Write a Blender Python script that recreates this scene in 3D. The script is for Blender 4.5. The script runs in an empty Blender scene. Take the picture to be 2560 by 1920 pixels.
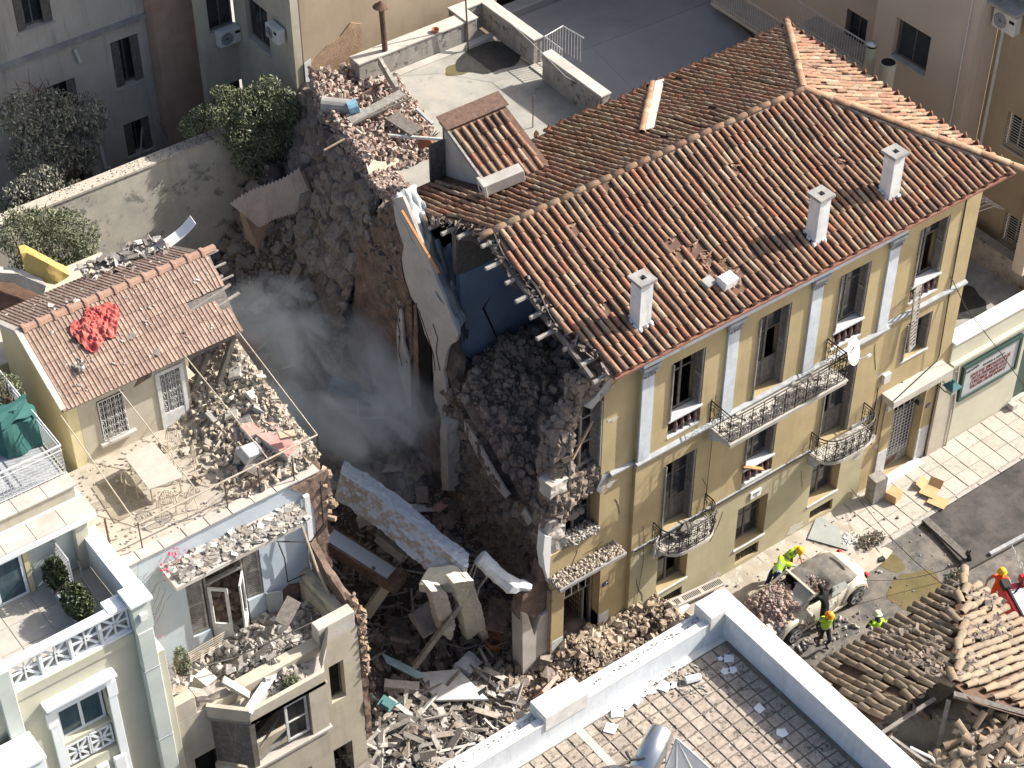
import bpy, bmesh, math, random
import numpy as np
from mathutils import Vector, Matrix, Euler, noise as mnoise
random.seed(7); np.random.seed(7)
S = bpy.context.scene
COL = S.collection
R = math.radians
# ---------------------------------------------------------------- camera (drone, tele lens)
FPX = 4848.4; YAW = R(36.643); PITCH = R(42.476)
CAM = Vector((-22.73, -28.57, 45.27))
cyw, syw, cp, sp = math.cos(YAW), math.sin(YAW), math.cos(PITCH), math.sin(PITCH)
FW = Vector((syw*cp, cyw*cp, -sp)); RT = Vector((cyw, -syw, 0)); DN = FW.cross(RT)
cam = bpy.data.cameras.new('camera'); camo = bpy.data.objects.new('camera', cam); COL.objects.link(camo)
cam.sensor_width = 36; cam.lens = FPX/2560*36; cam.clip_start = 1; cam.clip_end = 900
mt = Matrix.Identity(4)
for i in range(3):
    mt[i][0] = RT[i]; mt[i][1] = -DN[i]; mt[i][2] = -FW[i]; mt[i][3] = CAM[i]
camo.matrix_world = mt; S.camera = camo
# ---------------------------------------------------------------- light
L = Vector((-1, .26, -.76)).normalized()          # direction the sunlight travels
SUN_EL = math.asin(-L.z); SUN_AZ = math.atan2(-L.x, -L.y)   # azimuth of the sun from +Y clockwise
w = bpy.data.worlds.new('World'); S.world = w; w.use_nodes = True
nt = w.node_tree; bgd = nt.nodes['Background']
sky = nt.nodes.new('ShaderNodeTexSky'); sky.sky_type = 'NISHITA'; sky.sun_disc = False
sky.sun_elevation = SUN_EL; sky.sun_rotation = SUN_AZ; sky.air_density = 1; sky.dust_density = 4; sky.ozone_density = 1
nt.links.new(sky.outputs[0], bgd.inputs[0]); bgd.inputs[1].default_value = 0.115
sl = bpy.data.lights.new('sun', 'SUN'); sl.energy = 5.0; sl.angle = R(.5); sl.color = (1, .95, .87)
so = bpy.data.objects.new('sun', sl); COL.objects.link(so)
so.rotation_euler = L.to_track_quat('-Z', 'Y').to_euler(); so.location = (20, -5, 40)
S.view_settings.view_transform = 'Standard'; S.view_settings.look = 'None'
S.view_settings.exposure = 0.82; S.view_settings.gamma = 1
S.cycles.max_bounces = 6; S.cycles.diffuse_bounces = 3; S.cycles.transparent_max_bounces = 8
S.cycles.volume_bounces = 3; S.cycles.volume_step_rate = 2.0; S.cycles.volume_max_steps = 96
S.cycles.use_denoising = True
# ---------------------------------------------------------------- survey: where a sighted point of the photo lies on a known plane
def up(px, py, **k):
    d = RT*((px-1280)/FPX) + DN*((py-960)/FPX) + FW
    (a, v), = k.items(); i = 'xyz'.index(a)
    return CAM + d*((v-CAM[i])/d[i])
KD = 2560/2212
def D(px_, py_, **k): return up(px_*KD, py_*KD, **k)
# ---------------------------------------------------------------- mesh builder
class MB:
    def __init__(s): s.v = []; s.f = []
    def add(s, vs, fs):
        n = len(s.v); s.v += [tuple(q) for q in vs]; s.f += [tuple(i+n for i in f) for f in fs]; return s
    def box(s, x0, x1, y0, y1, z0, z1):
        return s.add([(x0,y0,z0),(x1,y0,z0),(x1,y1,z0),(x0,y1,z0),(x0,y0,z1),(x1,y0,z1),(x1,y1,z1),(x0,y1,z1)],
                     [(0,3,2,1),(4,5,6,7),(0,1,5,4),(1,2,6,5),(2,3,7,6),(3,0,4,7)])
    def obox(s, c, size, rot=(0,0,0)):
        m = rot if isinstance(rot, Matrix) else Euler(rot).to_matrix(); c = Vector(c)
        a, b, d = size[0]/2, size[1]/2, size[2]/2
        return s.add([c+m@Vector(q) for q in ((-a,-b,-d),(a,-b,-d),(a,b,-d),(-a,b,-d),(-a,-b,d),(a,-b,d),(a,b,d),(-a,b,d))],
                     [(0,3,2,1),(4,5,6,7),(0,1,5,4),(1,2,6,5),(2,3,7,6),(3,0,4,7)])
    def bar(s, a, b, w, h=None, up_=(0,0,1)):       # a box from a to b
        a, b = Vector(a), Vector(b); d = b-a
        if d.length < 1e-6: return s
        x = d.normalized(); u = Vector(up_)
        if abs(x.dot(u)) > .98: u = Vector((0,1,0))
        y = u.cross(x).normalized(); z = x.cross(y)
        m = Matrix((x, y, z)).transposed()
        return s.obox((a+b)/2, (d.length, w, h or w), m)
    def tube(s, pts, r, n=6, cap=True, r2=None):
        pts = [Vector(p) for p in pts]; N = len(pts); vs = []; fs = []
        t0 = (pts[1]-pts[0]).normalized(); u = Vector((0,0,1)) if abs(t0.z) < .9 else Vector((1,0,0))
        u = (u-t0*u.dot(t0)).normalized()
        for i, p in enumerate(pts):
            t = (pts[min(i+1,N-1)]-pts[max(i-1,0)]).normalized()
            u = (u-t*u.dot(t)); u = u.normalized() if u.length > 1e-5 else t.orthogonal().normalized(); v = t.cross(u)
            rr = r if r2 is None else r+(r2-r)*i/(N-1)
            if isinstance(r, (list, tuple)): rr = r[i]
            vs += [p+(u*math.cos(2*math.pi*k/n)+v*math.sin(2*math.pi*k/n))*rr for k in range(n)]
        for i in range(N-1):
            for k in range(n): fs.append((i*n+k, i*n+(k+1)%n, (i+1)*n+(k+1)%n, (i+1)*n+k))
        if cap: fs.append(tuple(range(n-1,-1,-1))); fs.append(tuple((N-1)*n+k for k in range(n)))
        return s.add(vs, fs)
    def prism(s, poly, off):                           # polygon (3D, planar) pushed by off
        poly = [Vector(p) for p in poly]; off = Vector(off); n = len(poly)
        nr = Vector((0,0,0))
        for i in range(n): nr += poly[i].cross(poly[(i+1)%n])
        if nr.dot(off) > 0: poly = poly[::-1]
        vs = poly+[p+off for p in poly]
        fs = [tuple(range(n)), tuple(range(2*n-1, n-1, -1))]
        for i in range(n): j = (i+1)%n; fs.append((j, i, n+i, n+j))
        return s.add(vs, fs)
    def lathe(s, c, prof, n=12, axis='z', ang=2*math.pi):
        c = Vector(c); vs = []; fs = []; m = len(prof)
        full = ang > 6.28
        cnt = n if full else n+1
        for i in range(cnt):
            a = ang*i/n; ca, sa = math.cos(a), math.sin(a)
            for r, z in prof:
                q = (r*ca, r*sa, z)
                if axis == 'x': q = (z, r*ca, r*sa)
                if axis == 'y': q = (r*sa, z, r*ca)
                vs.append(c+Vector(q))
        for i in range(n):
            j = (i+1)%cnt
            for k in range(m-1): fs.append((i*m+k, j*m+k, j*m+k+1, i*m+k+1))
        return s.add(vs, fs)
    def grid(s, fn, nu, nv):
        vs = [fn(i/nu, j/nv) for i in range(nu+1) for j in range(nv+1)]
        return s.add(vs, [(i*(nv+1)+j, (i+1)*(nv+1)+j, (i+1)*(nv+1)+j+1, i*(nv+1)+j+1) for i in range(nu) for j in range(nv)])
    def build(s, name, mat, parent=None, smooth=False, kind=None, label=None, cat=None, group=None, bevel=0, base=None, sol=0):
        org = Vector((0,0,0))
        if parent is not None: org = world_loc(parent)
        elif base is not None: org = Vector(base)
        me = bpy.data.meshes.new(name)
        me.from_pydata([tuple(Vector(q)-org) for q in s.v], [], s.f)
        if isinstance(mat, (list, tuple)):
            for m_ in mat: me.materials.append(m_)
        elif mat: me.materials.append(mat)
        if smooth: me.polygons.foreach_set('use_smooth', [True]*len(me.polygons))
        me.update()
        o = bpy.data.objects.new(name, me); COL.objects.link(o)
        if parent is not None: o.parent = parent
        elif base is not None: o.location = org
        tag(o, label, cat, group, kind)
        if bevel:
            b = o.modifiers.new('bevel', 'BEVEL'); b.width = bevel; b.segments = 1; b.limit_method = 'ANGLE'
        if sol:
            b = o.modifiers.new('solidify', 'SOLIDIFY'); b.thickness = sol; b.offset = 0
        return o
def tag(o, label=None, cat=None, group=None, kind=None):
    if label: o['label'] = label
    if cat: o['category'] = cat
    if group: o['group'] = group
    if kind: o['kind'] = kind
    return o
def world_loc(o):
    l = Vector(o.location)
    while o.parent: o = o.parent; l += Vector(o.location)
    return l
def thing(name, loc, label, cat, group=None):
    o = bpy.data.objects.new(name, None); COL.objects.link(o); o.location = loc; o.empty_display_size = .2
    return tag(o, label, cat, group)
def inst(name, me, parent, loc, rot=None, scale=None, label=None):
    o = bpy.data.objects.new(name, me); COL.objects.link(o); o.parent = parent
    l = Vector(loc)-(world_loc(parent) if parent else Vector((0,0,0)))
    if rot is not None and isinstance(rot, Matrix):
        m = Matrix.Translation(l) @ rot.to_4x4()
        if scale: m = m @ Matrix.Diagonal((*scale, 1))
        o.matrix_basis = m
    else:
        o.location = l
        if rot is not None: o.rotation_euler = rot
        if scale: o.scale = scale
    if label: o['label'] = label
    return o
def copy_tree(o, loc=None, rotz=None, label=None, parent=None, group=None):
    c = o.copy(); COL.objects.link(c)
    if parent: c.parent = parent
    if loc is not None: c.location = loc
    if rotz is not None: c.rotation_euler.z = rotz
    if label: c['label'] = label
    if group: c['group'] = group
    for ch in list(o.children): copy_tree(ch, parent=c)
    return c
def nz(x, y, z=0, s=1): return mnoise.noise(Vector((x*s, y*s, z*s)))
# wall made of cells: a(u),b(v) breakpoints, hole rectangles, real thickness; frame = (origin, udir, vdir, ndir outward->inward)
def cellwall(mb, us, vs, holes, P, th):
    us = sorted(set([round(q, 4) for q in us]+[round(h[i], 4) for h in holes for i in (0,1)]))
    vs = sorted(set([round(q, 4) for q in vs]+[round(h[i], 4) for h in holes for i in (2,3)]))
    nu, nv = len(us)-1, len(vs)-1
    def solid(i, j):
        if i < 0 or j < 0 or i >= nu or j >= nv: return False
        cu, cv = (us[i]+us[i+1])/2, (vs[j]+vs[j+1])/2
        for h in holes:
            if h[0] < cu < h[1] and h[2] < cv < h[3]: return False
        return True
    for i in range(nu):
        for j in range(nv):
            if not solid(i, j): continue
            u0, u1, v0, v1 = us[i], us[i+1], vs[j], vs[j+1]
            mb.add([P(u0,v0,0),P(u1,v0,0),P(u1,v1,0),P(u0,v1,0)], [(0,1,2,3)])
            mb.add([P(u0,v0,th),P(u1,v0,th),P(u1,v1,th),P(u0,v1,th)], [(3,2,1,0)])
            if not solid(i-1,j): mb.add([P(u0,v0,0),P(u0,v1,0),P(u0,v1,th),P(u0,v0,th)], [(0,1,2,3)])
            if not solid(i+1,j): mb.add([P(u1,v0,0),P(u1,v0,th),P(u1,v1,th),P(u1,v1,0)], [(0,1,2,3)])
            if not solid(i,j-1): mb.add([P(u0,v0,0),P(u0,v0,th),P(u1,v0,th),P(u1,v0,0)], [(0,1,2,3)])
            if not solid(i,j+1): mb.add([P(u0,v1,0),P(u1,v1,0),P(u1,v1,th),P(u0,v1,th)], [(0,1,2,3)])
    return mb
# ---------------------------------------------------------------- materials
def mat(name, c1, c2=None, sc=1.5, rough=.85, bump=.25, bsc=25, spots=None, ssc=8, sth=.62, streak=None, skc=None, rnd=None, metal=0, spec=.3, dist=0, dust=None, rndamt=1.0):
    m = bpy.data.materials.new(name); m.use_nodes = True; n = m.node_tree.nodes; l = m.node_tree.links
    b = n['Principled BSDF']; b.inputs['Roughness'].default_value = rough; b.inputs['Metallic'].default_value = metal
    b.inputs['Specular IOR Level'].default_value = spec
    geo = n.new('ShaderNodeNewGeometry'); pos = geo.outputs['Position']
    def noise(scale, detail=5, rg=.6, vec=None, dist=0):
        t = n.new('ShaderNodeTexNoise'); t.inputs['Scale'].default_value = scale; t.inputs['Detail'].default_value = detail
        t.inputs['Roughness'].default_value = rg; t.inputs['Distortion'].default_value = dist
        l.new(vec or pos, t.inputs['Vector']); return t.outputs['Fac']
    def ramp(fac, a, bb, ca, cb):
        r = n.new('ShaderNodeValToRGB'); r.color_ramp.elements[0].position = a; r.color_ramp.elements[1].position = bb
        r.color_ramp.elements[0].color = (*ca, 1); r.color_ramp.elements[1].color = (*cb, 1); l.new(fac, r.inputs[0]); return r.outputs[0]
    def mix(fac, a, bb):
        x = n.new('ShaderNodeMix'); x.data_type = 'RGBA'
        if isinstance(fac, float): x.inputs[0].default_value = fac
        else: l.new(fac, x.inputs[0])
        for s_, q in ((6, a), (7, bb)):
            if isinstance(q, tuple): x.inputs[s_].default_value = (*q, 1)
            else: l.new(q, x.inputs[s_])
        return x.outputs[2]
    c2 = c2 or tuple(q*.75 for q in c1)
    col = ramp(noise(sc, 6, .65, dist=dist), .35, .68, c2, c1)
    if rnd:          # colour that belongs to each piece: random per object or per loose piece
        oi = n.new('ShaderNodeObjectInfo'); ad = n.new('ShaderNodeMath'); ad.operation = 'ADD'
        l.new(oi.outputs['Random'], ad.inputs[0]); l.new(geo.outputs['Random Per Island'], ad.inputs[1])
        fr = n.new('ShaderNodeMath'); fr.operation = 'FRACT'; l.new(ad.outputs[0], fr.inputs[0])
        r = n.new('ShaderNodeValToRGB'); r.color_ramp.interpolation = 'LINEAR'; e = r.color_ramp.elements
        while len(e) < len(rnd): e.new(.5)
        for i, c in enumerate(rnd): e[i].position = i/(len(rnd)-1); e[i].color = (*c, 1)
        l.new(fr.outputs[0], r.inputs[0])
        mx = n.new('ShaderNodeMix'); mx.data_type = 'RGBA'; mx.blend_type = 'MULTIPLY'; mx.inputs[0].default_value = 1.0
        l.new(r.outputs[0], mx.inputs[6]); l.new(ramp(noise(sc*2, 6, .7), .3, .65, (.62,.60,.58), (1.1,1.1,1.1)), mx.inputs[7])
        col = mx.outputs[2]
    if streak:
        mp = n.new('ShaderNodeMapping'); mp.inputs['Scale'].default_value = (1, 1, .12); l.new(pos, mp.inputs[0])
        col = mix(ramp(noise(skc or 2.5, 6, .7, mp.outputs[0]), .52, .8, (0,0,0), (.85,.85,.85)), col, streak)
    if spots:
        col = mix(ramp(noise(ssc, 7, .75), sth, sth+.06, (0,0,0), (.9,.9,.9)), col, spots)
    if dust:
        col = mix(ramp(noise(1.1, 7, .75), .42, .62, (0,0,0), (.85,.85,.85)), col, dust)
    l.new(col, b.inputs['Base Color'])
    if bump:
        bp = n.new('ShaderNodeBump'); bp.inputs['Strength'].default_value = bump; bp.inputs['Distance'].default_value = .03
        l.new(noise(bsc, 6, .7), bp.inputs['Height']); l.new(bp.outputs[0], b.inputs['Normal'])
    return m
def flat(name, c, rough=.6, metal=0, spec=.4, emis=0): return mat(name, c, tuple(q*.85 for q in c), sc=6, rough=rough, metal=metal, bump=.05, spec=spec)
M = {}
M['yellow'] = mat('yellow_plaster', (.44,.35,.195), (.36,.285,.16), sc=.9, bump=.12, streak=(.27,.205,.115), skc=1.3, spots=(.34,.27,.16), ssc=3, sth=.62)
M['yellow_low'] = mat('pale_yellow_plaster', (.44,.40,.26), (.36,.325,.21), sc=.8, bump=.12, streak=(.36,.31,.19), skc=2)
M['trim'] = mat('bluish_white_paint', (.58,.62,.66), (.46,.50,.54), sc=3, bump=.1, streak=(.30,.32,.33), skc=4)
M['trimgrey'] = mat('grey_trim', (.40,.41,.42), (.26,.27,.28), sc=4, bump=.2)
M['marble'] = mat('marble', (.62,.62,.60), (.42,.43,.43), sc=3, rough=.5, bump=.05, dist=2)
M['limewash'] = mat('white_limewash', (.72,.73,.72), (.56,.58,.58), sc=3, bump=.2, streak=(.38,.40,.41), skc=5, spots=(.42,.40,.36), ssc=14, sth=.66)
M['parapet'] = mat('white_parapet_paint', (.66,.69,.72), (.54,.58,.62), sc=2, bump=.18, bsc=60, streak=(.42,.44,.46), skc=6, spots=(.28,.27,.24), ssc=18, sth=.68)
M['parapet_top'] = mat('worn_white_coping', (.74,.73,.70), (.55,.54,.51), sc=3, bump=.3, bsc=60, spots=(.30,.28,.24), ssc=9, sth=.60)
TILE = [(.30,.17,.11),(.34,.21,.135),(.25,.145,.10),(.34,.24,.16),(.28,.15,.095),(.31,.185,.12),(.39,.30,.21),(.24,.17,.12),(.34,.15,.095),(.17,.115,.085),(.30,.19,.13)]
M['tile'] = mat('clay_tile', (.4,.2,.1), sc=6, bump=.25, bsc=60, rnd=TILE, rough=.8, spots=(.40,.37,.32), ssc=11, sth=.66)
TILE2 = [(.25,.18,.12),(.30,.23,.155),(.20,.15,.105),(.32,.26,.185),(.15,.115,.085),(.27,.195,.13)]
M['tile_old'] = mat('ochre_clay_tile', (.4,.2,.1), sc=6, bump=.3, bsc=60, rnd=TILE2, rough=.85, dust=(.25,.205,.155))
TILE3 = [(.29,.20,.155),(.35,.255,.20),(.24,.165,.13),(.31,.225,.18)]
M['tile_flat'] = mat('interlocking_tile', (.45,.28,.2), sc=6, bump=.2, bsc=60, rnd=TILE3, rough=.8, spots=(.58,.52,.46), ssc=9, sth=.60)
M['tile_deck'] = mat('roof_deck_clay', (.16,.09,.06), (.09,.055,.04), sc=5, bump=.4)
M['mortar'] = mat('mortar', (.42,.38,.33), (.26,.23,.20), sc=8, bump=.5, bsc=40)
M['antefix'] = mat('antefix_clay', (.29,.14,.10), (.18,.09,.065), sc=12, bump=.4)
M['stone'] = mat('rubble_stone', (.30,.25,.20), sc=4, bump=.6, bsc=18, rnd=[(.17,.14,.12),(.24,.20,.165),(.20,.155,.125),(.30,.25,.21),(.13,.11,.095)], rough=.95)
M['stone_dust'] = mat('dusty_stone', (.34,.28,.24), sc=4, bump=.6, bsc=18, rnd=[(.21,.175,.15),(.28,.235,.20),(.16,.13,.11),(.34,.29,.25)], rough=.95)
M['earthwall'] = mat('earth_mortar_wall', (.25,.175,.135), (.11,.08,.065), sc=2.5, bump=1.0, bsc=9, spots=(.33,.27,.22), ssc=5, sth=.6, rough=.97)
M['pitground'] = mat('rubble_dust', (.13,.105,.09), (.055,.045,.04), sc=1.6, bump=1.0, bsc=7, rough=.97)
M['brick_dust'] = mat('dusty_brick', (.5,.4,.35), sc=5, bump=.4, rnd=[(.42,.33,.28),(.34,.25,.21),(.48,.41,.36),(.27,.18,.15),(.38,.29,.25),(.50,.45,.40)], rough=.95)
M['debris'] = mat('pale_debris', (.5,.45,.4), sc=5, bump=.4, rnd=[(.50,.47,.43),(.34,.31,.28),(.58,.56,.53),(.20,.18,.16),(.38,.33,.28),(.28,.26,.24),(.13,.12,.11)], rough=.95)
M['sunrubble'] = mat('ochre_rubble', (.45,.36,.27), sc=5, bump=.5, rnd=[(.43,.365,.285),(.50,.44,.36),(.33,.27,.21),(.57,.52,.44),(.26,.21,.165)], rough=.95)
M['concrete'] = mat('grey_concrete', (.36,.35,.33), (.22,.21,.20), sc=2, bump=.3, spots=(.16,.155,.15), ssc=5, sth=.62)
M['concpale'] = mat('pale_concrete', (.52,.49,.44), (.38,.35,.31), sc=1.2, bump=.25, bsc=40, spots=(.28,.25,.21), ssc=6, sth=.62)
M['terrace'] = mat('terrace_membrane', (.32,.315,.285), (.23,.225,.20), sc=.7, bump=.1, spots=(.17,.155,.125), ssc=1.2, sth=.57, dust=(.36,.335,.29))
M['wetstain'] = mat('wet_stain', (.05,.052,.05), (.03,.032,.03), sc=3, rough=.35, bump=.1, spots=(.10,.09,.06), ssc=6, sth=.6)
M['asphalt'] = mat('asphalt', (.12,.115,.11), (.06,.058,.056), sc=1.3, bump=.3, bsc=60, dust=(.23,.20,.165), spots=(.32,.29,.25), ssc=22, sth=.68)
M['dustground'] = mat('dusty_ground', (.44,.39,.32), (.32,.28,.225), sc=2, bump=.5, bsc=35, spots=(.55,.50,.43), ssc=20, sth=.62)
M['pave'] = mat('pavement_slab', (.52,.49,.44), sc=4, bump=.25, rnd=[(.42,.39,.34),(.47,.44,.39),(.38,.35,.30),(.45,.41,.36)], dust=(.44,.40,.345), spots=(.22,.19,.155), ssc=9, sth=.60)
M['kerb'] = mat('kerb_stone', (.42,.40,.36), (.30,.28,.25), sc=4, bump=.3)
M['fgtile'] = mat('roof_paving_slab', (.5,.45,.4), sc=5, bump=.35, bsc=70, rnd=[(.37,.315,.26),(.43,.37,.305),(.33,.285,.235),(.40,.335,.27)], spots=(.085,.078,.065), ssc=4.5, sth=.545)
M['fgjoint'] = mat('dark_joint', (.22,.19,.155), (.14,.12,.10), sc=5, bump=.4)
M['wood_dark'] = mat('weathered_dark_wood', (.17,.15,.135), (.09,.08,.07), sc=8, bump=.3, streak=(.26,.245,.22), skc=9)
M['wood_grey'] = mat('grey_wood', (.34,.32,.29), (.20,.185,.165), sc=7, bump=.3, streak=(.14,.125,.11), skc=9)
M['wood_tan'] = mat('tan_wood', (.48,.38,.26), (.33,.25,.17), sc=7, bump=.3)
M['wood_orange'] = mat('orange_wood', (.48,.22,.09), (.38,.17,.07), sc=7, bump=.2)
M['wood_white'] = mat('white_painted_wood', (.66,.66,.64), (.50,.50,.49), sc=4, bump=.15)
M['iron'] = mat('black_iron', (.05,.045,.042), (.03,.028,.026), sc=9, rough=.5, bump=.1, metal=.5)
M['iron_rust'] = mat('rusty_iron', (.16,.095,.065), (.08,.05,.04), sc=9, rough=.8, bump=.2)
M['iron_tan'] = mat('dusty_pale_iron', (.48,.42,.33), (.36,.31,.24), sc=9, rough=.8, bump=.1)
M['iron_white'] = mat('white_iron', (.66,.66,.64), (.50,.50,.49), sc=9, rough=.6, bump=.1)
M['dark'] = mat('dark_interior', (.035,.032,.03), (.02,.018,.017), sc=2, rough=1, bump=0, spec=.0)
M['glass'] = mat('dark_window_glass', (.03,.035,.04), (.02,.022,.026), sc=2, rough=.12, bump=0, spec=.6)
M['glass_clear'] = mat('greenish_glass', (.36,.38,.36), (.29,.31,.29), sc=2, rough=.15, bump=0, spec=.6)
M['baluster'] = mat('maroon_baluster', (.20,.11,.10), (.12,.07,.065), sc=9, bump=.3, spots=(.55,.47,.42), ssc=16, sth=.56)
M['bluewall'] = mat('blue_room_paint', (.19,.25,.34), (.15,.205,.28), sc=1.3, bump=.1)
M['plasterwhite'] = mat('pale_interior_plaster', (.52,.48,.43), (.40,.37,.34), sc=1.6, bump=.2, spots=(.27,.22,.18), ssc=3, sth=.66)
M['tarp'] = mat('pale_tarp', (.42,.44,.44), (.30,.33,.345), sc=2, rough=.6, bump=.3)
M['tarp_blue'] = mat('blue_grey_tarp', (.14,.17,.20), (.08,.10,.12), sc=2, rough=.6, bump=.3)
M['red_cloth'] = mat('red_cloth', (.46,.075,.065), (.36,.055,.05), sc=4, rough=.7, bump=.3, dust=(.40,.16,.13))
M['green_cloth'] = mat('green_cover', (.045,.14,.125), (.03,.105,.095), sc=3, rough=.7, bump=.15)
M['pink'] = mat('pink_paint', (.58,.31,.27), (.48,.25,.22), sc=2, bump=.15, spots=(.55,.46,.40), ssc=8, sth=.64)
M['lightblue'] = mat('light_blue_wash', (.50,.56,.61), (.42,.48,.53), sc=1.3, bump=.15, streak=(.55,.55,.53), skc=2, spots=(.40,.36,.31), ssc=3, sth=.68)
M['beigewall'] = mat('beige_render', (.42,.335,.24), (.34,.27,.19), sc=.7, bump=.15, streak=(.28,.215,.15), skc=1.2)
M['shadewall'] = mat('grey_beige_render', (.52,.475,.41), (.42,.38,.33), sc=.7, bump=.2, streak=(.17,.155,.14), skc=2.2)
M['terracotta_wall'] = mat('brown_roughcast', (.44,.32,.24), (.35,.25,.19), sc=2, bump=.5)
M['tallwall'] = mat('pinkish_beige_render', (.52,.435,.36), (.46,.385,.32), sc=.5, bump=.08)
M['roughcast'] = mat('exposed_roughcast', (.44,.31,.20), (.28,.19,.125), sc=5, bump=.8, bsc=18)
M['gardenwall'] = mat('stained_cement_wall', (.54,.50,.42), (.38,.355,.30), sc=.9, bump=.3, spots=(.20,.195,.175), ssc=1.3, sth=.55, streak=(.25,.24,.21), skc=1.5)
M['metalroof'] = mat('blue_grey_roof_membrane', (.30,.32,.34), (.24,.26,.28), sc=.5, rough=.75, bump=.08, streak=(.26,.28,.31), skc=1.5, spec=.25)
M['oldparapet'] = mat('mouldy_parapet', (.40,.37,.33), (.27,.25,.22), sc=2, bump=.3, spots=(.08,.075,.07), ssc=3, sth=.55, streak=(.14,.13,.12), skc=2)
M['corrug'] = mat('rusty_corrugated', (.56,.48,.43), (.44,.37,.33), sc=2, rough=.7, bump=.1, streak=(.30,.16,.11), skc=2)
M['leaf'] = mat('leaf_green', (.10,.125,.05), sc=2, rough=.6, bump=0, rnd=[(.13,.15,.075),(.21,.23,.13),(.07,.09,.045),(.30,.31,.22),(.15,.175,.09)])
M['leaf_dusty'] = mat('dusty_leaf', (.2,.2,.15), sc=2, rough=.7, bump=0, rnd=[(.20,.20,.15),(.32,.31,.25),(.13,.135,.09),(.44,.43,.37),(.17,.175,.12)])
M['leaf_dark'] = mat('dark_leaf', (.05,.07,.03), sc=2, rough=.45, bump=0, spec=.5, rnd=[(.035,.06,.02),(.06,.085,.03),(.03,.045,.018),(.10,.12,.05)])
M['twig'] = mat('dry_twig', (.20,.145,.10), (.13,.09,.065), sc=8, bump=.2)
M['terracotta'] = mat('terracotta_pot', (.45,.18,.10), (.35,.14,.08), sc=6, bump=.1)
M['carpaint'] = mat('cream_car_paint', (.56,.53,.44), (.50,.47,.39), sc=2, rough=.35, bump=.0, spec=.5, dust=(.44,.39,.31))
M['cartop'] = mat('dusty_soft_top', (.15,.14,.125), (.075,.072,.068), sc=3, rough=.9, bump=.2, dust=(.24,.21,.17))
M['rubber'] = flat('rubber', (.03,.03,.03), rough=.8)
M['alloy'] = flat('alloy_wheel', (.42,.42,.42), rough=.4, metal=.4)
M['steel'] = mat('brushed_steel', (.58,.59,.60), (.48,.49,.50), sc=2, rough=.28, metal=.9, bump=.02)
M['hivis'] = mat('hi_vis_yellow', (.55,.85,.05), (.42,.70,.04), sc=8, rough=.7, bump=.15)
M['reflect'] = flat('reflective_tape', (.55,.58,.60), rough=.4)
M['helmet_y'] = flat('yellow_helmet', (.85,.48,.02), rough=.35)
M['helmet_o'] = flat('orange_helmet', (.85,.33,.03), rough=.4)
M['helmet_p'] = flat('pale_green_helmet', (.62,.70,.42), rough=.4)
M['skin'] = flat('skin', (.38,.20,.13), rough=.6)
M['hair'] = flat('dark_hair', (.015,.012,.01), rough=.7)
M['navy'] = mat('navy_cloth', (.025,.035,.08), (.015,.02,.05), sc=9, rough=.85, bump=.2)
M['blackcloth'] = mat('black_cloth', (.013,.013,.014), (.008,.008,.009), sc=9, rough=.85, bump=.2)
M['greycloth'] = mat('grey_cloth', (.30,.33,.34), (.22,.25,.26), sc=9, rough=.85, bump=.2)
M['darkcloth'] = mat('charcoal_cloth', (.04,.04,.045), (.025,.025,.03), sc=9, rough=.85, bump=.2)
M['orangecloth'] = mat('orange_cloth', (.80,.12,.03), (.65,.09,.02), sc=9, rough=.75, bump=.15)
M['truckred'] = mat('red_truck_paint', (.55,.02,.03), (.48,.015,.025), sc=3, rough=.3, bump=0, spec=.5)
M['whitepaint'] = mat('white_paint', (.78,.78,.76), (.68,.68,.66), sc=3, rough=.5, bump=.05)
M['cardboard'] = mat('cardboard', (.50,.33,.17), (.42,.27,.14), sc=4, bump=.1)
M['rubbersheet'] = mat('dark_skip_tarpaulin', (.06,.053,.05), (.03,.027,.025), sc=1.5, rough=.7, bump=.2, dust=(.095,.083,.075))
M['acwhite'] = mat('dusty_white_plastic', (.60,.59,.55), (.50,.49,.46), sc=3, rough=.6, bump=.05)
M['whcream'] = mat('cream_plaster', (.53,.51,.40), (.46,.445,.355), sc=.9, bump=.08)
M['whgreen'] = mat('pale_grey_green_plaster', (.52,.56,.52), (.45,.49,.46), sc=1.3, bump=.12)
M['whwhite'] = mat('white_trim', (.78,.80,.80), (.68,.71,.72), sc=2, bump=.08)
M['paleyellow'] = mat('cream_gable', (.66,.58,.36), (.56,.49,.30), sc=.9, bump=.12, streak=(.42,.36,.22), skc=1.2)
M['ochre'] = mat('ochre_wall', (.62,.42,.13), (.55,.37,.11), sc=1, bump=.15)
M['stainwall'] = mat('stained_cream_wall', (.50,.46,.37), (.40,.36,.29), sc=1.3, bump=.2, streak=(.28,.25,.20), skc=1.6, spots=(.30,.27,.22), ssc=4, sth=.66)
M['rockwool'] = mat('orange_stone', (.50,.29,.13), sc=5, bump=.4, rnd=[(.34,.25,.175),(.28,.205,.145),(.40,.31,.225),(.22,.165,.12)])
M['teal'] = mat('teal_metal', (.05,.15,.155), (.04,.12,.125), sc=4, rough=.4, bump=.05)
M['purple_glass'] = mat('curtain_glass', (.06,.10,.12), (.03,.06,.075), sc=2.5, rough=.15, bump=0, streak=(.12,.17,.20), skc=9, spec=.6)
M['mattress'] = mat('blue_mattress', (.22,.32,.40), (.12,.19,.27), sc=6, bump=.3, bsc=12)
M['redflower'] = flat('pink_flower', (.65,.03,.12), rough=.6)
M['magenta'] = flat('dark_red_ornament', (.14,.02,.025), rough=.5)
M['puddle'] = mat('muddy_water', (.17,.14,.07), (.12,.10,.05), sc=2, rough=.12, bump=.02, spec=.6)
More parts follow.
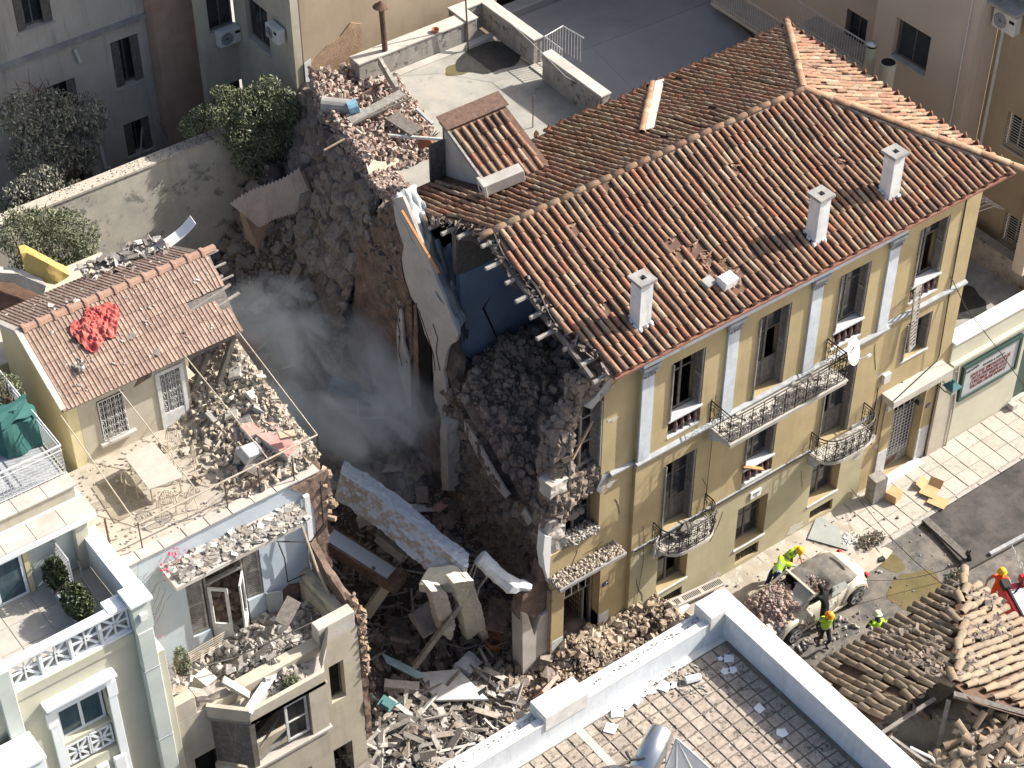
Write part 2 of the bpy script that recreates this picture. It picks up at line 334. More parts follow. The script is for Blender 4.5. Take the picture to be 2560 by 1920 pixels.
M['signwhite'] = mat('grey_sign_board', (.42,.43,.44), (.36,.37,.38), sc=2, rough=.5, bump=0)
M['signred'] = flat('dark_red_lettering', (.22,.02,.02))
M['signink'] = flat('black_lettering', (.03,.03,.035))
M['darkgreen'] = flat('dark_green_frame', (.03,.07,.06), rough=.4)
M['plateblue'] = flat('blue_number_plate', (.01,.02,.10), rough=.4)
def text(name, body, loc, xdir, ydir, size, mat_, parent, label=None, extrude=.004, align='CENTER', xs=1.0):
    c = bpy.data.curves.new(name, 'FONT'); c.body = body; c.size = size; c.extrude = extrude
    c.align_x = align; c.align_y = 'CENTER'; c.materials.append(mat_)
    t = bpy.data.objects.new(name, c); COL.objects.link(t); t.parent = parent
    x = Vector(xdir).normalized(); y = Vector(ydir).normalized(); z = x.cross(y)
    m = Matrix((x, y, z)).transposed().to_4x4()
    m = m @ Matrix.Diagonal((xs, 1, 1, 1))
    m.translation = Vector(loc)-world_loc(parent)
    t.matrix_basis = m
    me_ = bpy.data.meshes.new_from_object(t.evaluated_get(bpy.context.evaluated_depsgraph_get()))
    o = bpy.data.objects.new(name, me_); COL.objects.link(o); o.parent = parent; o.matrix_basis = m
    bpy.data.objects.remove(t)
    if label: o['label'] = label
    return o
# ---------------------------------------------------------------- loose rubble
ICO = None
def _ico(n):
    bm = bmesh.new(); bmesh.ops.create_icosphere(bm, subdivisions=n, radius=1)
    v = np.array([q.co[:] for q in bm.verts]); f = [tuple(x.index for x in p.verts) for p in bm.faces]; bm.free(); return (v, f)
ICO = _ico(1); ICO2 = _ico(2)
BOXV = np.array([(-1,-1,-1),(1,-1,-1),(1,1,-1),(-1,1,-1),(-1,-1,1),(1,-1,1),(1,1,1),(-1,1,1)], float)
BOXF = [(0,3,2,1),(4,5,6,7),(0,1,5,4),(1,2,6,5),(2,3,7,6),(3,0,4,7)]
def rotm(rng, tilt=3.14):
    a, b, c = rng.uniform(-tilt, tilt), rng.uniform(-tilt, tilt), rng.uniform(-3.14, 3.14)
    return np.array(Euler((a, b, c)).to_matrix())
def add_rock(mb, p, r, rng, flatn=.7):
    v, f = ICO2 if r > .12 else ICO; q = v*(1+rng.uniform(-.22, .22, (len(v), 1)))*np.array([1, rng.uniform(.6, 1), rng.uniform(.5, .9)*flatn/.7])*r
    q = q@rotm(rng).T+np.array(p); mb.add(q.tolist(), f)
def add_chunk(mb, p, size, rng, tilt=3.14, jit=.15):
    q = BOXV*(1+rng.uniform(-jit, jit, BOXV.shape))*np.array(size)/2
    q = q@rotm(rng, tilt).T+np.array(p); mb.add(q.tolist(), BOXF)
# ================================================================ setting: ground
mb = MB(); mb.box(-60, 90, -60, -.001, -.6, -.004) if False else None
def gplane(name, x0, x1, y0, y1, z, m, n=1):
    b = MB(); b.add([(x0,y0,z),(x1,y0,z),(x1,y1,z),(x0,y1,z)], [(0,1,2,3)]); return b.build(name, m, kind='structure')
gplane('ground', -220, 260, -220, 260, -.02, M['concpale'])
gplane('road', -40, 60, -7.0, -1.95, 0.0, M['asphalt'])
gplane('side_road', 9.3, 16.5, -40, -7.0, 0.0, M['asphalt'])
# pavement: bed, slabs and kerb stones
pv = MB(); pv.box(-12, 60, -1.9, .55, -.05, .10)
pavement = pv.build('pavement', M['mortar'], kind='structure')
slab = MB(); slab.box(-.305, .305, -.305, .305, -.02, .02); slab_me = None
so_ = slab.build('paving_slab', M['pave'], parent=pavement, bevel=.008); slab_me = so_.data
so_.location = (13.4, -.3, .112)
k = 0
for i in range(-2, 26):
    for j in range(3):
        x = 5.2+i*.635; y = -1.55+j*.63
        if (i, j) == (0, 0) and False: continue
        if x > 24: continue
        t = inst('paving_slab', slab_me, pavement, (x, y, .112+random.uniform(-.006, .006)), (random.uniform(-.01,.01), random.uniform(-.01,.01), random.uniform(-.012,.012)))
        b = t.modifiers.new('bevel', 'BEVEL'); b.width = .008; b.segments = 1
so_.location = (24.3, -.3, .112)
kb = MB(); kb.box(-.49, .49, -.09, .09, -.08, .07); ks = kb.build('kerb_stone', M['kerb'], parent=pavement, bevel=.015); kme = ks.data
ks.location = (24.5, -2.0, .06)
for i in range(-3, 24):
    t = inst('kerb_stone', kme, pavement, (1.5+i*1.0, -2.0, .06), (0, 0, random.uniform(-.006,.006)))
    b = t.modifiers.new('bevel', 'BEVEL'); b.width = .015; b.segments = 1
gplane('gutter_water', 13.2, 17.6, -2.5, -2.12, .006, M['puddle'])
# dusty spread on the pavement in front of the facade
b = MB()
def dustz(u, v):
    x = 1.5+u*10.5; y = -2.6+v*2.75
    e = min(u, 1-u, v*.9+.05, 1.0)*6
    return (x, y, .137+.05*nz(x, y, 0, 1.7)+.03*nz(x, y, 5, 6)-max(0, .4-e)*.5-(.12 if v < .08 else 0))
b.grid(dustz, 70, 22); b.build('dust_layer', M['dustground'], smooth=True, kind='structure')
# puddle on the road
def blob(name, cx, cy, rx, ry, z, m, seed=0, n=40):
    bb = MB(); ps = []
    for i in range(n):
        a = 2*math.pi*i/n; r_ = 1+.35*nz(math.cos(a)*1.3+seed, math.sin(a)*1.3, seed)
        ps.append((cx+rx*r_*math.cos(a), cy+ry*r_*math.sin(a), z))
    bb.add(ps, [tuple(range(n))]); return bb.build(name, m, kind='structure')
q = up(1700+1530/2.572, 1280+500/2.572, z=0); blob('puddle', q.x, q.y, 1.0, .75, .006, M['puddle'], 3)
q = up(1700+1360/2.572, 1280+330/2.572, z=0); blob('puddle', q.x, q.y, .35, .4, .006, M['puddle'], 7)

# ================================================================ yellow house
YH = thing('yellow_house', (7, 4.5, 0), 'three storey yellow neoclassical house with tiled roof and its left side torn open', 'house')
FY = 0.0; RY = .12
Pf = lambda yp: (lambda u, v, d: (u, yp+d, v))
WX = [(.45,1.65), (3.9,5.1), (7.05,8.27), (10.13,11.35), (13.58,14.7)]
# --- facade walls
c = MB()
holesC = [(3.9,5.1,7.62,10.45),(7.05,8.27,7.4,10.45),(10.13,11.35,7.62,10.45),
          (3.9,5.1,3.75,6.6),(7.05,8.27,3.82,6.6),(10.13,11.45,3.7,6.6),
          (3.9,5.1,1.15,2.85),(7.05,8.27,1.05,2.85),(10.13,11.4,1.1,2.85),
          (4.05,4.98,.38,.8),(7.15,8.12,.3,.8),(10.3,11.3,.28,.75)]
cellwall(c, [2.82,12.45], [0,3.6,7.3,11.25], holesC, Pf(FY), .55)
holesR = [(13.45,14.68,7.62,10.5),(13.58,14.7,5.3,6.8),(13.67,15.08,0.12,3.6)]
cellwall(c, [12.45,15.95], [0,3.6,7.3,11.25], holesR, Pf(RY), .55)
cellwall(c, [1.65,2.82], [0,3.6,7.3,11.25], [(1.65,1.76,0.1,3.72)], Pf(RY), .55)
cellwall(c, [-.05,1.65], [4.0,5.3], [], Pf(RY), .55)
cellwall(c, [.0,1.65], [0.0,4.0], [(.44,1.65,0.1,3.72)], Pf(RY), .55)
# right side wall and back wall
cellwall(c, [.67,9.0], [0,11.3], [], lambda u,v,d: (15.95-d,u,v), .5)
cellwall(c, [3.0,15.45], [0,11.3], [], lambda u,v,d: (u,9.0-d,v), .5)
wall = c.build('wall', M['yellow'], parent=YH)
# lower zone is a paler coat: thin render skin 6 mm proud
c = MB()
cellwall(c, [2.83,12.44], [0.0,3.5], [h for h in holesC if h[3] < 3.6 or h[2] < 3.6 and False]+[(3.9,5.1,1.15,2.85)], Pf(FY-.006), .004)
c.build('lower_render', M['yellow_low'], parent=YH)
# plinth strip, door marble
c = MB()
for x0, x1, z1 in ((.02,.44,1.6),(1.76,2.14,1.6),(13.22,13.66,1.55),(15.09,15.55,1.55)):
    c = MB(); c.box(x0, x1, RY-.05, RY+.3, 0, z1); c.build('marble_plinth', M['marble'], parent=YH, bevel=.01)
c = MB()   # front door surrounds (yellow pilaster strips) 
for x0, x1, z1 in ((.02,.44,3.85),(1.76,2.14,3.85),(13.22,13.66,3.9),(15.09,15.55,3.9)):
    c = MB(); c.box(x0, x1, RY-.04, RY+.02, 1.6 if x0 < 5 else 1.55, z1); c.build('door_surround', M['yellow'], parent=YH)
# white plaster wall end left of the door
c = MB(); c.prism([(-.95,.16,0),(-.05,.16,0),(-.03,.16,3.0),(-.35,.16,2.9),(-.55,.16,2.2),(-.8,.16,3.3),(-1.0,.16,3.5)], (0,.5,0)); c.build('plaster_wall_end', M['plasterwhite'], parent=YH)
c = MB(); c.box(-.06, .02, RY-.02, .3, 0, 3.8); c.build('stained_strip', M['wood_tan'], parent=YH)
c = MB(); c.prism([(-1.05,.25,3.2),(-.1,.25,2.7),(.0,.25,4.6),(-.2,.25,4.9),(-.35,.25,4.3),(-.9,.25,4.1)], (0,.4,0)); c.build('broken_masonry', M['earthwall'], parent=YH)
c = MB(); c.prism([(-.1,.1,4.2),(-.05,.1,6.1),(-.28,.1,6.3),(-.33,.1,5.6),(-.25,.1,4.9)], (0,.3,0)); c.build('white_plaster_flake', M['whitepaint'], parent=YH)
# --- belt course, cornice
def profile_x(mb, x0, x1, prof):   # profile points (y,z) extruded along x
    mb.prism([(x0, p[0], p[1]) for p in prof], (x1-x0, 0, 0))
c = MB()
profile_x(c, 2.75, 12.52, [(0,7.18),(-.05,7.2),(-.1,7.27),(-.13,7.33),(-.13,7.38),(0,7.42)])
profile_x(c, 12.523, 15.97, [(.12,7.2),(.06,7.22),(.03,7.28),(.0,7.33),(.0,7.38),(.12,7.42)])
profile_x(c, 1.95, 2.747, [(.12,7.2),(.06,7.22),(.03,7.28),(.0,7.33),(.0,7.38),(.12,7.42)])
c.build('belt_course', M['trimgrey'], parent=YH)
c = MB()
profile_x(c, 2.75, 12.52, [(.0,10.98),(-.16,11.0),(-.16,11.24),(-.22,11.26),(-.22,11.33),(.0,11.33)])
c.build('frieze', M['trim'], parent=YH)
c = MB()
for x0, x1, o in ((1.55,2.747,.12),(2.75,12.52,0),(12.523,16.2,.12)):
    profile_x(c, x0, x1, [(o,11.32),(o-.2,11.34),(o-.24,11.42),(o-.40,11.46),(o-.46,11.56),(o-.46,11.64),(o,11.64)])
c.build('cornice', M['trim'], parent=YH)
c = MB(); c.box(15.96, 16.34, -.32, 9.2, 11.46, 11.62); c.build('side_cornice', M['trim'], parent=YH)
# gutter pipe along the lower belt (dark line) with brackets
c = MB(); c.box(2.85, 9.9, -.05, 0, 3.66, 3.76); c.box(11.6, 12.5, -.05, 0, 3.66, 3.76); c.build('lower_string_course', M['trimgrey'], parent=YH)
c = MB()
for o in (0, .035): c.tube([(2.9+i*.5, -.07-o, 3.74+o*.6+.012*math.sin(i*1.7)) for i in range(15)], .016, 5)
c.build('cable_bundle', M['darkcloth'], parent=YH)
# --- pilasters with capitals
pil = None
for x in (2.82, 5.86, 9.0, 12.02):
    c = MB(); c.box(x, x+.42, -.06, 0.0, 7.42, 10.56)
    p = c.build('pilaster', M['trim'], parent=YH, bevel=.006)
    c = MB()
    c.prism([(x-.02,-.062,10.56),(x+.44,-.062,10.56),(x+.50,-.16,10.86),(x-.08,-.16,10.86)][:2]+[(x+.50,-.062,10.86),(x-.08,-.062,10.86)], (0,-.04,0))
    c.box(x-.10, x+.52, -.2, 0, 10.86, 10.975)
    for s_ in (-1, 1):      # volutes
        cx = x+.21+s_*.2
        c.tube([(cx+.07*math.cos(a)*(1-a/12), -.13, 10.74+.07*math.sin(a)*(1-a/12)) for a in np.linspace(0, 9, 16)], .016, 5)
    for r_ in range(2):     # acanthus leaves
        for i in range(4):
            cx = x+.05+i*.107+(r_*.03); z0 = 10.57+r_*.12
            c.tube([(cx, -.10, z0), (cx, -.125, z0+.07), (cx, -.17, z0+.10)], [.035, .03, .012], 5)
    c.build('capital', M['trimgrey'], parent=p)
# shallow recess edge strips (dirty)
# ---------------------------------------------------------------- windows
balu = None
def frame_mb(x0, x1, z0, z1, y, fw=.06, mull=True, trans=(.72,), d=.05):
    c = MB()
    c.box(x0, x0+fw, y, y+d, z0, z1); c.box(x1-fw, x1, y, y+d, z0, z1)
    c.box(x0+fw, x1-fw, y, y+d, z1-fw, z1); c.box(x0+fw, x1-fw, y, y+d, z0, z0+fw)
    xm = (x0+x1)/2
    if mull: c.box(xm-.035, xm+.035, y-.004, y+d-.004, z0+fw, z1-fw)
    for t in trans:
        z = z0+(z1-z0)*t; c.box(x0+fw, x1-fw, y+.003, y+d-.01, z-.02, z+.02)
    return c
def shutter(parent, x, y0, y1, z0, z1, ang, label=None, m='wood_grey', slat=.07):
    """a slatted leaf hinged at (x,y0), width y1-y0, turned by ang about z"""
    wd = y1-y0; c = MB(); ca, sa = math.cos(ang), math.sin(ang)
    def B(a0, a1, t0, t1, q0, q1):
        pts = [(a0,t0),(a1,t0),(a1,t1),(a0,t1)]
        w_ = [(x+a*ca-t*sa, y0+a*sa+t*ca) for a, t in pts]
        c.add([(p[0],p[1],q0) for p in w_]+[(p[0],p[1],q1) for p in w_], [(0,3,2,1),(4,5,6,7),(0,1,5,4),(1,2,6,5),(2,3,7,6),(3,0,4,7)])
    B(0, .06, 0, .04, z0, z1); B(wd-.06, wd, 0, .04, z0, z1); B(.06, wd-.06, 0, .04, z0, z0+.08); B(.06, wd-.06, 0, .04, z1-.08, z1)
    zm = (z0+z1)/2; B(.06, wd-.06, 0, .04, zm-.05, zm+.05)
    z = z0+.1
    while z < z1-.12:
        if abs(z-zm) > .06: B(.06, wd-.06, .008, .032, z, z+slat*.55)
        z += slat
    return c.build('shutter', M[m], parent=parent, label=label)
def yh_window(x0, x1, z0, z1, yp, balcony_rail=False, shut=True, trans=(.7,), broken=False, door=False):
    y = yp+.3; w0 = z0
    if balcony_rail: w0 = z0+.72
    W = frame_mb(x0+.02, x1-.02, w0, z1-.02, y, trans=trans, fw=.07).build('window' if not door else 'balcony_door', M['wood_dark'], parent=YH)
    g = MB(); xm = (x0+x1)/2
    zs = [w0+.07]+[w0+(z1-.02-w0)*t for t in trans]+[z1-.09]
    for a, b_ in ((x0+.09, xm-.035), (xm+.035, x1-.09)):
        for i in range(len(zs)-1):
            if random.random() < (.45 if broken else .2): continue
            pz = MB(); pz.box(a, b_, y+.02, y+.026, zs[i]+.02, zs[i+1]-.02)
            pz.build('pane', M['glass'], parent=W)
    if door:
        for a, b_ in ((x0+.09, xm-.035), (xm+.035, x1-.09)):
            pz = MB(); pz.box(a, b_, y+.01, y+.04, w0+.07, w0+(z1-w0)*.33); pz.build('panel', M['wood_dark'], parent=W)
    if shut:
        shutter(W, x0+.05, yp-.06, yp+.5*.62, w0+.02, z1-.03, R(88+random.uniform(-3,3)))
        shutter(W, x1-.02, yp+.02, yp+.36, w0+.02, z1-.03, R(92+random.uniform(-4,2)))
    if balcony_rail:
        c = MB(); c.box(x0-.03, x1+.03, yp-.05, yp+.28, w0-.07, w0-.001); c.build('sill', M['marble'], parent=W, bevel=.008)
        c = MB(); c.box(x0+.001, x1-.001, yp-.02, yp+.2, z0+.001, z0+.06); c.build('sill', M['marble'], parent=W)
        c = MB(); c.box(x0+.001, x1-.001, yp+.22, yp+.27, z0+.001, w0-.071); c.build('dark_backing', M['dark'], parent=W)  # near-black panel puts the shade behind the balusters into colour
        for i in range(5):
            cx = x0+.12+i*(x1-x0-.24)/4
            if broken and i == 0: continue
            c = MB(); h = w0-.07-z0-.06
            prof = [(.05,0),(.05,.03),(.032,.06),(.055,.16),(.062,.24),(.045,.34),(.028,.42),(.045,.46),(.05,.52),(.05,h)]
            prof = [(a, min(b_, h)) for a, b_ in prof]
            c.lathe((cx, yp+.08, z0+.06), prof, 8)
            c.build('baluster', M['baluster'], parent=W, smooth=True)
    elif not door:
        c = MB(); c.box(x0-.04, x1+.04, yp-.05, yp+.29, z0-.06, z0-.001) if z0 > .2 else None
        if z0 > .2: c.build('sill', M['marble'], parent=W, bevel=.006)
    return W
for x0, x1 in ((3.9,5.1),(10.13,11.35)): yh_window(x0, x1, 7.62, 10.45, FY, True, broken=(x0 < 5))
yh_window(13.45, 14.68, 7.62, 10.5, RY, True)
yh_window(7.05, 8.27, 7.4, 10.45, FY, door=True)
yh_window(3.9, 5.1, 3.75, 6.6, FY, door=True, shut=True, broken=True)
yh_window(7.05, 8.27, 3.82, 6.6, FY, True)
yh_window(10.13, 11.45, 3.7, 6.6, FY, door=True)
yh_window(13.58, 14.7, 5.3, 6.8, RY, shut=True, trans=(.5,))
yh_window(3.9, 5.1, 1.15, 2.85, FY, shut=False, trans=(.6,), broken=True)
yh_window(7.05, 8.27, 1.05, 2.85, FY, shut=False, trans=(.6,))
yh_window(10.13, 11.4, 1.1, 2.85, FY, shut=False, trans=(.6,))
yh_window(.42, 1.63, 5.35, 6.85, RY+.1, shut=False, trans=(.5,), broken=True)
# torn window with its shutters still hanging at the broken corner
W0 = frame_mb(.55, 1.66, 7.9, 10.35, RY+.28, fw=.08, trans=(.35,.72)).build('window', M['wood_grey'], parent=YH, label='broken window frame hanging at the torn corner')
shutter(W0, .50, RY-.1, RY+.42, 7.7, 9.75, R(70), m='wood_grey')
shutter(W0, 1.62, RY, RY+.40, 7.9, 10.3, R(93))
c = MB(); c.bar((.75,RY+.15,8.5),(1.45,RY+.2,9.5),.05,.07); c.bar((.5,RY+.1,7.3),(.62,RY+.1,9.3),.06,.05); c.bar((.38,RY+.12,7.4),(.45,RY+.12,8.9),.05,.05); c.build('split_board', M['wood_tan'], parent=W0)
# fallen shutter at right bay
sh = MB(); W4 = None
c = MB()
def leaf(c, p0, p1, wdir, wd, n=16):
    p0, p1, wdir = Vector(p0), Vector(p1), Vector(wdir)
    c.bar(p0, p1, .05, .04); c.bar(p0+wdir*wd, p1+wdir*wd, .05, .04)
    for i in range(n+1):
        a = p0+(p1-p0)*i/n; c.bar(a, a+wdir*wd, .035 if i not in (0, n) else .08, .03)
leaf(c, (13.35,-.12,8.35), (13.45,-.20,6.0), (.95,.3,0), .42)
c.build('hanging_shutter', M['wood_grey'], parent=YH, label='shutter leaf hanging askew from the right top window')
# vents with scroll grilles
def grille(x0, x1, z0, z1, y, parent, name='vent_grille', m='iron', r=.012, n=None):
    c = MB(); n = n or int((x1-x0)/.16)
    c.bar((x0,y,z0),(x1,y,z0),.02); c.bar((x0,y,z1),(x1,y,z1),.02)
    for i in range(n+1): 
        x = x0+(x1-x0)*i/n; c.bar((x,y,z0),(x,y,z1),.016)
    for i in range(n):
        cx = x0+(x1-x0)*(i+.5)/n
        for zc, sg in ((z0+(z1-z0)*.28, 1), (z0+(z1-z0)*.72, -1)):
            c.tube([(cx+.065*math.cos(a)*(1-a/11), y-.005, zc+sg*.09*math.sin(a)*(1-a/11)) for a in np.linspace(0, 8, 11)], r*.8, 4)
    return c.build(name, M[m], parent=parent)
for x0, x1, z0, z1 in ((4.05,4.98,.38,.8),(7.15,8.12,.3,.8),(10.3,11.3,.28,.75)): grille(x0+.01, x1-.01, z0+.01, z1-.01, .1, YH)
# doors
def entrance(x0, x1, z1, yy, open_=False):
    d = frame_mb(x0+.01, x1-.01, .12, z1-.02, yy, fw=.07, trans=(.73,), mull=False, d=.06).build('entrance_door', M['wood_grey'], parent=YH)
    c = MB(); zt = .12+(z1-.14)*.73
    for i in range(1, 5): x = x0+(x1-x0)*i/5; c.box(x-.012, x+.012, yy, yy+.02, zt, z1-.08)
    c.box(x0+.08, x1-.08, yy, yy+.02, zt+.4, zt+.42); c.build('fanlight_bar', M['iron_white'], parent=d)
    lx0 = x0+.09; lx1 = x1-.3
    if open_:
        c = MB(); c.box(x1-.34, x1-.30, yy, yy+.95, .12, zt-.02); c.build('door_leaf', M['wood_grey'], parent=d)
        g = MB()
        for i in range(8): g.bar((x1-.36, yy+.08+i*.11, .6), (x1-.36, yy+.08+i*.11, zt-.15), .015)
        for i in range(9): g.bar((x1-.36, yy+.05, .6+i*.24), (x1-.36, yy+.9, .6+i*.24), .013)
        g.build('door_grille', M['iron'], parent=d)
    else:
        c = MB(); c.box(x0+.09, x1-.09, yy+.02, yy+.05, .12, zt-.02); c.build('door_leaf', M['glass'], parent=d)
        c = MB(); c.box(x0+.08, x1-.08, yy-.01, yy+.018, .12, .62); c.build('kick_panel', M['wood_grey'], parent=d)
        c = MB(); c.prism([(x0+.1,yy-.014,.2),(x0+.3,yy-.014,.45),(x0+.9,yy-.014,.55),(x0+.8,yy-.014,.3),(x0+.4,yy-.014,.18)], (0,-.006,0)); c.build('rust_patch', M['iron_rust'], parent=d)
        g = MB()
        for i in range(9): x = x0+.1+i*(x1-x0-.2)/8; g.bar((x, yy-.02, .62), (x, yy-.02, zt-.03), .016)
        for i in range(14): g.bar((x0+.1, yy-.022, .66+i*.145), (x1-.1, yy-.022, .66+i*.145), .013)
        for i in range(8):
            cx = x0+.17+i*(x1-x0-.2)/8
            g.tube([(cx+.05*math.cos(a), yy-.03, .80+.09*math.sin(a)) for a in np.linspace(0, 6, 8)], .009, 4)
        g.build('door_grille', M['iron_white'], parent=d)
entrance(.46, 1.74, 3.72, RY+.28, True)
entrance(13.69, 15.06, 3.58, RY+.28)
c = MB(); c.box(-.12, 2.3, -.42, RY+.05, 4.28, 4.40); c.build('door_canopy', M['concrete'], parent=YH, bevel=.01)
c = MB(); rng = np.random.default_rng(3)
for i in range(900):
    x = rng.uniform(-.15, 2.25); y = rng.uniform(-.36, .1); add_rock(c, (x, y, 4.42+rng.uniform(0,.1)*(1-abs(y)*1.5)), rng.uniform(.015,.055), rng)
c.build('canopy_rubble', M['sunrubble'], kind='stuff', label='small rubble heaped on the left door canopy', cat='rubble')
c = MB(); c.box(12.95, 15.6, -.42, RY+.05, 4.02, 4.30); c.build('door_canopy', M['concpale'], parent=YH, bevel=.01)
c = MB(); c.box(13.1, 15.3, -.25, .12, .1, .16); c.build('doorstep', M['marble'], parent=YH)
# number plates, street sign, junction boxes
c = MB(); c.box(1.86, 2.06, RY-.062, RY-.044, 2.78, 2.93); pl = c.build('number_plate', M['plateblue'], parent=YH)
text('plate_digits', '17', (1.96, RY-.066, 2.855), (1,0,0), (0,0,1), .13, M['whitepaint'], pl)
c = MB(); c.box(15.2, 15.38, RY-.062, RY-.044, 2.45, 2.58); pl = c.build('number_plate', M['plateblue'], parent=YH)
text('plate_digits', '15', (15.29, RY-.066, 2.515), (1,0,0), (0,0,1), .11, M['whitepaint'], pl)
c = MB(); c.box(7.48, 7.9, -.05, -.006, 3.04, 3.32); pl = c.build('street_sign', M['whitepaint'], parent=YH)
text('street_name', 'ΧΙΟΥ', (7.69, -.054, 3.2), (1,0,0), (0,0,1), .11, M['signink'], pl); text('street_number', '181', (7.69, -.054, 3.1), (1,0,0), (0,0,1), .07, M['signink'], pl)
c = MB(); c.box(11.55, 11.85, -.04, -.006, 2.4, 2.72); c.build('wall_notice', M['whitepaint'], parent=YH)
for q, s_ in (((12.95, 3.95+1.05), .3), ((13.35,3.55), .22), ((12.75,2.5), .22)):
    c = MB(); c.box(q[0]-s_/2, q[0]+s_/2, RY-.13, RY, q[1]-s_*.6, q[1]+s_*.6); c.build('junction_box', M['acwhite'], parent=YH, bevel=.01)
c = MB(); c.tube([(12.55,RY-.03,.2),(12.56,RY-.03,3.4)], .03, 6); c.build('downpipe', M['wood_tan'], parent=YH); c = MB(); c.tube([(-.02,RY-.05,.4),(-.03,RY-.05,2.0),(.0,RY-.05,3.9)], .03, 6); c.build('downpipe', M['wood_tan'], parent=YH)
c = MB(); c.tube([(15.25,RY-.01,10.9),(15.28,RY-.03,7.5),(15.38,RY-.03,4.6),(15.3,RY-.03,4.4),(13.0,RY-.5,4.36)], .02, 5)
c.tube([(12.7,RY-.03,4.7),(12.68,RY-.04,3.6),(12.62,RY-.05,2.7),(12.8,RY-.05,2.2),(12.95,RY-.04,2.5),(12.95,RY-.04,4.2)], .016, 5); c.build('wall_cable', M['darkcloth'], parent=YH)
c = MB(); c.tube([(5.6,-.03,8.4),(5.62,-.04,6.5),(5.58,-.05,4.2),(5.9,-.2,3.6),(5.4,-.15,3.2),(5.5,-.05,3.9)], .01, 4)
c.tube([(3.2,-.03,4.6),(3.3,-.03,3),(3.1,-.03,1.2),(2.9,-.03,.3)], .008, 4)
c.build('loose_wire', M['darkcloth'], parent=YH)
# ---------------------------------------------------------------- balconies
def scroll(c, p, ex, ez, r=.15, turns=9, th=.011):
    p, ex, ez = Vector(p), Vector(ex), Vector(ez)
    c.tube([p+ex*(r*math.cos(a)*(1-a/11))+ez*(r*math.sin(a)*(1-a/11)) for a in np.linspace(0, turns, 14)], th, 4)
def rail(c, path, z0, h, seg=.42, th=.014):
    """wrought iron railing following path (list of (x,y)) standing at z0"""
    pts = [Vector((p[0], p[1], 0)) for p in path]
    L_ = [0]
    for i in range(1, len(pts)): L_.append(L_[-1]+(pts[i]-pts[i-1]).length)
    def at(s):
        for i in range(1, len(pts)):
            if s <= L_[i]+1e-6:
                t = (s-L_[i-1])/max(1e-6, L_[i]-L_[i-1]); return pts[i-1].lerp(pts[i], t), (pts[i]-pts[i-1]).normalized()
        return pts[-1], (pts[-1]-pts[-2]).normalized()
    for zz, rr in ((.04, th), (h-.12, th), (h, th*1.7)):
        c.tube([(p.x, p.y, z0+zz) for p in pts], rr, 5)
    n = max(1, round(L_[-1]/seg))
    for i in range(n+1):
        p, t = at(L_[-1]*i/n); c.tube([(p.x,p.y,z0),(p.x,p.y,z0+h)], th*1.1, 5)
    for i in range(n):
        p, t = at(L_[-1]*(i+.5)/n); ex = t; ez = Vector((0,0,1)); w_ = L_[-1]/n
        for q in (.25, .75):
            pp, _ = at(L_[-1]*(i+q)/n); c.tube([(pp.x,pp.y,z0+.04),(pp.x,pp.y,z0+h-.12)], th*.6, 4)
        scroll(c, (p.x-ex.x*.08, p.y-ex.y*.08, z0+.25), ex, ez, .14)
        scroll(c, (p.x+ex.x*.08, p.y+ex.y*.08, z0+.58), -ex, -ez, .14)
        scroll(c, (p.x+ex.x*.13, p.y+ex.y*.13, z0+.2), -ex, ez, .09)
        scroll(c, (p.x-ex.x*.13, p.y-ex.y*.13, z0+.66), ex, -ez, .09)
def console(parent, x, y1, z1, L2=.75, H=.42, w_=.2):
    c = MB(); prof = [(0,0),(-L2,0),(-L2-.02,-.06),(-L2+.08,-.14),(-L2+.22,-.12),(-.32,-.22),(-.16,-.34),(-.06,-H),(0,-H)]
    c.prism([(x, y1+a, z1+b_) for a, b_ in prof], (w_, 0, 0))
    for s_ in (x-.008, x+w_+.008):
        c.tube([(s_, y1-L2+.13+.09*math.cos(a)*(1-a/10), z1-.075+.06*math.sin(a)*(1-a/10)) for a in np.linspace(0,8,10)], .014, 4)
        c.tube([(s_, y1-.14+.1*math.cos(a)*(1-a/10), z1-.26+.1*math.sin(a)*(1-a/10)) for a in np.linspace(0,8,10)], .014, 4)
    c.build('console', M['marble'], parent=parent)
bx0, bx1, bd = 5.45, 9.95, .95
c = MB(); c.box(bx0, bx1, -bd, -.001, 7.12, 7.24); c.box(bx0-.03, bx1+.03, -bd-.03, -.14, 7.24, 7.29); bal = c.build('balcony', M['concpale'], parent=YH, label='long straight balcony with a wrought iron railing')
for x in (5.5, 7.1, 8.35, 9.7): console(bal, x, 0, 7.12)
c = MB(); rail(c, [(bx0+.03,-.02),(bx0+.03,-bd+.03),(bx1-.03,-bd+.03),(bx1-.03,-.02)], 7.29, .95); c.build('railing', M['iron'], parent=bal)
c = MB(); rng = np.random.default_rng(5)
for i in range(26): add_chunk(c, (rng.uniform(5.6,9.7), rng.uniform(-.8,-.15), 7.31+rng.uniform(0,.05)), (rng.uniform(.06,.3),rng.uniform(.05,.14),.02), rng, .15)
c.build('balcony_chips', M['debris'], parent=bal, kind='stuff')
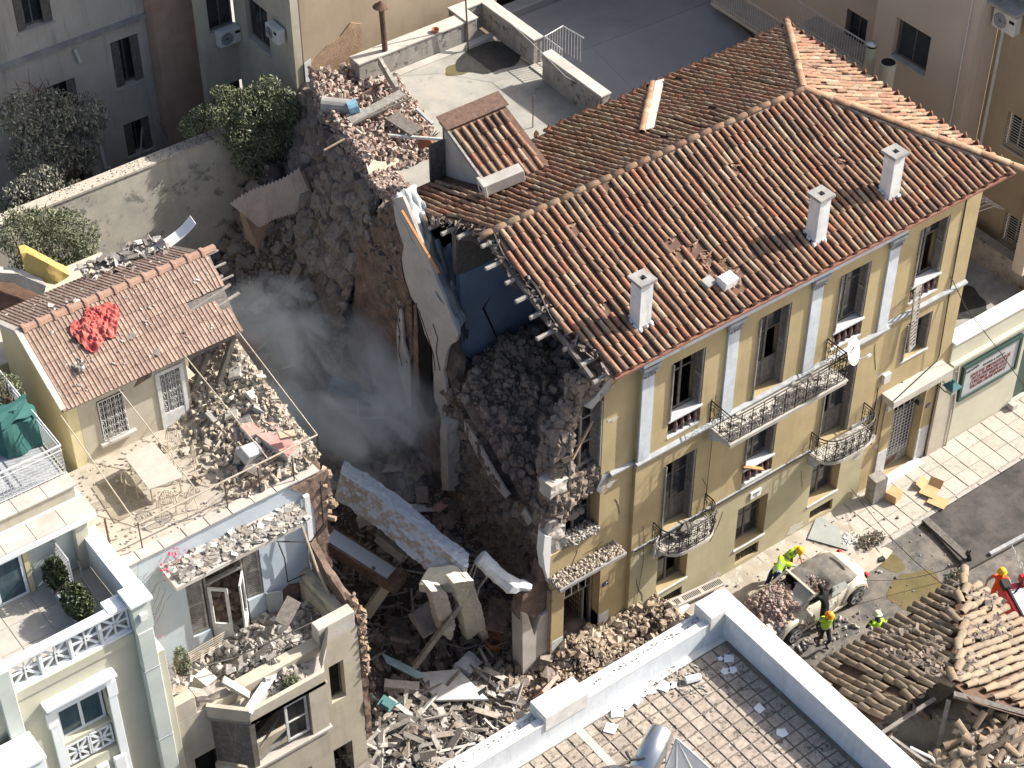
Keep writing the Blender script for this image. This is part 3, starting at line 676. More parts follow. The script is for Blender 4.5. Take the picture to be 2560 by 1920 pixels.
def curved(x0, x1, z, lab):
    xm = (x0+x1)/2; hw = (x1-x0)/2
    path = [(x0,-.02),(x0,-.38)]+[(xm-hw*math.cos(a)*.98, -.42-.42*max(0,math.sin(a))**1.2-.06*math.sin(2*a)**2) for a in np.linspace(0, math.pi, 17)]+[(x1,-.38),(x1,-.02)]
    c = MB(); c.prism([(p[0], p[1]-.0, z-.1) for p in path], (0,0,.12)); bb = c.build('balcony', M['concpale'], parent=YH, label=lab)
    console(bb, x0+.02, 0, z-.1, .4, .36, .18); console(bb, x1-.2, 0, z-.1, .4, .36, .18)
    c = MB(); rail(c, [(p[0]*1.0, p[1]+.02) for p in path], z+.02, .88, .3, .013); c.build('railing', M['iron'], parent=bb)
    return bb
b1 = curved(3.62, 5.6, 3.55, 'small bowed balcony at the left middle floor with debris on it')
b2 = curved(9.85, 12.05, 3.6, 'small bowed balcony at the right middle floor')
c = MB(); c.obox((4.7,-.3,3.75),(.5,.3,.14),(.2,.1,.5)); c.obox((4.3,-.25,3.68),(.35,.25,.08),(0,.3,.2)); c.build('fallen_block', M['debris'], parent=b1)
c = MB(); c.tube([(3.75,-.15,4.0),(3.55,-.25,3.9),(3.45,-.3,3.4),(3.55,-.2,3.1),(3.7,-.1,3.15)], .03, 6); c.build('loose_conduit', M['acwhite'], parent=b1)
# orange board in the balustrade window
c = MB(); c.bar((7.0,-.02,4.75),(7.75,-.15,4.3),.14,.03); c.build('orange_board', M['wood_orange'], parent=YH)
# cracks, scars and small stains of the facade
rng = np.random.default_rng(9); c = MB()
for x, z, dx, dz, n in ((1.75,10.55,.75,.45,7),(2.2,6.2,.3,-.9,6),(5.4,5.2,.35,-.9,6),(6.4,3.2,-.3,-1.1,7),(8.8,6.6,.4,-.7,6),(.9,4.95,-.2,-.7,5),(12.1,6.9,.2,-1.2,6),(3.1,2.4,.3,-1.4,7),(9.6,3.0,.2,-1.0,6),(1.1,4.6,.6,.3,5)):
    yy = (RY if x < 2.8 or x > 12.45 else 0)-.004-(.006 if z < 3.5 else 0); p = [(x, yy, z)]
    for i in range(n): x += dx/n+rng.normal(0,.035); z += dz/n+rng.normal(0,.03); p.append((x, yy, z))
    c.tube(p, .008, 3)
c.build('facade_crack', M['dark'], parent=YH, kind='stuff')
for x, z, s_ in ((1.9,6.95,.22),(2.3,4.15,.16),(1.95,9.4,.14),(6.6,7.05,.12),(12.2,2.1,.2),(13.2,1.9,.14),(9.7,.35,.22),(6.3,.3,.25),(3.4,.25,.2),(12.7,5.2,.12)):
    yy = (RY if x < 2.8 or x > 12.45 else 0)-.002-(.006 if z < 3.5 else 0); c = MB()
    c.prism([(x+s_*(1+.45*rng.normal())*math.cos(a)*1.2, yy, z+s_*(1+.3*rng.normal())*math.sin(a)*.7) for a in np.linspace(0, 6.28, 12)[:-1]], (0, -.006, 0)); c.build('plaster_scar', M['concpale'], parent=YH)
# ================================================================ roofs: barrel tiles
def tile_mesh(name, m, r0=.088, r1=.068, ln=.46, n=6, th=.012):
    c = MB(); vs = []; 
    for x, r_ in ((0, r1), (ln, r0)):
        for rr in (r_, r_-th):
            for i in range(n+1):
                a = math.pi*i/n; vs.append((x, -rr*math.cos(a), rr*math.sin(a)*.95))
    N = n+1; fs = []
    for i in range(n):
        fs.append((i, i+1, 2*N+i+1, 2*N+i)); fs.append((N+i+1, N+i, 3*N+i, 3*N+i+1)); fs.append((2*N+i, 2*N+i+1, 3*N+i+1, 3*N+i))
    fs += [(0, 2*N, 3*N, N), (n, N+n, 3*N+n, 2*N+n)]
    c.add(vs, fs); me = bpy.data.meshes.new(name); me.from_pydata(c.v, [], c.f); me.materials.append(m)
    me.polygons.foreach_set('use_smooth', [True]*len(me.polygons)); me.update(); me['v'] = 1
    return me, np.array(c.v), c.f
def lay(parent, name, tm, frames, limit=300):
    """frames: list of 4x4 matrices (world). nearest 300 single, rest one stuff mesh"""
    me, V, F = tm
    frames.sort(key=lambda q: (q.translation-CAM).length)
    for q in frames[:limit]:
        o = bpy.data.objects.new(name, me); COL.objects.link(o); o.parent = parent
        l = q.copy(); l.translation = q.translation-world_loc(parent); o.matrix_basis = l
    rest = frames[limit:]
    if rest:
        vs = []; fs = []; n = len(V)
        for k_, q in enumerate(rest):
            m3 = np.array(q.to_3x3()); vs.append(V@m3.T+np.array(q.translation))
            fs += [tuple(i+k_*n for i in f) for f in F]
        mb = MB(); mb.v = np.concatenate(vs).tolist(); mb.f = fs
        mb.build(name+'s', me.materials[0], parent=parent, smooth=True, kind='stuff')
def frame(p, d, side, rnd=0.0, lift=0):
    """matrix: x down the slope, y across, z normal"""
    d = d.normalized(); n_ = d.cross(side).normalized()
    if n_.z < 0: side = -side; n_ = -n_
    if rnd:
        d = (d+side*random.gauss(0, rnd)+n_*random.gauss(0, rnd*.5)).normalized()
    y = n_.cross(d).normalized(); n_ = d.cross(y)
    m = Matrix((d, y, n_)).transposed().to_4x4(); m.translation = Vector(p)+n_*lift
    return m
T_main = tile_mesh('roof_tile', M['tile'])
roofp = MB()
ZE, ZR, YE, YB, XA, XE, YM = 11.72, 13.45, -.42, 9.25, 12.35, 16.35, 4.4
sF = (ZR-ZE)/(YM-YE)
def zF(x, y): return ZE+(y-YE)*sF+.07*nz(x, y, 0, .55)-.06*math.sin(max(0,min(1,(y-YE)/(YM-YE)))*math.pi)
def zB(x, y): return ZE-.1+(YB-y)*(ZR-ZE+.1)/(YB-YM)+.07*nz(x, y, 3, .55)
def zH(x, y): return ZE+(XE-x)*(ZR-ZE)/(XE-XA)+.06*nz(x, y, 6, .55)-.05*math.sin(max(0,min(1,(XE-x)/(XE-XA)))*math.pi)
def left_front(y): return 1.15+.09*math.sin(y*3)+ (0.15 if y < 1.2 else 0)+max(0,(.6-y))*.25
def left_back(y):                 # broken left edge of the back slope, widening towards the back
    return 1.2-(y-YM)*.10 if y < 6.2 else 1.0-(y-6.2)*.05
# deck under the tiles
def front_pt(u, v):
    y = YE+(YM-YE)*v; xr = XE-(XE-XA)*v; x = left_front(y)+(xr-left_front(y))*u; return (x, y, zF(x, y)-.02)
def back_pt(u, v):
    y = YM+(YB-YM)*v; xr = XA+(XE-XA)*v; x = left_back(y)+(xr-left_back(y))*u; return (x, y, zB(x, y)-.02)
def hip_pt(u, v):
    x = XA+(XE-XA)*v; y0 = YM-(YM-YE)*v; y1 = YM+(YB-YM)*v; y = y0+(y1-y0)*u; return (x, y, zH(x, y)-.02)
roofp.grid(front_pt, 60, 14); roofp.grid(back_pt, 60, 14); roofp.grid(hip_pt, 30, 12)
roof = roofp.build('roof', M['tile_deck'], parent=YH, smooth=True, sol=.05)
fr = []; sp_ = .235; st = .405
x = .9; row = 0
hole = up(1700+80/2.572*1, 640+120/2.572*1, z=12.2)
broken_c = D(1570, 590, z=12.1)
chip_pts = []
while x < XE-.1:
    top = YM-.05 if x < XA else YM-(x-XA)*(YM-YE)/(XE-XA)-.1
    y = YE-.05; k_ = 0; wob = random.gauss(0, .012)
    while True:
        ya = y+st*(k_+1)*math.cos(math.atan(sF)); yb = ya-st*1.1
        if yb+.12 > top: break
        yt = min(ya, top+.08)
        xx = x+wob+.012*math.sin(k_*1.3+row)
        if xx > left_front(yt)+.02:
            dx, dy = xx-broken_c.x, yt-broken_c.y
            gap = (abs(dx+dy*.45-.1) < .38 and -0.4 < dy < 1.9 and random.random() < .72) or random.random() < .004
            if gap: chip_pts.append((xx, yt, zF(xx, yt)))
            else:
                p = Vector((xx, yt, zF(xx, yt)+.045)); d = Vector((0, -1, -(zF(xx, yt)-zF(xx, yt-.4))/.4))
                fr.append(frame(p, d, Vector((1,0,0)), .03, .0))
        k_ += 1
    x += sp_; row += 1
x = .6; row = 0
while x < XE-.1:
    lim = YM+.05 if x < XA else YM+(x-XA)*(YB-YM)/(XE-XA)+.1
    y = YB+.05; k_ = 0; wob = random.gauss(0, .012)
    while True:
        ya = y-st*(k_+1)*.95; yb = ya+st*1.1
        if yb-.12 < lim: break
        yt = max(ya, lim-.08); xx = x+wob+.012*math.sin(k_*1.3+row)
        gap = random.random() < .01
        dorm = (2.7 < xx < 4.6 and yt > 6.6)
        if xx > left_back(yt)+.02 and not gap and not dorm and not (xx < 6.6 and yt > 8.9+0*xx):
            p = Vector((xx, yt, zB(xx, yt)+.045)); d = Vector((0, 1, -(zB(xx, yt)-zB(xx, yt+.4))/.4))
            fr.append(frame(p, d, Vector((1,0,0)), .045 if xx < 3.2 else .03))
        k_ += 1
    x += sp_; row += 1
y = YE+.1; row = 0
while y < YB-.05:
    if y < YM: xt_lim = XA+(YM-y)*(XE-XA)/(YM-YE)+.08
    else: xt_lim = XA+(y-YM)*(XE-XA)/(YB-YM)+.08
    k_ = 0; wob = random.gauss(0, .012)
    while True:
        xa = XE+.05-st*(k_+1)*.93; xb = xa+st*1.1
        if xb-.12 < xt_lim: break
        xt = max(xa, xt_lim-.08); yy = y+wob+.015*math.sin(k_*1.1+row)
        if random.random() > .008:
            p = Vector((xt, yy, zH(xt, yy)+.045)); d = Vector((1, 0, -(zH(xt, yy)-zH(xt+.4, yy))/.4))
            fr.append(frame(p, d, Vector((0,1,0)), .045))
        k_ += 1
    y += sp_; row += 1
lay(roof, 'roof_tile', T_main, fr)
# chips where tiles are missing
c = MB(); rng = np.random.default_rng(11)
for p in chip_pts:
    for _ in range(5): add_chunk(c, (p[0]+rng.uniform(-.12,.12), p[1]+rng.uniform(-.2,.2), p[2]+.03), (rng.uniform(.08,.3),.05,.015), rng, .5)
c.build('broken_tile_shards', M['tile'], parent=roof, kind='stuff')
# ridge and hip tiles: bigger
T_ridge = tile_mesh('ridge_tile', M['tile_ridge'] if 'tile_ridge' in M else mat('ridge_clay_tile', (.4,.25,.15), sc=5, bump=.25, rnd=[(.37,.24,.15),(.33,.19,.12),(.40,.29,.19),(.31,.17,.11)], spots=(.24,.19,.14), ssc=9, sth=.62), r0=.125, r1=.105, ln=.52, n=8)
rf = []
def ridge_line(a, b_, step=.45, lift=.07):
    a, b_ = Vector(a), Vector(b_); L2 = (b_-a).length; n = int(L2/step); d = (b_-a).normalized()
    for i in range(n+1):
        p = a+d*(i*step)
        q = p.copy(); q.z += .04*nz(p.x, p.y, 1, .8)
        rf.append(frame(q, d, Vector((0,0,1)).cross(d), .025, lift))
ridge_line((XA+.1, YM, ZR+.02), (1.2, YM, ZR-.0), lift=.05)
ridge_line((XA, YM, ZR+.02), (XE+.05, YE+.02, ZE+.04))
ridge_line((XA, YM, ZR+.02), (XE+.05, YB-.02, ZE+.04))
for q in rf:
    o = bpy.data.objects.new('ridge_tile', T_ridge[0]); COL.objects.link(o); o.parent = roof
    l = q.copy(); l.translation = q.translation-world_loc(roof); o.matrix_basis = l
c = MB()
for a, b_ in (((XA,YM,ZR+.0),(1.2,YM,ZR-.02)),((XA,YM,ZR),(XE,YE,ZE+.02)),((XA,YM,ZR),(XE,YB,ZE+.02))): c.bar(a, b_, .2, .11)
c.build('ridge_mortar', M['mortar'], parent=roof)
# antefix ornaments along the eaves
c = MB()
c.prism([(-.07,0,0),(.07,0,0),(.085,0,.08),(.06,0,.16),(.02,0,.20),(0,0,.23),(-.02,0,.20),(-.06,0,.16),(-.085,0,.08)], (0,.045,0))
c.tube([(0,.0,.02),(0,.18,.015)], .05, 6)
for a in (-.04, 0, .04): c.tube([(0,-.004,.03),(a,-.012,.15)], .012, 4)
ao = c.build('antefix', M['antefix'], base=(0,0,0)); ao.parent = roof; ame = ao.data
ax = 1.55; first = True
while ax < XE:
    l = Vector((ax, YE-.10, zF(ax, YE)-.10))
    if first: ao.location = l-world_loc(roof); ao.rotation_euler = (.25,0,0); first = False
    else: inst('antefix', ame, roof, l, (.25+random.uniform(-.06,.06), 0, random.uniform(-.1,.1)))
    ax += .47
ay = YE
while ay < YB:
    inst('antefix', ame, roof, (XE+.05, ay, zH(XE, ay)+.02), (0, 0, R(90)+random.uniform(-.1,.1))); ay += .47
ax = 4.9
while ax < XE:
    inst('antefix', ame, roof, (ax, YB+.03, zB(ax, YB)+.02), (0, 0, R(180)+random.uniform(-.1,.1))); ax += .47
# pan tiles of the eave row
c = MB(); x = 1.4
c.box(1.4, XE, YE-.16, YE+.1, ZE-.10, ZE-.03); c.build('eave_course', M['antefix'], parent=roof)
# --- chimneys
def chimney(px, py, label, h=1.45, w_=.42):
    b0 = None
    for z in np.arange(11.6, 13.4, .02):     # sight the base onto the roof surface
        q = up(px*KD, py*KD, z=z)
        if abs(zF(q.x, q.y)-z) < .03: b0 = q; break
    if b0 is None: b0 = up(px*KD, py*KD, z=12.1)
    x, y = b0.x, b0.y+w_/2; z0 = zF(x, y)-.25
    c = MB(); c.box(x-w_/2, x+w_/2, y-w_/2, y+w_/2, z0, z0+h+.25)
    ch = c.build('chimney', M['limewash'], parent=YH, label=label, bevel=.012)
    k = MB(); zt = z0+h+.25; a = w_/2+.07; i_ = .085
    P = lambda u, v, d: (x+u, y+v, zt+.001+d)
    cellwall(k, [-a, a], [-a, a], [(-i_, i_, -i_, i_)], P, .09); k.build('chimney_cap', M['concrete'], parent=ch, bevel=.008)
    k = MB(); k.box(x-.07, x+.07, y-.07, y+.07, zt+.001, zt+.004); k.build('flue_hole', M['dark'], parent=ch)
    k = MB(); rng = np.random.default_rng(int(px))
    for i in range(26):
        t = rng.uniform(0, 1); s_ = rng.integers(0, 4)
        q = [(x-w_/2+t*w_, y-w_/2-.02), (x+w_/2+.02, y-w_/2+t*w_), (x-w_/2-.03, y-w_/2+t*w_), (x-w_/2+t*w_, y+w_/2+.02)][s_]
        add_rock(k, (q[0], q[1], zF(q[0], q[1])+.08), rng.uniform(.04,.09), rng)
    k.build('flashing_mortar', M['limewash'], parent=ch)
    return ch
chimney(1393, 712, 'white chimney at the left of the front slope')
chimney(1772, 527, 'white chimney in the middle of the front slope', 1.45)
chimney(1930, 433, 'white chimney at the right of the front slope', 1.4)
q = D(1570, 612, z=12.05)
c = MB(); c.obox((q.x, q.y, zF(q.x,q.y)+.16), (.5,.36,.3), (sF*.5,.05,.1)); cs = c.build('chimney_stump', M['limewash'], parent=YH, bevel=.015)
c = MB(); c.obox((q.x-.45, q.y+.25, zF(q.x-.4,q.y+.2)+.13), (.4,.3,.12), (.3,.1,.2)); c.build('broken_cap', M['concrete'], parent=cs, bevel=.01)
# fallen chimney lying on the back slope
a = D(1045, 405, z=12.95); b_ = D(1110, 378, z=13.1)
fc = MB(); d = (b_-a).normalized()
fc.bar(a, b_+d*.25, .4, .36); FC = fc.build('fallen_chimney', M['concpale'], base=a, bevel=.012, label='toppled cement chimney shaft lying across the back roof slope', cat='chimney')
fc = MB(); fc.bar(a-d*.09, a-d*.001, .5, .46); fc.build('chimney_cap', M['concpale'], parent=FC, bevel=.01)
fc = MB(); fc.bar(a-d*.10, a-d*.091, .16, .13); fc.build('flue_hole', M['dark'], parent=FC)
# --- dormer (timber boarded front with lean-to tiled roof)
DX0, DX1 = 3.0, 4.95
c = MB(); yd = 9.35; zt = 13.55
c.prism([(DX0,yd,11.2),(DX0,yd,zt-.1),(DX0,6.9,12.35),(DX0,6.9,11.9)], (.14,0,0))
dor = c.build('dormer', M['plasterwhite'], parent=YH, label='small lean-to dormer with a boarded back and tiled roof')
c = MB(); 
for i in range(7): c.box(DX0-.55+i*.08, DX0-.55+i*.08+.07, yd-.12, yd-.08+random.uniform(0,.02), 11.25, 12.95-.0*i)
c.build('board', M['wood_dark'], parent=dor)
c = MB(); c.box(DX0, DX1, yd-.06, yd, 11.2, zt-.1); c.build('dormer_back', M['plasterwhite'], parent=dor)
c = MB(); sD = (zt-12.5)/(yd-6.9)
c.prism([(DX0-.05,6.75,12.42),(DX0-.05,yd,zt-.06),(DX0-.05,yd,zt-.01),(DX0-.05,6.75,12.47)], (DX1-DX0+.1,0,0)); c.build('dormer_roof', M['tile_deck'], parent=dor)
c = MB(); c.bar((DX0-.08,6.7,12.42),(DX0-.08,yd,zt),.07,.1); c.build('barge_board', M['wood_grey'], parent=dor)
c = MB(); c.prism([(DX0-.14,yd-.42,zt-.10),(DX1+.1,yd-.42,zt-.10),(DX1+.1,yd+.1,zt+.08),(DX0-.14,yd+.1,zt+.08)], (0,.0,.03)); c.build('rusty_ridge_flashing', M['iron_rust'], parent=dor)
x = DX0+.1
while x < DX1:
    for k_ in range(6):
        y = yd-.45-k_*.40; 
        if y < 6.95: continue
        z = 12.5+(y-6.9)*sD
        m = frame(Vector((x+random.gauss(0,.01), y, z+.03)), Vector((0,-1,-sD)), Vector((1,0,0)), .025)
        o = bpy.data.objects.new('dormer_tile', T_main[0]); COL.objects.link(o); o.parent = dor; m.translation -= world_loc(dor); o.matrix_basis = m
    x += .27
# flashing ridge on the back slope (short secondary hip)
g0 = D(1410, 175, z=11.9); g1 = D(1387, 280, z=13.0)
rf2 = []
d = (g0-g1); n = int(d.length/.43)
for i in range(n):
    p = g1+d.normalized()*i*.43; rf2.append(frame(Vector((p.x, p.y, zB(p.x, p.y)+.12)), Vector((d.x,d.y,-(zB(g1.x,g1.y)-zB(g0.x,g0.y)))), Vector((1,0,0)), .02))
for m in rf2:
    o = bpy.data.objects.new('ridge_tile', T_ridge[0]); COL.objects.link(o); o.parent = roof; m.translation -= world_loc(roof); o.matrix_basis = m
c = MB()
def fl(u, v):
    p = g1.lerp(g0, u); x = p.x+.12+v*.34; return (x, p.y, zB(x, p.y)+.17-.06*v)
c.grid(fl, 8, 2); c.build('mortar_flashing', M['concpale'], parent=roof, sol=.03)
# ================================================================ torn side of the yellow house
def poly_x(mb, pts, x, th):                     # D-pixel outline sighted onto the plane x=const, real thickness th (towards +x)
    mb.prism([D(a, b_, x=x) for a, b_ in pts], (th, 0, 0)); return mb
def poly_y(mb, pts, y, th): mb.prism([D(a, b_, y=y) for a, b_ in pts], (0, th, 0)); return mb
def rough(o, amt=.06, sub=.35, seed=0, sc=2.2):
    """break a flat slab face into a rugged masonry surface"""
    me = o.data; bm = bmesh.new(); bm.from_mesh(me)
    bmesh.ops.triangulate(bm, faces=bm.faces)
    for _ in range(7):
        es = [e for e in bm.edges if e.calc_length() > sub]
        if not es or len(bm.verts) > 9000: break
        bmesh.ops.subdivide_edges(bm, edges=es, cuts=1); bmesh.ops.triangulate(bm, faces=[f for f in bm.faces if len(f.verts) > 3])
    bm.normal_update()
    for v in bm.verts:
        q = v.co*sc
        v.co += v.normal*(mnoise.noise(q+Vector((seed,0,0)))*amt+mnoise.noise(q*3.1)*amt*.5)+Vector((0, mnoise.noise(q*1.7+Vector((9,0,0)))*amt, mnoise.noise(q*1.9+Vector((0,7,0)))*amt))
    bm.to_mesh(me); bm.free(); me.update(); return o
XW = .35
# party wall of rubble masonry (its outer face looks into the pit)
c = MB(); poly_x(c, [(846,428),(872,520),(905,560),(930,640),(962,760),(985,850),(1000,880),(1050,970),(1100,1075),(1150,1100),(1180,1150),(1172,1250),(1150,1420),(1120,1560),(860,1200),(760,760),(770,520)], XW, .5)
pw = rough(c.build('party_wall', M['earthwall'], parent=YH), .10, .3); 
# stones standing proud of it; a dark sheet stands for the shaded doorway
c = MB(); rng = np.random.default_rng(21)
def scatter_wall(c, poly, x, n, r0, r1, rng, boxy=.3):
    P2 = [(p.y, p.z) for p in (D(a, b_, x=x) for a, b_ in poly)]
    ys = [p[0] for p in P2]; zs = [p[1] for p in P2]
    def inside(y, z):
        k_ = False; j = len(P2)-1
        for i in range(len(P2)):
            if (P2[i][1] > z) != (P2[j][1] > z) and y < (P2[j][0]-P2[i][0])*(z-P2[i][1])/(P2[j][1]-P2[i][1])+P2[i][0]: k_ = not k_
            j = i
        return k_
    m_ = 0
    while m_ < n:
        y, z = rng.uniform(min(ys), max(ys)), rng.uniform(min(zs), max(zs))
        if inside(y, z):
            r_ = rng.uniform(r0, r1); m_ += 1
            if rng.random() < boxy: add_chunk(c, (x-.02, y, z), (r_*1.2, r_*2.2, r_*1.3), rng, .25, .25)
            else: add_rock(c, (x+.02, y, z), r_, rng)
scatter_wall(c, [(950,870),(1000,880),(1050,970),(1100,1075),(1180,1150),(1165,1240),(1140,1330),(1000,1100)], XW, 900, .06, .2, rng)
scatter_wall(c, [(846,428),(900,560),(890,800),(790,560),(780,500)], XW, 130, .05, .13, rng)
c.build('wall_stone', M['stone'], parent=YH, kind='stuff')
# pale plaster sheets still on the wall
c = MB(); poly_x(c, [(848,430),(870,425),(990,720),(985,738),(972,745),(965,760),(958,800),(966,850),(963,905),(955,920),(945,880),(938,860),(934,760),(918,720),(900,660),(885,640),(872,600),(868,560),(872,530),(855,480)], XW-.14, .09)
rough(c.build('plaster_sheet', M['plasterwhite'], parent=YH, label='tall sheet of pale plaster above the doorway'), .012, .3, sc=5)
c = MB(); poly_x(c, [(860,650),(868,680),(872,740),(884,780),(888,880),(880,870),(868,830),(860,800),(856,720)], XW-.12, .07)
rough(c.build('plaster_sheet', M['plasterwhite'], parent=YH, label='narrow cracked strip of pale plaster left of the doorway'), .01, .3, sc=5)
for pts in ([(1002,905),(1035,960),(1090,1055),(1100,1068),(1092,1078),(1062,1040),(1030,985),(1003,930)], [(950,950),(970,960),(985,990),(985,1060),(955,1060),(952,1000)], [(1133,1098),(1150,1125),(1140,1135),(1125,1110)]):
    c = MB(); poly_x(c, pts, XW-.13, .06); rough(c.build('plaster_sheet', M['plasterwhite'], parent=YH), .02, .3)
c = MB(); poly_x(c, [(889,645),(905,668),(928,735),(934,860),(938,885),(925,905),(905,860),(893,800)], XW-.135, .02); c.build('doorway_dark_sheet', M['dark'], parent=YH)  # near-black sheet on the wall paints the darkness of the doorway
c = MB(); poly_x(c, [(893,660),(899,655),(903,760),(906,850),(899,860),(893,800)], XW-.17, .03); rough(c.build('doorway_jamb', M['earthwall'], parent=YH), .02, .3)
# wooden batten and cloth sheet over the top of the torn wall
c = MB(); c.bar(D(868,455,x=XW-.3), D(948,590,x=XW-.3), .07, .05); c.build('batten', M['wood_orange'], parent=YH)
c = MB()
for pts in ([(866,560),(873,600),(886,640),(905,672),(922,722),(936,765),(940,800)], [(862,665),(858,690),(864,720),(861,760),(868,790)], [(935,700),(945,730),(942,760),(950,800)]):
    c.tube([D(a, b_, x=XW-.155) for a, b_ in pts], .012, 4)
c.build('plaster_crack', M['dark'], parent=YH)
# grey render pillar
c = MB(); c.bar(D(972,905,x=XW-.3), D(975,1045,x=XW-.3), .42, .3); rough(c.build('broken_pillar', M['concpale'], parent=YH), .05, .25)
# roof overhang underside: rafters and torn battens along the broken edge
c = MB()
for i, t in enumerate(np.linspace(.02, .97, 9)):
    y = YM-(YM-YE)*t; x0 = left_front(y)-.42-.3*random.random(); z = zF(1.3, y)-.16
    c2 = MB(); c2.tube([(x0, y, z-.03), (3.2, y, z)], .065, 7); c2.build('rafter', M['wood_grey'], parent=roof)
for i, t in enumerate(np.linspace(.05, .9, 7)):
    y = YM+(YB-YM)*t; x0 = left_back(y)-.3-.35*random.random(); z = zB(1.3, y)-.16
    c2 = MB(); c2.tube([(x0, y, z-.03), (3.0, y, z)], .07, 7); c2.build('rafter', M['wood_grey'], parent=roof)
c2 = MB(); c2.bar((1.0, YM, ZR-.2), (1.0, YE+.3, ZE-.12), .10, .14); c2.build('torn_beam', M['wood_dark'], parent=roof)
c2 = MB(); 
for s_ in range(2): c2.tube([(left_front(y)-.03-.03*s_, y, zF(1.2, y)+.05+.03*math.sin(y*3+s_)) for y in np.linspace(YM, YE+.8, 14)], .012, 4)
c2.build('torn_edge_strip', M['wood_dark'], parent=roof)
c2 = MB(); rng = np.random.default_rng(31)
for i in range(160):
    y = rng.uniform(YE, YM+3); x = (left_front(y) if y < YM else left_back(y))+rng.uniform(-.22,.12); z = (zF(x,y) if y < YM else zB(x,y))-.02+rng.uniform(-.12,.06)
    add_chunk(c2, (x, y, z), (rng.uniform(.06,.3), rng.uniform(.03,.1), rng.uniform(.01,.04)), rng, 1.2)
c2.build('torn_edge_debris', M['stone_dust'], parent=roof, kind='stuff')
c2 = MB()
def under(u, v):
    y = YM+1.2-(YM+1.2-YE-.3)*u; x = (left_front(y) if y < YM else left_back(y))+.02+.5*abs(v-.5)*2; z = (zF(x,y) if y < YM else zB(x,y))-.10-.50*math.sin(v*math.pi)**.6*(.7+.5*nz(y*2,0,4))
    return (x-.12*math.sin(v*math.pi)+.06*nz(y*5,v*4,1), y, z)
c2.grid(under, 60, 8); c2.build('torn_ceiling_edge', M['earthwall'], parent=roof, sol=.04)
# crumpled pale sheet draped over the wall head
def sheet(u, v):
    a = D(848,430,x=XW-.15).lerp(D(990,722,x=XW-.15), u); b_ = D(900,400,x=1.1).lerp(D(1008,692,x=.95), u)
    p = a.lerp(b_, v); w_ = .16
    return (p.x+w_*.6*nz(u*9, v*6, 1), p.y+w_*nz(u*8, v*7, 3), p.z+w_*1.1*nz(u*10, v*8, 2)+.12*math.sin(v*math.pi)+.05*math.sin(u*34))
c = MB(); c.grid(sheet, 60, 14); c.build('crumpled_sheet', M['tarp'], parent=YH, smooth=True, sol=.02)
def sheet2(u, v):
    a = D(940,520,x=XW+.3).lerp(D(1000,735,x=XW+.3), u); b_ = D(1000,520,x=1.5).lerp(D(1015,700,x=1.4), u); p = a.lerp(b_, v)
    return (p.x+.1*nz(u*5, v*5, 7), p.y+.1*nz(u*6, v*4, 8), p.z-.3*v+.12*math.sin(v*14+u*3))
c = MB(); c.grid(sheet2, 24, 16); c.build('hanging_sheet', M['tarp_blue'], parent=YH, smooth=True, sol=.02)
# rooms behind: floors, blue partition, ceilings
c = MB(); c.box(.5, 3.59, 2.9, 8.5, 7.0, 7.18); c.box(3.81, 15.4, .6, 8.5, 7.0, 7.18); c.box(.5, 15.4, .6, 8.5, 3.3, 3.5); c.box(3.81, 15.4, .7, 8.5, 10.95, 11.05); c.box(3.6, 3.8, .6, 8.5, .1, 11.3)
c.build('floor_slab', M['wood_dark'], parent=YH)
c = MB(); c.box(.9, 3.55, 5.76, 5.95, 11.2, 12.6); c.build('dark_attic_panel', M['wood_dark'], parent=YH); c = MB(); c.box(1.0, 3.55, 5.75, 5.95, 7.0, 11.19); rough(c.build('blue_partition', M['bluewall'], parent=YH), .012, .6)  # dark panel added above the blue wall, painting the gloom under the roof
c = MB()
for pts in ([(1060,640),(1046,665),(1062,700),(1072,725),(1088,745),(1086,746),(1069,725),(1059,702),(1042,667)], [(1008,770),(1030,785),(1050,790),(1060,800),(1050,793),(1030,787.5),(1006,773)]):
    c.prism([D(a, b_, y=5.72) for a, b_ in pts], (0, -.006, 0))
c.build('plaster_crack', M['dark'], parent=YH)
# stone corner piers of the front-left room
rng = np.random.default_rng(41)
c = MB()
def pile_wall(c, x0, x1, y0, y1, z0, z1, rng, prof=lambda x, z: True, r=.16):
    z = z0
    while z < z1:
        x = x0
        while x < x1:
            w_ = rng.uniform(r*1.3, r*2.4); h_ = rng.uniform(r*.9, r*1.5)
            if prof(x+w_/2, z):
                y = y0
                while y < y1:
                    d_ = rng.uniform(r*1.3, r*2.2)
                    if rng.random() < .7: add_rock(c, (x+w_/2+rng.uniform(-.03,.03), y+d_/2, z+h_/2), max(w_, h_)*.62, rng)
                    else: add_chunk(c, (x+w_/2, y+d_/2, z+h_/2), (w_*1.05, d_, h_*1.05), rng, .2, .2)
                    y += d_*.9
            x += w_*.9
        z += r*1.05
pile_wall(c, -.02, .5, .1, .72, 6.6, 9.6, rng, lambda x, z: x > .0+(z-6.6)*.02, .15)
pile_wall(c, .75, 1.72, .14, .6, 10.35, 11.2, rng, lambda x, z: x > .78+(11.2-z)*.1, .13)
pile_wall(c, .05, .9, .3, .66, 9.6, 10.9, rng, lambda x, z: x > .15+(z-9.6)*.5, .13)
pile_wall(c, -.15, .42, .16, .68, 5.3, 6.9, rng, lambda x, z: True, .14)
pile_wall(c, .4, 1.9, .16, .60, 6.85, 7.75, rng, lambda x, z: x < 1.78 or z < 7.3, .12)
c.build('corner_masonry', M['stone'], parent=YH, kind='stuff')
c = MB(); c.obox((.05,.2,8.05),(.62,.5,.48),(.05,.05,.1)); rough(c.build('corner_block', M['concpale'], parent=YH, label='big pale stone block on the torn corner pier'), .05, .2)
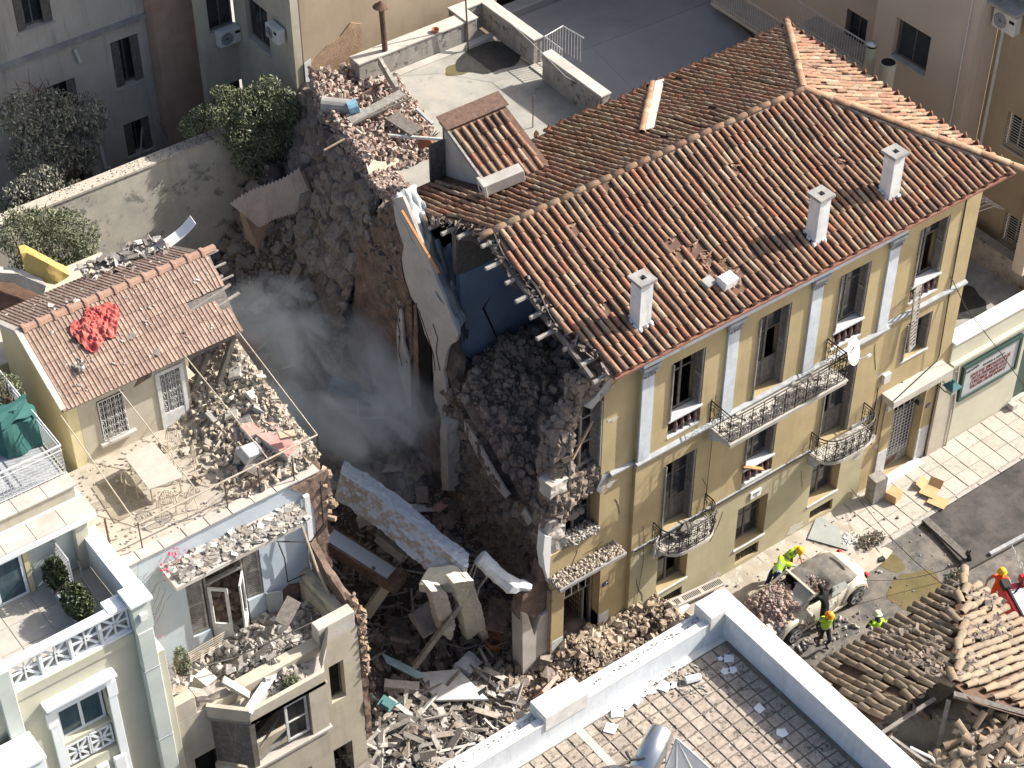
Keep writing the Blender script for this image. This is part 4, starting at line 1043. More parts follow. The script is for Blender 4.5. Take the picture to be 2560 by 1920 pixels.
c = MB(); c.prism([(1.2,.09,10.28),(1.85,.09,10.6),(1.86,.09,11.05),(1.72,.09,10.95),(1.3,.09,10.62),(.95,.09,10.5)], (0,.4,0)); rough(c.build('broken_lintel', M['concrete'], parent=YH), .03, .2)
c = MB(); c.prism([(1.66,.1,6.75),(1.9,.1,7.0),(2.0,.1,7.35),(1.9,.1,7.55),(1.7,.1,7.5),(1.5,.1,7.0)], (0,.3,0)); rough(c.build('broken_plaster_edge', M['concrete'], parent=YH), .03, .15)
c = MB(); c.prism([(-.12,.125,5.1),(.48,.125,5.35),(.46,.125,6.3),(.3,.125,6.7),(-.1,.125,6.7),(-.2,.125,5.8)], (0,.4,0)); rough(c.build('exposed_masonry', M['concpale'], parent=YH), .07, .18)
# rubble on the upper floor (big boulders) as heap
rng = np.random.default_rng(43); c = MB()
def upper(x, y): return float(np.interp(y, [.5,1.3,2.3,3.5,5.0,6],[5.75,6.2,6.9,7.6,7.9,7.5]))+float(np.interp(x,[.2,1.2,2.4,3.5],[-.15,.35,.7,.5]))+.3*nz(x, y, 0, 1.2)
for i in range(3200):
    x = rng.uniform(.2, 3.5); y = rng.uniform(.6, 5.6); r_ = rng.uniform(.025,.08) if rng.random() < .86 else rng.uniform(.1,.24)
    add_rock(c, (x, y, upper(x, y)-.05+rng.uniform(-.05,.08)), r_, rng)
c.build('upper_floor_rubble', M['stone'], kind='stuff', label='boulders and rubble piled on the upper floor under the blue wall', cat='rubble')
c = MB(); c.grid(lambda u, v: (.1+3.4*u, .65+5.0*v, upper(.1+3.4*u, .65+5.0*v)-.08), 24, 30); c.build('rubble_bed', M['earthwall'], parent=YH, smooth=True)
c = MB(); rng = np.random.default_rng(44)
for i in range(170): add_chunk(c, (rng.uniform(.6,1.6), rng.uniform(.0,.28), 5.38+rng.uniform(0,.12)), (.1,.07,.05), rng)
for i in range(500): add_rock(c, (rng.uniform(.45,1.6), rng.uniform(.1,.5), 5.37+rng.uniform(0,.09)), rng.uniform(.02,.06), rng)
c.build('sill_rubble', M['debris'], parent=YH, kind='stuff')
c = MB(); c.tube([(.6,.4,10.9),(.5,.3,9.9),(.3,.25,9.3),(.35,.2,8.9)], .012, 4); c.tube([(.1,.6,9.2),(.3,.1,8.6),(.1,0,8.4)], .02, 4); c.build('dangling_wire', M['twig'], parent=YH)
c = MB(); c.obox((2.1,1.1,10.3),(.5,.4,.9),(.3,.2,.4)); 

# ================================================================ flat terrace building behind
TZ = 10.98
TB = thing('terrace_building', (6, 12, 0), 'flat roofed building with a grey terrace behind the tiled roof, its left edge collapsed', 'building')
left_edge = [(2.9,16.3),(2.45,15.2),(2.1,13.6),(1.75,12.0),(1.55,10.8),(1.5,9.9),(1.7,9.3)]
c = MB(); c.prism([(x, y, TZ) for x, y in left_edge]+[(4.2,8.6,TZ),(9.05,8.6,TZ),(9.05,16.4,TZ)], (0,0,-.25)); c.build('terrace_floor', M['terrace'], parent=TB)
c = MB(); c.box(2.9, 9.0, 9.3, 16.3, 0, TZ-.26); c.build('wall', M['oldparapet'], parent=TB)
c = MB(); c.prism([(x+.2, y, TZ-.5) for x, y in left_edge]+[(2.9,9.0,TZ-.5),(2.9,16.3,TZ-.5)], (0,0,-9)); rough(c.build('torn_side_wall', M['earthwall'], parent=TB), .08, .5)
def par(x0, x1, y0, y1, h, lab=None):
    c = MB(); c.box(x0, x1, y0, y1, TZ, TZ+h); p = c.build('parapet', M['oldparapet'], parent=TB, bevel=.015)
    c = MB(); c.box(x0-.03, x1+.03, y0-.03, y1+.03, TZ+h+.001, TZ+h+.07); c.build('coping', M['concpale'], parent=p, bevel=.012); return p
P_ = up(1184, 128, z=TZ)
par(4.0, 8.05, 15.35, 15.85, .85)
par(8.08, 8.5, 15.3, 16.3, .9); par(8.53, 9.4, 15.95, 16.3, .9); par(9.15, 9.5, 13.15, 15.92, .9)
par(8.85, 9.2, 9.35, 12.3, .95)
c = MB(); c.box(9.0, 9.5, 12.3, 13.15, TZ-.1, TZ+.05); c.build('threshold', M['concpale'], parent=TB)
c = MB(); c.grid(lambda u, v: (4.0+u*5.1, 15.32-.1*v, TZ+.01+.16*(1-v)), 10, 2); c.build('skirting', M['concpale'], parent=TB, sol=.02)
def flatblob(cx, cy, rx, ry, z, m, seed, name, parent):
    b = MB(); ps = [(cx+rx*(1+.3*nz(math.cos(a)*1.5+seed, math.sin(a)*1.5))*math.cos(a), cy+ry*(1+.3*nz(math.cos(a)*1.5, math.sin(a)*1.5+seed))*math.sin(a), z) for a in np.linspace(0, 2*math.pi, 40)[:-1]]
    b.add(ps, [tuple(range(len(ps)))]); return b.build(name, m, parent=parent)
q = up(850+960/2.572, 400/2.572, z=TZ); flatblob(q.x+.2, q.y+.2, 1.15, .8, TZ+.006, M['wetstain'], 2, 'wet_stain', TB)
q = up(850+770/2.572, 440/2.572, z=TZ); flatblob(q.x, q.y, .5, .35, TZ+.004, M['puddle'], 5, 'moss_stain', TB)
# brick rubble on the terrace
rng = np.random.default_rng(51); c = MB()
def tb_h(x, y):
    e = max(0, 1-(x-1.6-(y-10)*.2)/2.2); return e*.75*(.6+.4*math.sin(y*1.7))*(1 if y > 10.8 else .35)
poly_pts = []
n = 0
while n < 3600:
    y = rng.uniform(9.6, 16.2); xl = np.interp(y, [9.3,9.9,10.8,12,13.6,15.2,16.3], [1.7,1.5,1.55,1.75,2.1,2.45,2.9])
    wmax = 3.0 if y > 12 else (2.6 if y > 11 else 1.0)
    t = rng.random()**1.7; x = xl-.15+t*wmax; h = max(0, (1-t))*.85*(1 if y > 11.2 else .3)
    z = TZ+.03+rng.uniform(0, max(.02, h))
    if rng.random() < .55: add_chunk(c, (x, y, z), (.21*rng.uniform(.35,1.1), .1, .07), rng)
    else: add_rock(c, (x, y, z), rng.uniform(.03,.10), rng)
    n += 1
c.build('terrace_brick_rubble', M['brick_dust'], kind='stuff', label='heap of broken bricks along the collapsed edge of the grey terrace', cat='rubble')
def tbh(u, v):
    y = 9.7+6.5*v; xl = np.interp(y, [9.3,9.9,10.8,12,13.6,15.2,16.3], [1.7,1.5,1.55,1.75,2.1,2.45,2.9]); w_ = 2.2 if y > 11 else .8
    return (xl-.1+u*w_, y, TZ-.02+.62*(1-u)**1.5*(1 if y > 11.2 else .35)*(1-.0*v))
c = MB(); c.grid(tbh, 12, 30); c.build('rubble_bed', M['sunrubble'], parent=TB, smooth=True)
def debris_thing(name, mk, m, label, cat, group=None, bevel=0, smooth=False, base=None, rg=0, sol=0):
    c = MB(); mk(c); o = c.build(name, M[m], base=base or Vector(c.v[0]), label=label, cat=cat, group=group, bevel=bevel, smooth=smooth, sol=sol)
    if rg: rough(o, rg, .22)
    return o
Z1 = TZ+.9
a = D(695,225,z=TZ+.9); b_ = D(762,232,z=TZ+.85)
debris_thing('grey_drum', lambda c: c.tube([a, b_], .24, 14), 'corrug' if False else 'teal', 'grey green metal drum lying on the brick heap', 'drum')
bpy.data.objects['grey_drum'].data.materials[0] = M['concrete']
a2 = D(752,235,z=TZ+.9); b2_ = D(772,228,z=TZ+.95)
debris_thing('blue_bucket', lambda c: c.tube([a2, b2_], .2, 12, r2=.23), 'tarp_blue', 'pale blue plastic tub beside the grey drum', 'tub')
bpy.data.objects['blue_bucket'].data.materials[0] = mat('pale_blue_plastic', (.15,.38,.52), (.3,.5,.6), sc=5, bump=.1)
for (p0, p1, w_, h_, m_, lb, ct) in [((755,262),(870,200),.34,.05,'wood_grey','long grey plank door leaning on the brick heap','plank'),
      ((755,272),(885,212),.07,.05,'wood_dark','dark timber pole across the brick heap','pole'),
      ((700,325),(745,300),.06,.04,'wood_tan','pale splintered lath at the edge of the brick heap','lath')]:
    debris_thing(ct.replace(' ','_'), lambda c: c.bar(D(*p0, z=TZ+.75), D(*p1, z=TZ+.95), w_, h_), m_, lb, ct)
debris_thing('rusty_post', lambda c: c.bar(D(820,130,z=TZ+.9), D(858,195,z=TZ+.75), .12, .3), 'oldparapet', 'tilted broken parapet stub on the heap', 'wall piece', rg=.03)
debris_thing('white_pipe', lambda c: c.tube([D(832,292,z=TZ+.35), D(965,302,z=TZ+.5)], .055, 9), 'iron_white', 'long pale pipe lying across the bricks towards the dormer', 'pipe')
debris_thing('roof_flue', lambda c: (c.tube([(5.1,15.5,TZ+.6),(5.0,15.45,TZ+2.5)], .09, 10), c.lathe((5.0,15.45,TZ+2.5), [(.1,0),(.28,.05),(.03,.24),(.0,.25)], 14)), 'iron_rust', 'rusty stove flue with a conical cap at the terrace parapet', 'flue')
debris_thing('thin_pole', lambda c: c.tube([(8.0,15.1,TZ),(7.85,15.05,TZ+3.2)], .03, 6), 'iron_rust', 'tall rusty pole standing in the terrace corner', 'pole')
for (p0, p1, w_, h_, m_, lb) in [((845,250),(900,285),.5,.05,'wood_dark','dark window frame leaf lying in the middle of the brick heap'),((705,265),(745,245),.12,.1,'wood_tan','short tan timber beside the blue tub'),((900,235),(935,268),.1,.08,'trimgrey','grey gutter length bent over the bricks'),((780,205),(835,175),.06,.05,'iron_rust','thin rusty bar at the back of the brick heap')]:
    debris_thing('loose_timber', lambda c: c.bar(D(*p0, z=TZ+.6), D(*p1, z=TZ+.5), w_, h_), m_, lb, 'timber')
q = D(1151, 275, z=TZ)
debris_thing('short_pole', lambda c: (c.tube([q, (q.x,q.y,q.z+1.15)], .018, 6), c.lathe((q.x,q.y,q.z+1.1), [(.0,0),(.04,.03),(.0,.08)], 8)), 'iron_rust', 'thin short post standing beside the tiled roof edge', 'pole')
q = D(905, 325, z=TZ+.05)
pot = MB(); pot.lathe(q, [(.0,0),(.17,0),(.22,.36),(.25,.36),(.25,.44),(.2,.44),(.16,.1),(0,.1)], 16)
PT = pot.build('flower_pot', M['terracotta'], base=q, smooth=True, label='tipped terracotta pot with a dried plant on the terrace', cat='flower pot'); PT.rotation_euler = (0, R(70), R(10))
c = MB(); rng = np.random.default_rng(52)
for i in range(90):
    a = rng.uniform(-1,1,3); a[2] = abs(a[2]); c.tube([(0,0,.38),(a[0]*.12,a[1]*.12,.5+a[2]*.1),(a[0]*.3,a[1]*.3,.5+a[2]*.28)], .006, 3)
dp = c.build('dried_plant', M['twig']); dp.parent = PT
q = D(941, 68, z=TZ+.93)
debris_thing('small_bowl', lambda c: c.lathe(q, [(.0,.0),(.1,0),(.13,.1),(.1,.1),(.08,.02),(0,.02)], 12), 'terracotta', 'small clay bowl on top of the terrace parapet', 'bowl')
# white stair rail beyond the parapet gap
c = MB(); p0 = D(1138,140,z=TZ+.1); p1 = D(1172,92,z=TZ+.3+.3); p2 = D(1207,103,z=TZ+.6)
pts = [Vector((9.55,12.2,TZ)), Vector((9.55,13.1,TZ)), Vector((10.4,13.25,TZ)), Vector((10.5,12.3,TZ))]
for i in range(3):
    for t in range(7):
        p = pts[i].lerp(pts[i+1], t/7); c.tube([p, p+Vector((0,0,.95))], .012, 4)
    c.tube([pts[i]+Vector((0,0,.95)), pts[i+1]+Vector((0,0,.95))], .02, 5)
c.build('stair_railing', M['iron_white'], base=pts[0], label='white metal stair railing beyond the gap in the terrace parapet', cat='railing')
debris_thing('antenna_wire', lambda c: (c.tube([(7.85,15.05,TZ+3.1),(8.6,14,TZ+1.6),(8.9,12.8,TZ+1.05),(8.7,10.9,TZ+.95),(9.0,9.4,TZ+.9)], .01, 4), c.tube([(7.85,15.05,TZ+3.1),(7.2,15.4,TZ+2.0)], .008, 4)), 'acwhite', 'pale cable running from the tall pole along the parapet', 'cable')

# ================================================================ the pit: rubble terrain
def pit(x, y):
    h = np.interp(y, [-6.5,-3,-1,0,1,2,4,7,9,11,13,16,18.3], [.25,.6,1.1,1.2,1.4,1.7,2.4,3.5,4.2,4.8,5.2,5.5,5.6])
    h += .9*math.exp(-((x-1.1)**2)/1.5)*np.interp(y, [5,8,11,17],[.1,.7,2.4,3.6])         # banked against the stone wall
    h -= 1.4*math.exp(-((x+2.2)**2/4+(y-3.5)**2/12))                                        # dark hollow behind the slab
    h -= np.interp(x, [-8,-5,-2,0],[.8,.5,.1,0])*np.interp(y,[2,8,14],[0,1.2,1.5])
    h += .35*nz(x, y, 0, .7)+.2*nz(x, y, 4, 1.9)
    if y < -1.2: h = max(.02, h*np.interp(x, [-9,-3,0,2.5,4],[1,1,1,.5,0]))
    return h
c = MB()
def pitp(u, v):
    x = -9+13.0*u; y = -6.3+23.2*v; return (x, y, pit(x, y)-.06 if (x < 1.6 or y > 9 or y < -.3) else min(pit(x, y), .3)-.3)
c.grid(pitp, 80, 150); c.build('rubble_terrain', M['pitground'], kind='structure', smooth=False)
rng = np.random.default_rng(61); big = MB(); small = MB(); front = MB()
for i in range(15000):
    x = rng.uniform(-6.6, .9); y = rng.uniform(-.5, 16.9)
    if y < 8 and x > .3: continue
    dens = 1.0 if (y > 9 or x > -1.5) else .45
    if rng.random() > dens: continue
    z = pit(x, y); r_ = rng.uniform(.025, .085) if rng.random() < .88 else rng.uniform(.12, .30)
    if y < 7: r_ *= .8
    (add_rock if rng.random() < .65 else (lambda m_, p, r2, g: add_chunk(m_, p, (r2*2.4, r2*1.7, r2*1.1), g)))(small if r_ < .12 else big, (x, y, z+rng.uniform(-.04,.05)), r_, rng)
big.build('pit_boulders', M['stone_dust'], kind='stuff', label='dusty boulders piled in the collapsed plot', cat='rubble')
small.build('pit_rubble', M['stone_dust'], kind='stuff', label='fine broken masonry covering the collapsed plot', cat='rubble')
# rubble spilled over the street in the sun
rng = np.random.default_rng(62)
for i in range(9000):
    x = rng.uniform(-2.6, 5.0); y = rng.uniform(-3.2, .1)
    t = np.interp(x, [-2.6,2.0,5.0],[1,.9,.12])*np.interp(y, [-3.2,-1.6,0],[.25,.8,1])
    if rng.random() > t: continue
    z = pit(x, y) if x < 4 else .14
    z = max(z, .12)
    r_ = rng.uniform(.015,.065) if rng.random() < .9 else rng.uniform(.07,.16)
    if rng.random() < .6: add_rock(front, (x, y, z+rng.uniform(-.02,.05)), r_, rng)
    else: add_chunk(front, (x, y, z+.03), (r_*2.2, r_*1.5, r_), rng)
front.build('street_rubble', mat('brown_rubble', (.4,.3,.2), sc=5, bump=.5, rnd=[(.38,.30,.215),(.46,.38,.29),(.28,.215,.155),(.52,.45,.36),(.20,.155,.115)], rough=.95), kind='stuff', label='tan rubble spilled over the pavement below the yellow house', cat='rubble')
c = MB(); rng = np.random.default_rng(63)
for i in range(7000):
    x = rng.uniform(-7.0, -1.6); y = rng.uniform(-4.2, 1.2); z = pit(x, y)
    if rng.random() < .05: add_chunk(c, (x, y, z+rng.uniform(.05,.3)), (rng.uniform(.4,1.3), rng.uniform(.05,.2), rng.uniform(.02,.06)), rng, .7)
    elif rng.random() < .6: s_ = .3+rng.random()**3; add_chunk(c, (x, y, z+rng.uniform(0,.1)), (.28*s_, .14*s_, .04*s_), rng, .9)
    else: add_rock(c, (x, y, z+.04), rng.uniform(.03,.1), rng)
c.build('front_debris', M['debris'], kind='stuff', label='pale splintered boards and plaster fragments between the two houses', cat='debris')
# flat sheets and boards lying in the smoke-filled pit, each its own thing
SL = [((500,640),5.5,(1.3,.8,.04),.4,'plasterwhite','pale grey board nearest the red tiled roof edge'),
      ((575,650),5.5,(1.2,.5,.04),.15,'plasterwhite','torn pale board in the upper part of the pit'),
      ((545,745),5.5,(.9,.9,.03),.3,'plasterwhite','square pale panel behind the terracotta pot'),
      ((610,790),5.0,(.8,.4,.04),-.2,'plasterwhite','narrow pale panel right of the terracotta pot'),
      ((690,700),5.0,(.5,.7,.03),.7,'debris','small tilted board in the smoke'),
      ((600,840),4.0,(.7,.5,.05),.5,'concpale','pale slab fragment under the smoke, near the pink wall'),
      ((835,700),5.3,(.5,.3,.2),.4,'stone_dust','block at the foot of the earth wall'),
      ((720,1050),3.4,(.6,.4,.04),.1,'plasterwhite','white panel in the dark hollow'),
      ((850,1010),3.0,(.5,.6,.05),.8,'plasterwhite','pale green white box panel deep in the shade'),
      ((900,1100),2.6,(.3,1.1,.05),1.1,'wood_white','white door stile lying in the dark hollow'),
      ((960,1090),2.6,(.9,.3,.05),.3,'pink','pinkish slab in the dark hollow')]
for k_, ((px_, py_), z, sz, az, m_, lb) in enumerate(SL):
    q = D(px_, py_, z=z); q.z = max(z, pit(q.x, q.y)+.12) if False else z
    for zz in np.arange(9, .5, -.1):
        q2 = D(px_, py_, z=zz)
        if pit(q2.x, q2.y)+.15 >= zz: q = q2; break
    debris_thing('debris_board', lambda c: c.obox((q.x,q.y,q.z+.05), sz, (random.uniform(-.25,.25), random.uniform(-.25,.25), az)), m_, lb, 'board', rg=.02)
def on_pit(px_, py_, lift=.1):
    q = D(px_, py_, z=6)
    for zz in np.arange(10, .3, -.05):
        q = D(px_, py_, z=zz)
        if pit(q.x, q.y)+lift >= zz: return q
    return q
# mattress and its bed frame
q = on_pit(780, 838, .25); c = MB(); c.obox(q, (.9,1.9,.2), (.25,.15,.75)); MT = rough(c.build('mattress', M['mattress'], base=q, label='light blue patterned mattress lying in the smoke', cat='mattress'), .03, .15)
q = on_pit(800, 885, .3); c = MB()
for a_, b2 in (((-.4,-.5),(.4,-.5)),((.4,-.5),(.4,.5)),((.4,.5),(-.4,.5)),((-.4,.5),(-.4,-.5)),((-.4,0),(.4,0))):
    c.bar((q.x+a_[0]*.8+a_[1]*.5, q.y+a_[1]*.8-a_[0]*.5, q.z+.1), (q.x+b2[0]*.8+b2[1]*.5, q.y+b2[1]*.8-b2[0]*.5, q.z+.1), .05)
c.build('chair_frame', M['iron_white'], base=q, label='pale metal furniture frame below the blue mattress', cat='frame')
# big terracotta pot toppled
q = on_pit(560, 745, .4); c = MB(); c.lathe((0,0,0), [(0,0),(.34,0),(.46,.75),(.52,.75),(.52,.92),(.44,.92),(.40,.7),(.3,.12),(0,.12)], 20)
PB = c.build('large_pot', M['terracotta'], base=Vector((0,0,0)), smooth=True, label='large terracotta plant pot toppled in the pit', cat='flower pot'); PB.location = q; PB.rotation_euler = (R(95), R(10), R(-150))
q = on_pit(935, 1270, .1); c = MB()
# leaning wall slab across the front of the pit
c = MB(); P0 = D(730,1050,z=5.9); P1 = D(1000,1250,z=5.6)
def slabp(u, v): 
    p = P0.lerp(P1, u); return (p.x+v*.55, p.y+v*.7, p.z+.12*math.sin(u*5)-.35*v)
c = MB(); c.grid(slabp, 12, 3); sl_ = c.build('fallen_wall', M['lightblue'], base=P0, label='long pale blue wall slab collapsed across the front of the pit', cat='wall piece', sol=.8)
bpy.context.view_layer.update()
me_ = bpy.data.meshes.new_from_object(sl_.evaluated_get(bpy.context.evaluated_depsgraph_get())); sl_.modifiers.clear(); sl_.data = me_; rough(sl_, .05, .16, sc=4)
me_.materials.append(M['concpale']); me_.materials.append(M['earthwall'])
for p in me_.polygons:
    if p.normal.z < .5: p.material_index = 1
P0 = D(695,1155,z=4.4); P1 = D(865,1262,z=3.8); d = (P1-P0)
c = MB(); c.bar(P0, P1, .6, .42); bb = rough(c.build('fallen_beam', M['earthwall'], base=P0, label='fallen beam with a blue painted face, lower left of the pit', cat='beam'), .03, .2)
c = MB(); dn = d.normalized(); c.bar(P0+dn*.3+Vector((0,0,.225)), P1-dn*.3+Vector((0,0,.225)), .46, .02); c.build('blue_face', M['lightblue'], parent=bb)
# corner block with clean yellow-white top
c = MB(); z = 5.75; c.prism([D(905,1262,z=z), D(1010,1265,z=z), D(1012,1252,z=z), D(985,1222,z=z), D(925,1225,z=z)], (0,0,-.3)); cb = c.build('slab_end', M['whcream'], base=D(905,1262,z=z), label='cream faced block at the end of the collapsed wall slab', cat='wall piece'); rough(cb, .03, .2)
for pts, m_, lb in (([(930,1275),(965,1280),(985,1350),(975,1385),(955,1370)], 'concpale', 'broken grey pier standing below the fallen slab'),
      ([(980,1260),(1010,1255),(1035,1310),(1045,1360),(1010,1385),(1002,1340)], 'whcream', 'cream painted wall shard hanging below the slab'),
      ([(1010,1255),(1022,1255),(1045,1330),(1055,1375),(1045,1390),(1030,1350)], 'concpale', 'narrow jagged wall edge at the right of the cream shard')):
    c = MB(); c.prism([D(a, b_, y=.1+1.6*max(0,min(1,(b_-1255)/130))) for a, b_ in pts], (.0,.35,.05)); o = c.build('wall_shard', M[m_], base=D(*pts[0], y=.1), label=lb, cat='wall piece'); rough(o, .05, .2)
debris_thing('wooden_post', lambda c: c.bar(D(895,1440,z=1.9), D(995,1305,z=4.4), .16, .14), 'wood_grey', 'long grey square post leaning in the front of the pit', 'post')
debris_thing('leaning_board', lambda c: c.bar(D(790,1330,z=2.2), D(845,1250,z=3.7), .16, .3), 'whcream', 'cream edged board leaning under the fallen beam', 'board')
debris_thing('concrete_lump', lambda c: c.tube([D(1035,1205,z=5.3), D(1070,1235,z=4.9), D(1105,1262,z=4.6), D(1148,1270,z=4.4)], [.22,.2,.27,.1], 8), 'limewash', 'twisted pale concrete beam propped against the stone wall', 'beam', rg=.08)
debris_thing('white_cables', lambda c: (c.tube([D(1030,1205,z=5.2), D(1010,1250,z=4.4), D(1003,1300,z=3.6)], .025, 5), c.tube([D(1032,1215,z=5.1), D(1018,1260,z=4.2), D(1008,1310,z=3.5)], .02, 5), c.tube([D(1060,1235,z=4.9), D(1035,1270,z=4.1), D(1018,1330,z=3.2)], .022, 5)), 'iron_white', 'white cables hanging from the twisted concrete beam', 'cable')
q = on_pit(950, 1480, .35)
c = MB(); zq = q.z
c.prism([D(905,1452,z=zq), D(990,1445,z=zq), D(1055,1510,z=zq), D(935,1512,z=zq)], (0,0,-.09)); wd_ = c.build('white_door', M['wood_white'], base=q, label='white painted door panel lying flat in the sunlit debris', cat='door', bevel=.01)
debris_thing('flat_stone', lambda c: c.obox(on_pit(1010,1442,.3), (.75,.5,.4), (.2,.3,.4)), 'limewash', 'big whitewashed stone beside the white door', 'stone', rg=.08)
debris_thing('pink_slab', lambda c: c.obox(on_pit(1178,1488,.3), (.8,.12,.7), (.5,.1,.35)), 'pink', 'pink painted slab sticking out behind the white parapet', 'wall piece', rg=.02)
debris_thing('red_bucket', lambda c: c.lathe(on_pit(1068,1400,.1), [(0,0),(.2,0),(.27,.4),(.24,.4),(.18,.03),(0,.03)], 14), 'terracotta', 'red bucket at the foot of the stone wall in shadow', 'bucket')
debris_thing('turquoise_panel', lambda c: (c.prism([D(825,1410,z=1.6), D(870,1432,z=1.6), D(925,1460,z=1.5), D(900,1465,z=1.5), D(835,1432,z=1.6)], (0,0,-.04))), 'tarp_blue', 'pale turquoise panel among the debris left of the grey post', 'panel')
bpy.data.objects['turquoise_panel'].data.materials[0] = mat('pale_turquoise', (.38,.52,.52), (.3,.42,.43), sc=3)
debris_thing('cream_beam', lambda c: c.bar(on_pit(830,1480,.2), on_pit(905,1486,.25), .32, .22), 'concpale', 'cream beam end lying left of the white door', 'beam', rg=.03)
debris_thing('broken_lantern', lambda c: (c.obox(on_pit(835,1520,.55), (.42,.42,.05), (.3,.1,.5)), c.obox(on_pit(835,1522,.62), (.26,.26,.18), (.3,.1,.5)), c.tube([on_pit(800,1500,.4), on_pit(835,1530,.4), on_pit(870,1515,.5)], .02, 5)), 'teal', 'teal street lantern knocked down onto the debris', 'lantern')
q = D(640, 560, z=6.5); 
for (px_, py_), z, sz, rt_, m_, lb in (((870,1165),4.4,(1.5,1.0,.28),(.3,.35,.4),'concrete','thick grey floor slab piece jammed under the long blue wall slab'),
      ((800,1110),4.2,(1.1,.7,.3),(-.4,.5,.9),'concpale','tilted floor slab piece behind the fallen blue faced beam'),
      ((935,1330),2.6,(1.3,.8,.22),(.6,.2,.2),'concrete','sloping slab piece in shade below the cream faced block'),
      ((1075,1330),2.2,(.9,.7,.3),(.5,-.5,.6),'earthwall','brown masonry block leaning at the foot of the stone wall'),
      ((860,1360),2.0,(1.2,.6,.12),(.4,.3,1.1),'wood_dark','dark ceiling panel lying below the leaning board')):
    q = D(px_, py_, z=z); debris_thing('broken_slab', lambda c: c.obox(q, sz, rt_), m_, lb, 'slab', rg=.05)
rng = np.random.default_rng(66); c = MB()
for i in range(130):
    q = on_pit(rng.uniform(720,1080), rng.uniform(1150,1420), .3); d = Vector(rng.normal(0,1,3)); d.z *= .35; d = d.normalized()*rng.uniform(.3,1.1)
    c.bar(q-d/2, q+d/2, rng.uniform(.03,.08), rng.uniform(.02,.05))
for i in range(26):
    q = on_pit(rng.uniform(720,1080), rng.uniform(1150,1420), .5); p = [q]
    for j in range(4): p.append(p[-1]+Vector((rng.normal(0,.3), rng.normal(0,.3), rng.normal(0,.15))))
    c.tube(p, .012, 3)
c.build('pit_splinters', M['wood_grey'], kind='stuff', label='splintered laths and wires tangled in the front of the collapsed plot', cat='debris')
# corrugated shed roof
c = MB(); z0, z1 = 7.6, 6.6
A0, A1, A2, A3 = D(497,440,z=8.9), D(645,362,z=9.7), D(680,440,z=8.3), D(560,492,z=7.7)
def cor(u, v):
    a = A0.lerp(A1, u); b_ = A3.lerp(A2, u); p = a.lerp(b_, v); return (p.x, p.y, p.z+.04*math.sin(u*115)+.08*math.sin(u*6))
c.grid(cor, 200, 6); c.build('corrugated_sheet', M['corrug'], base=A0, label='bent rusty corrugated sheet under the bush', cat='metal sheet', sol=.015, smooth=False)
c = MB(); c.prism([D(515,435,z=8.8), D(535,425,z=8.8), D(585,480,z=7.5), D(562,545,z=6.4), D(535,520,z=6.8)], (0,.12,0)); c.build('pink_wall_piece', M['terracotta_wall'], base=A0, label='brown wall piece hanging from the corrugated sheet', cat='wall piece')
debris_thing('dark_beam', lambda c: c.bar(D(575,505,z=7.3), D(690,432,z=8.2), .12, .12), 'wood_dark', 'dark timber below the corrugated sheet', 'timber')
debris_thing('tilted_post', lambda c: c.bar(D(655,368,z=9.7), D(708,500,z=7.6), .1, .1), 'wood_dark', 'dark post tilting beside the corrugated sheet', 'timber')
# earth and stones remaining below the terrace edge (steep bank)
rng = np.random.default_rng(64); c = MB(); c3 = MB()
for i in range(2600):
    y = rng.uniform(10.6, 17.2); t = rng.random(); xl = np.interp(y, [8,9.9,12,15.2,17.5], [1.2,1.5,1.75,2.45,3.0])
    z = TZ-.25-t*3.6; x = xl-.02-t*1.5+.25*nz(y, z, 0, .9); r_ = rng.uniform(.06,.17) if rng.random() < .8 else rng.uniform(.18,.42)
    add_rock(c, (x, y, z), r_, rng)
c.build('stone_bank', M['stone_dust'], kind='stuff', label='steep bank of loose stones below the collapsed terrace edge', cat='rubble')
c = MB()
def bank(u, v):
    y = 10.6+6.6*v; xl = np.interp(y, [8,9.9,12,15.2,17.5], [1.2,1.5,1.75,2.45,3.0]); return (xl-.0-u*1.8+.25*nz(y, u*3, 0, .9), y, TZ-.25-u*4.2)
c.grid(bank, 14, 40); c.build('bank_earth', M['earthwall'], kind='structure')
# smoke rising from the pit
sm = bpy.data.materials.new('smoke'); sm.use_nodes = True; n_ = sm.node_tree.nodes; l_ = sm.node_tree.links
for q in list(n_):
    if q.type == 'BSDF_PRINCIPLED': n_.remove(q)
pvn = n_.new('ShaderNodeVolumePrincipled'); pvn.inputs['Color'].default_value = (.90,.96,.98,1); pvn.inputs['Anisotropy'].default_value = 0
tc = n_.new('ShaderNodeTexCoord'); nn = n_.new('ShaderNodeTexNoise'); nn.inputs['Scale'].default_value = 1.9; nn.inputs['Detail'].default_value = 4; nn.inputs['Roughness'].default_value = .55; nn.inputs['Distortion'].default_value = .6
l_.new(tc.outputs['Object'], nn.inputs['Vector'])
ln = n_.new('ShaderNodeVectorMath'); ln.operation = 'LENGTH'; l_.new(tc.outputs['Object'], ln.inputs[0])
mr = n_.new('ShaderNodeMapRange'); mr.inputs[1].default_value = .98; mr.inputs[2].default_value = .05; mr.inputs[3].default_value = 0; mr.inputs[4].default_value = 1; l_.new(ln.outputs['Value'], mr.inputs[0])
m2 = n_.new('ShaderNodeMapRange'); m2.inputs[1].default_value = .49; m2.inputs[2].default_value = .66; m2.inputs[3].default_value = .04; m2.inputs[4].default_value = 1; l_.new(nn.outputs['Fac'], m2.inputs[0])
mm = n_.new('ShaderNodeMath'); mm.operation = 'MULTIPLY'; l_.new(mr.outputs[0], mm.inputs[0]); l_.new(m2.outputs[0], mm.inputs[1])
